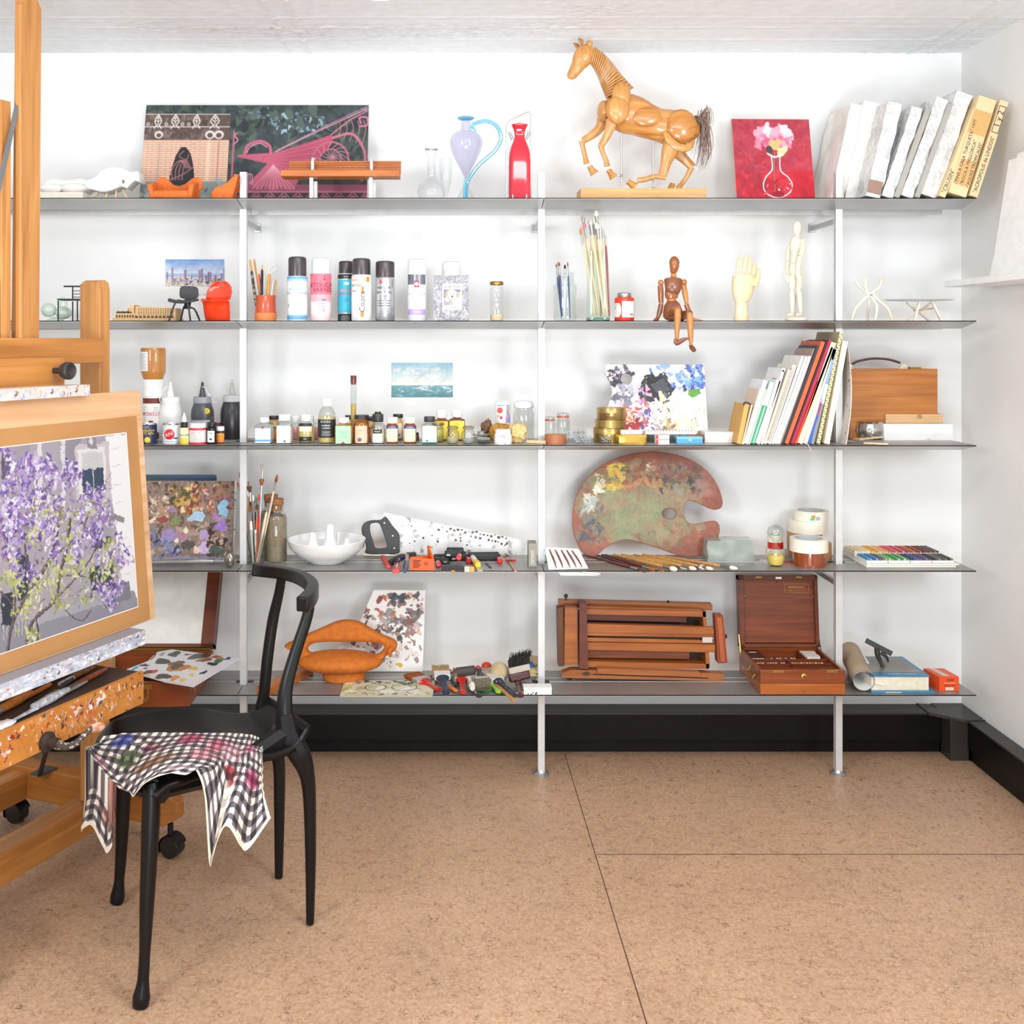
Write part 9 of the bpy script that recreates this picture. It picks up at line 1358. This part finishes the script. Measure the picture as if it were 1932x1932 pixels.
cp = S('paint_lump', M().ball((0, 0, .004), .02, 16, sx=1.9, sz=.32, nz=.3), mat('#e6b8a8', .45, h2='#dce4e8', vs=40), 'lump of pink and white paint on the near corner of the tray', 'paint', E(-.36, -.045, .5772), rz=EA)
for i, (a, b) in enumerate(((-.36, .07), (-.32, .078))): S('black_nodule', M().ball((0, 0, .009), .010, 14, sx=1.2), blackm, 'small black rounded bung on the tray, %s of the two' % ('nearer' if i == 0 else 'farther'), 'nodule', E(a, b, .577), group='black nodules on the easel tray')  # small black rounded lumps, what they are is unknown
# ================= black chair
blkc = mat('#0d0b0c', .34, coat=.0, h2='#110e0f', vs=10, spec=.3)
CO = Vector((-.565, 2.607, 0)); t = T('black_chair', 'black sculpted wooden chair with a curved open backrest in front of the easel', 'chair', CO)
cf = Vector((-.842, -.540, 0)); cl_ = Vector((-.540, .842, 0))
def c3(px, py, D): return W(px, py, D)-CO
def seat(u, v):
 s = -.19+.445*v; tt = 2*u-1; hw = .122+.094*min(1, (v*1.3)**.9); n_ = 1-.16*max(0, v-.8)*5*abs(tt)**3
 z = .452+.021*(1 if tt > 0 else .25)*abs(tt)**2.4*(1.25*sin(pi*min(1, max(0, v*1.12-.1)))-.15)-.03*max(0, v-.86)*7*(1-.3*abs(tt))-.014*math.exp(-((v-.2)/.14)**2)+.05*max(0, .08-v)*8
 return cf*(s*n_)+cl_*(tt*hw)+Vector((0, 0, z))
m = M(); m.grid(seat, 28, 30); o = P(t, 'seat', m, blkc, smo=60); x_ = o.modifiers.new('s', 'SOLIDIFY'); x_.thickness = .016; x_.offset = -1
P(t, 'front_leg', M().tube([c3(286, 1482, 2.335), c3(286, 1490, 2.333), c3(284, 1560, 2.325), c3(278, 1690, 2.31), c3(273, 1800, 2.297), c3(270, 1850, 2.292), c3(267, 1880, 2.288), c3(265, 1897, 2.287)], [.017, .019, .0195, .016, .0118, .0125, .0185, .017], 14, sm=4), blkc)
P(t, 'front_leg', M().tube([c3(236, 1418, 2.70), c3(234, 1480, 2.70), c3(229, 1600, 2.703), c3(225, 1660, 2.705), c3(222, 1690, 2.706), c3(220, 1702, 2.706)], [.0195, .0195, .0145, .0125, .018, .0165], 14, sm=4), blkc)
P(t, 'rear_leg', M().tube([c3(500, 1370, 2.81), c3(515, 1400, 2.82), c3(526, 1441, 2.828), c3(527, 1520, 2.83), c3(526, 1655, 2.832)], [.026, .022, .016, .0145, .0105], 10, sm=4), blkc)
P(t, 'rear_leg', M().tube([c3(537, 1345, 2.60), c3(546, 1390, 2.60), c3(566, 1425, 2.60), c3(579, 1462, 2.602), c3(584, 1510, 2.604), c3(586, 1620, 2.606), c3(585, 1742, 2.606)], [.021, .030, .027, .0185, .0155, .013, .0095], 10, sm=4), blkc)
P(t, 'back_stile', M().tube([c3(531, 1090, 2.79), c3(526, 1120, 2.80), c3(514, 1174, 2.81), c3(504, 1247, 2.81), c3(498, 1310, 2.81), c3(492, 1345, 2.81), c3(500, 1375, 2.81)], [.012, .0125, .0145, .0145, .0145, .017, .024], 10, flat=.8, sm=4), blkc)
P(t, 'back_stile', M().tube([c3(583, 1128, 2.655), c3(580, 1162, 2.65), c3(556, 1236, 2.63), c3(540, 1295, 2.61), c3(537, 1340, 2.60), c3(542, 1385, 2.60)], [.014, .0135, .0145, .0165, .0195, .028], 10, flat=.85, sm=4), blkc)
pr = [c3(477, 1074, 2.84), c3(500, 1077, 2.835), c3(532, 1081, 2.80), c3(562, 1088, 2.74), c3(583, 1100, 2.67), c3(590, 1113, 2.60), c3(584, 1128, 2.53), c3(570, 1141, 2.475)]
P(t, 'top_rail', M().tube(pr, [.019, .0185, .0185, .019, .0195, .0205, .0215, .021], 4, flat=1.15, up=(0, 0, 1), sm=5), blkc, bev=.005, smo=50)
P(t, 'side_rail', M().tube([cf*.20-cl_*.165+Vector((0, 0, .425)), cf*.0-cl_*.13+Vector((0, 0, .415)), c3(540, 1385, 2.60)], [.02, .022, .024], 8, flat=1.2, up=(0, 0, 1)), blkc); P(t, 'side_rail', M().tube([cf*.20+cl_*.165+Vector((0, 0, .425)), c3(502, 1375, 2.81)], [.02, .022], 8, flat=1.2, up=(0, 0, 1)), blkc)
P(t, 'front_rail', M().tube([cf*.19-cl_*.19+Vector((0, 0, .42)), cf*.19+cl_*.19+Vector((0, 0, .42))], .02, 8, up=(0, 0, 1)), blkc); P(t, 'rear_rail', M().tube([c3(540, 1385, 2.60), c3(502, 1375, 2.81)], .02, 8, up=(0, 0, 1)), blkc)
def sd(px, py): return (.945*F)/(py-PY)
CC = [((196, 1390), (171, 1450, 2.60), (158, 1568, 2.58)), ((232, 1387), (196, 1462, 2.50), (178, 1556, 2.50)), ((272, 1386), (220, 1490, 2.42), (209, 1606, 2.42)), ((310, 1385), (252, 1464, 2.36), (241, 1535, 2.36)), ((342, 1385), (292, 1442, 2.33), (258, 1495, 2.30)), ((372, 1385), (338, 1432, 2.32), (302, 1463, 2.28)), ((402, 1385), (380, 1432, 2.34), (350, 1458, 2.29)),
 ((432, 1385), (412, 1440, 2.36), (384, 1466, 2.31)), ((455, 1386), (432, 1456, 2.38), (398, 1632, 2.32)), ((474, 1388), (456, 1466, 2.40), (428, 1556, 2.33)), ((488, 1392), (478, 1468, 2.42), (466, 1602, 2.37)), ((497, 1402), (498, 1474, 2.46), (513, 1542, 2.42))]
CB = [[W(a[0], a[1], sd(*a)), W(*b), W(*c)] for a, b, c in CC]
def cm(P4, t_): p0, p1, p2, p3 = P4; return .5*((2*p1)+(p2-p0)*t_+(2*p0-5*p1+4*p2-p3)*t_*t_+(3*p1-p0-3*p2+p3)*t_**3)
def cloth(u, v):
 f_ = u*(len(CB)-1.0001); i = int(f_); g_ = f_-i; n_ = len(CB)-1; col = [cm([CB[max(0, i-1)][k_], CB[i][k_], CB[min(n_, i+1)][k_], CB[min(n_, i+2)][k_]], g_) for k_ in range(3)]
 p_ = cm([col[0]*2-col[1], col[0], col[1], col[2]], v*2) if v < .5 else cm([col[0], col[1], col[2], col[2]*2-col[1]], v*2-1)
 w_ = min(1, v*2.2); fold = .010*sin(u*34+v*3+1.2*sin(u*9))*max(0, v-.25)*1.3+.0035*sin(v*60+sin(u*13)*2)*(1-abs(2*v-.7))+.004*noise.noise(Vector((u*14, v*9, 2)))
 p_ = p_+Vector((fold*.35, -.006-.006*w_-abs(fold)*.9, .004+fold*.3*(v < .5))); d_ = p_-CO; sv = (d_.dot(cf)+.19)/.445; hw = .122+.094*min(1, max(0, sv*1.3)**.9); su = d_.dot(cl_)/hw
 if 0 < sv < 1.03 and abs(su) < 1.04: p_.z = max(p_.z, CO.z+seat((max(-1, min(1, su))+1)/2, min(sv, 1)).z+.006+.003*(.5+.5*noise.noise(Vector((u*18, v*12, 5)))))
 return p_
STN = [(.12, .12, .10, '#3a4aa8'), (.2, .3, .1, '#4a5a34'), (.28, .2, .08, '#7a2a4a'), (.45, .12, .12, '#b03a5c'), (.55, .4, .14, '#c9808c'), (.6, .22, .12, '#c2506c'), (.35, .45, .12, '#8a5a3a'), (.18, .75, .1, '#a85a48'), (.26, .8, .07, '#9a3a30'), (.75, .5, .08, '#8a1f24'), (.7, .3, .16, '#d8a0a8'), (.9, .5, .1, '#a02a5a'), (.85, .2, .12, '#b86a80'), (.08, .5, .1, '#c890a0'), (.5, .75, .1, '#d8b0b4')]
def ccol(u, v, w):
 a = int(u*44+.3*sin(v*9)) % 2; b = int(w*21+.25*sin(u*17)) % 2; base = np.array(rgb(['#ece3d2', '#6d6468', '#2e2a30'][a+b]))
 if v > .955 or u > .985 or u < .012: base = np.array(rgb('#e8dfce'))
 if .72 < u < .79 and v > .55: base = np.array(rgb('#eae2d0' if b else '#b9b0a4'));
 for x, y, r_, c in STN:
  d = math.hypot((u-x)*1.4, v-y)+.05*noise.noise(Vector((u*18, v*14, x*9)))
  if d < r_: f_ = min(1, (r_-d)/r_*1.7)*.85; base = base*(1-f_)+np.array(rgb(c))*f_*(.45+.75*base.mean())+np.array(rgb(c))*0
 return tuple(lin1(float(min(1, max(0, c)))) for c in base)+(1,)
NU, NV = 264, 126; PT = [[cloth(i/NU, j/NV) for i in range(NU+1)] for j in range(NV+1)]; ARC = [[0.]*(NU+1)]
for j in range(1, NV+1): ARC.append([ARC[-1][i]+(PT[j][i]-PT[j-1][i]).length for i in range(NU+1)])
m = M(); m.grid(lambda u, v: PT[round(v*NV)][round(u*NU)], NU, NV, 0, lambda u, v: ccol(u, v, .5*v+.5*ARC[round(v*NV)][round(u*NU)]/ARC[-1][round(u*NU)])); S('checked_rag', m, painted(.85, .3), 'paint stained black and white checked rag draped over the chair seat', 'cloth', smo=180).modifiers.new('s', 'SOLIDIFY').thickness = .0012
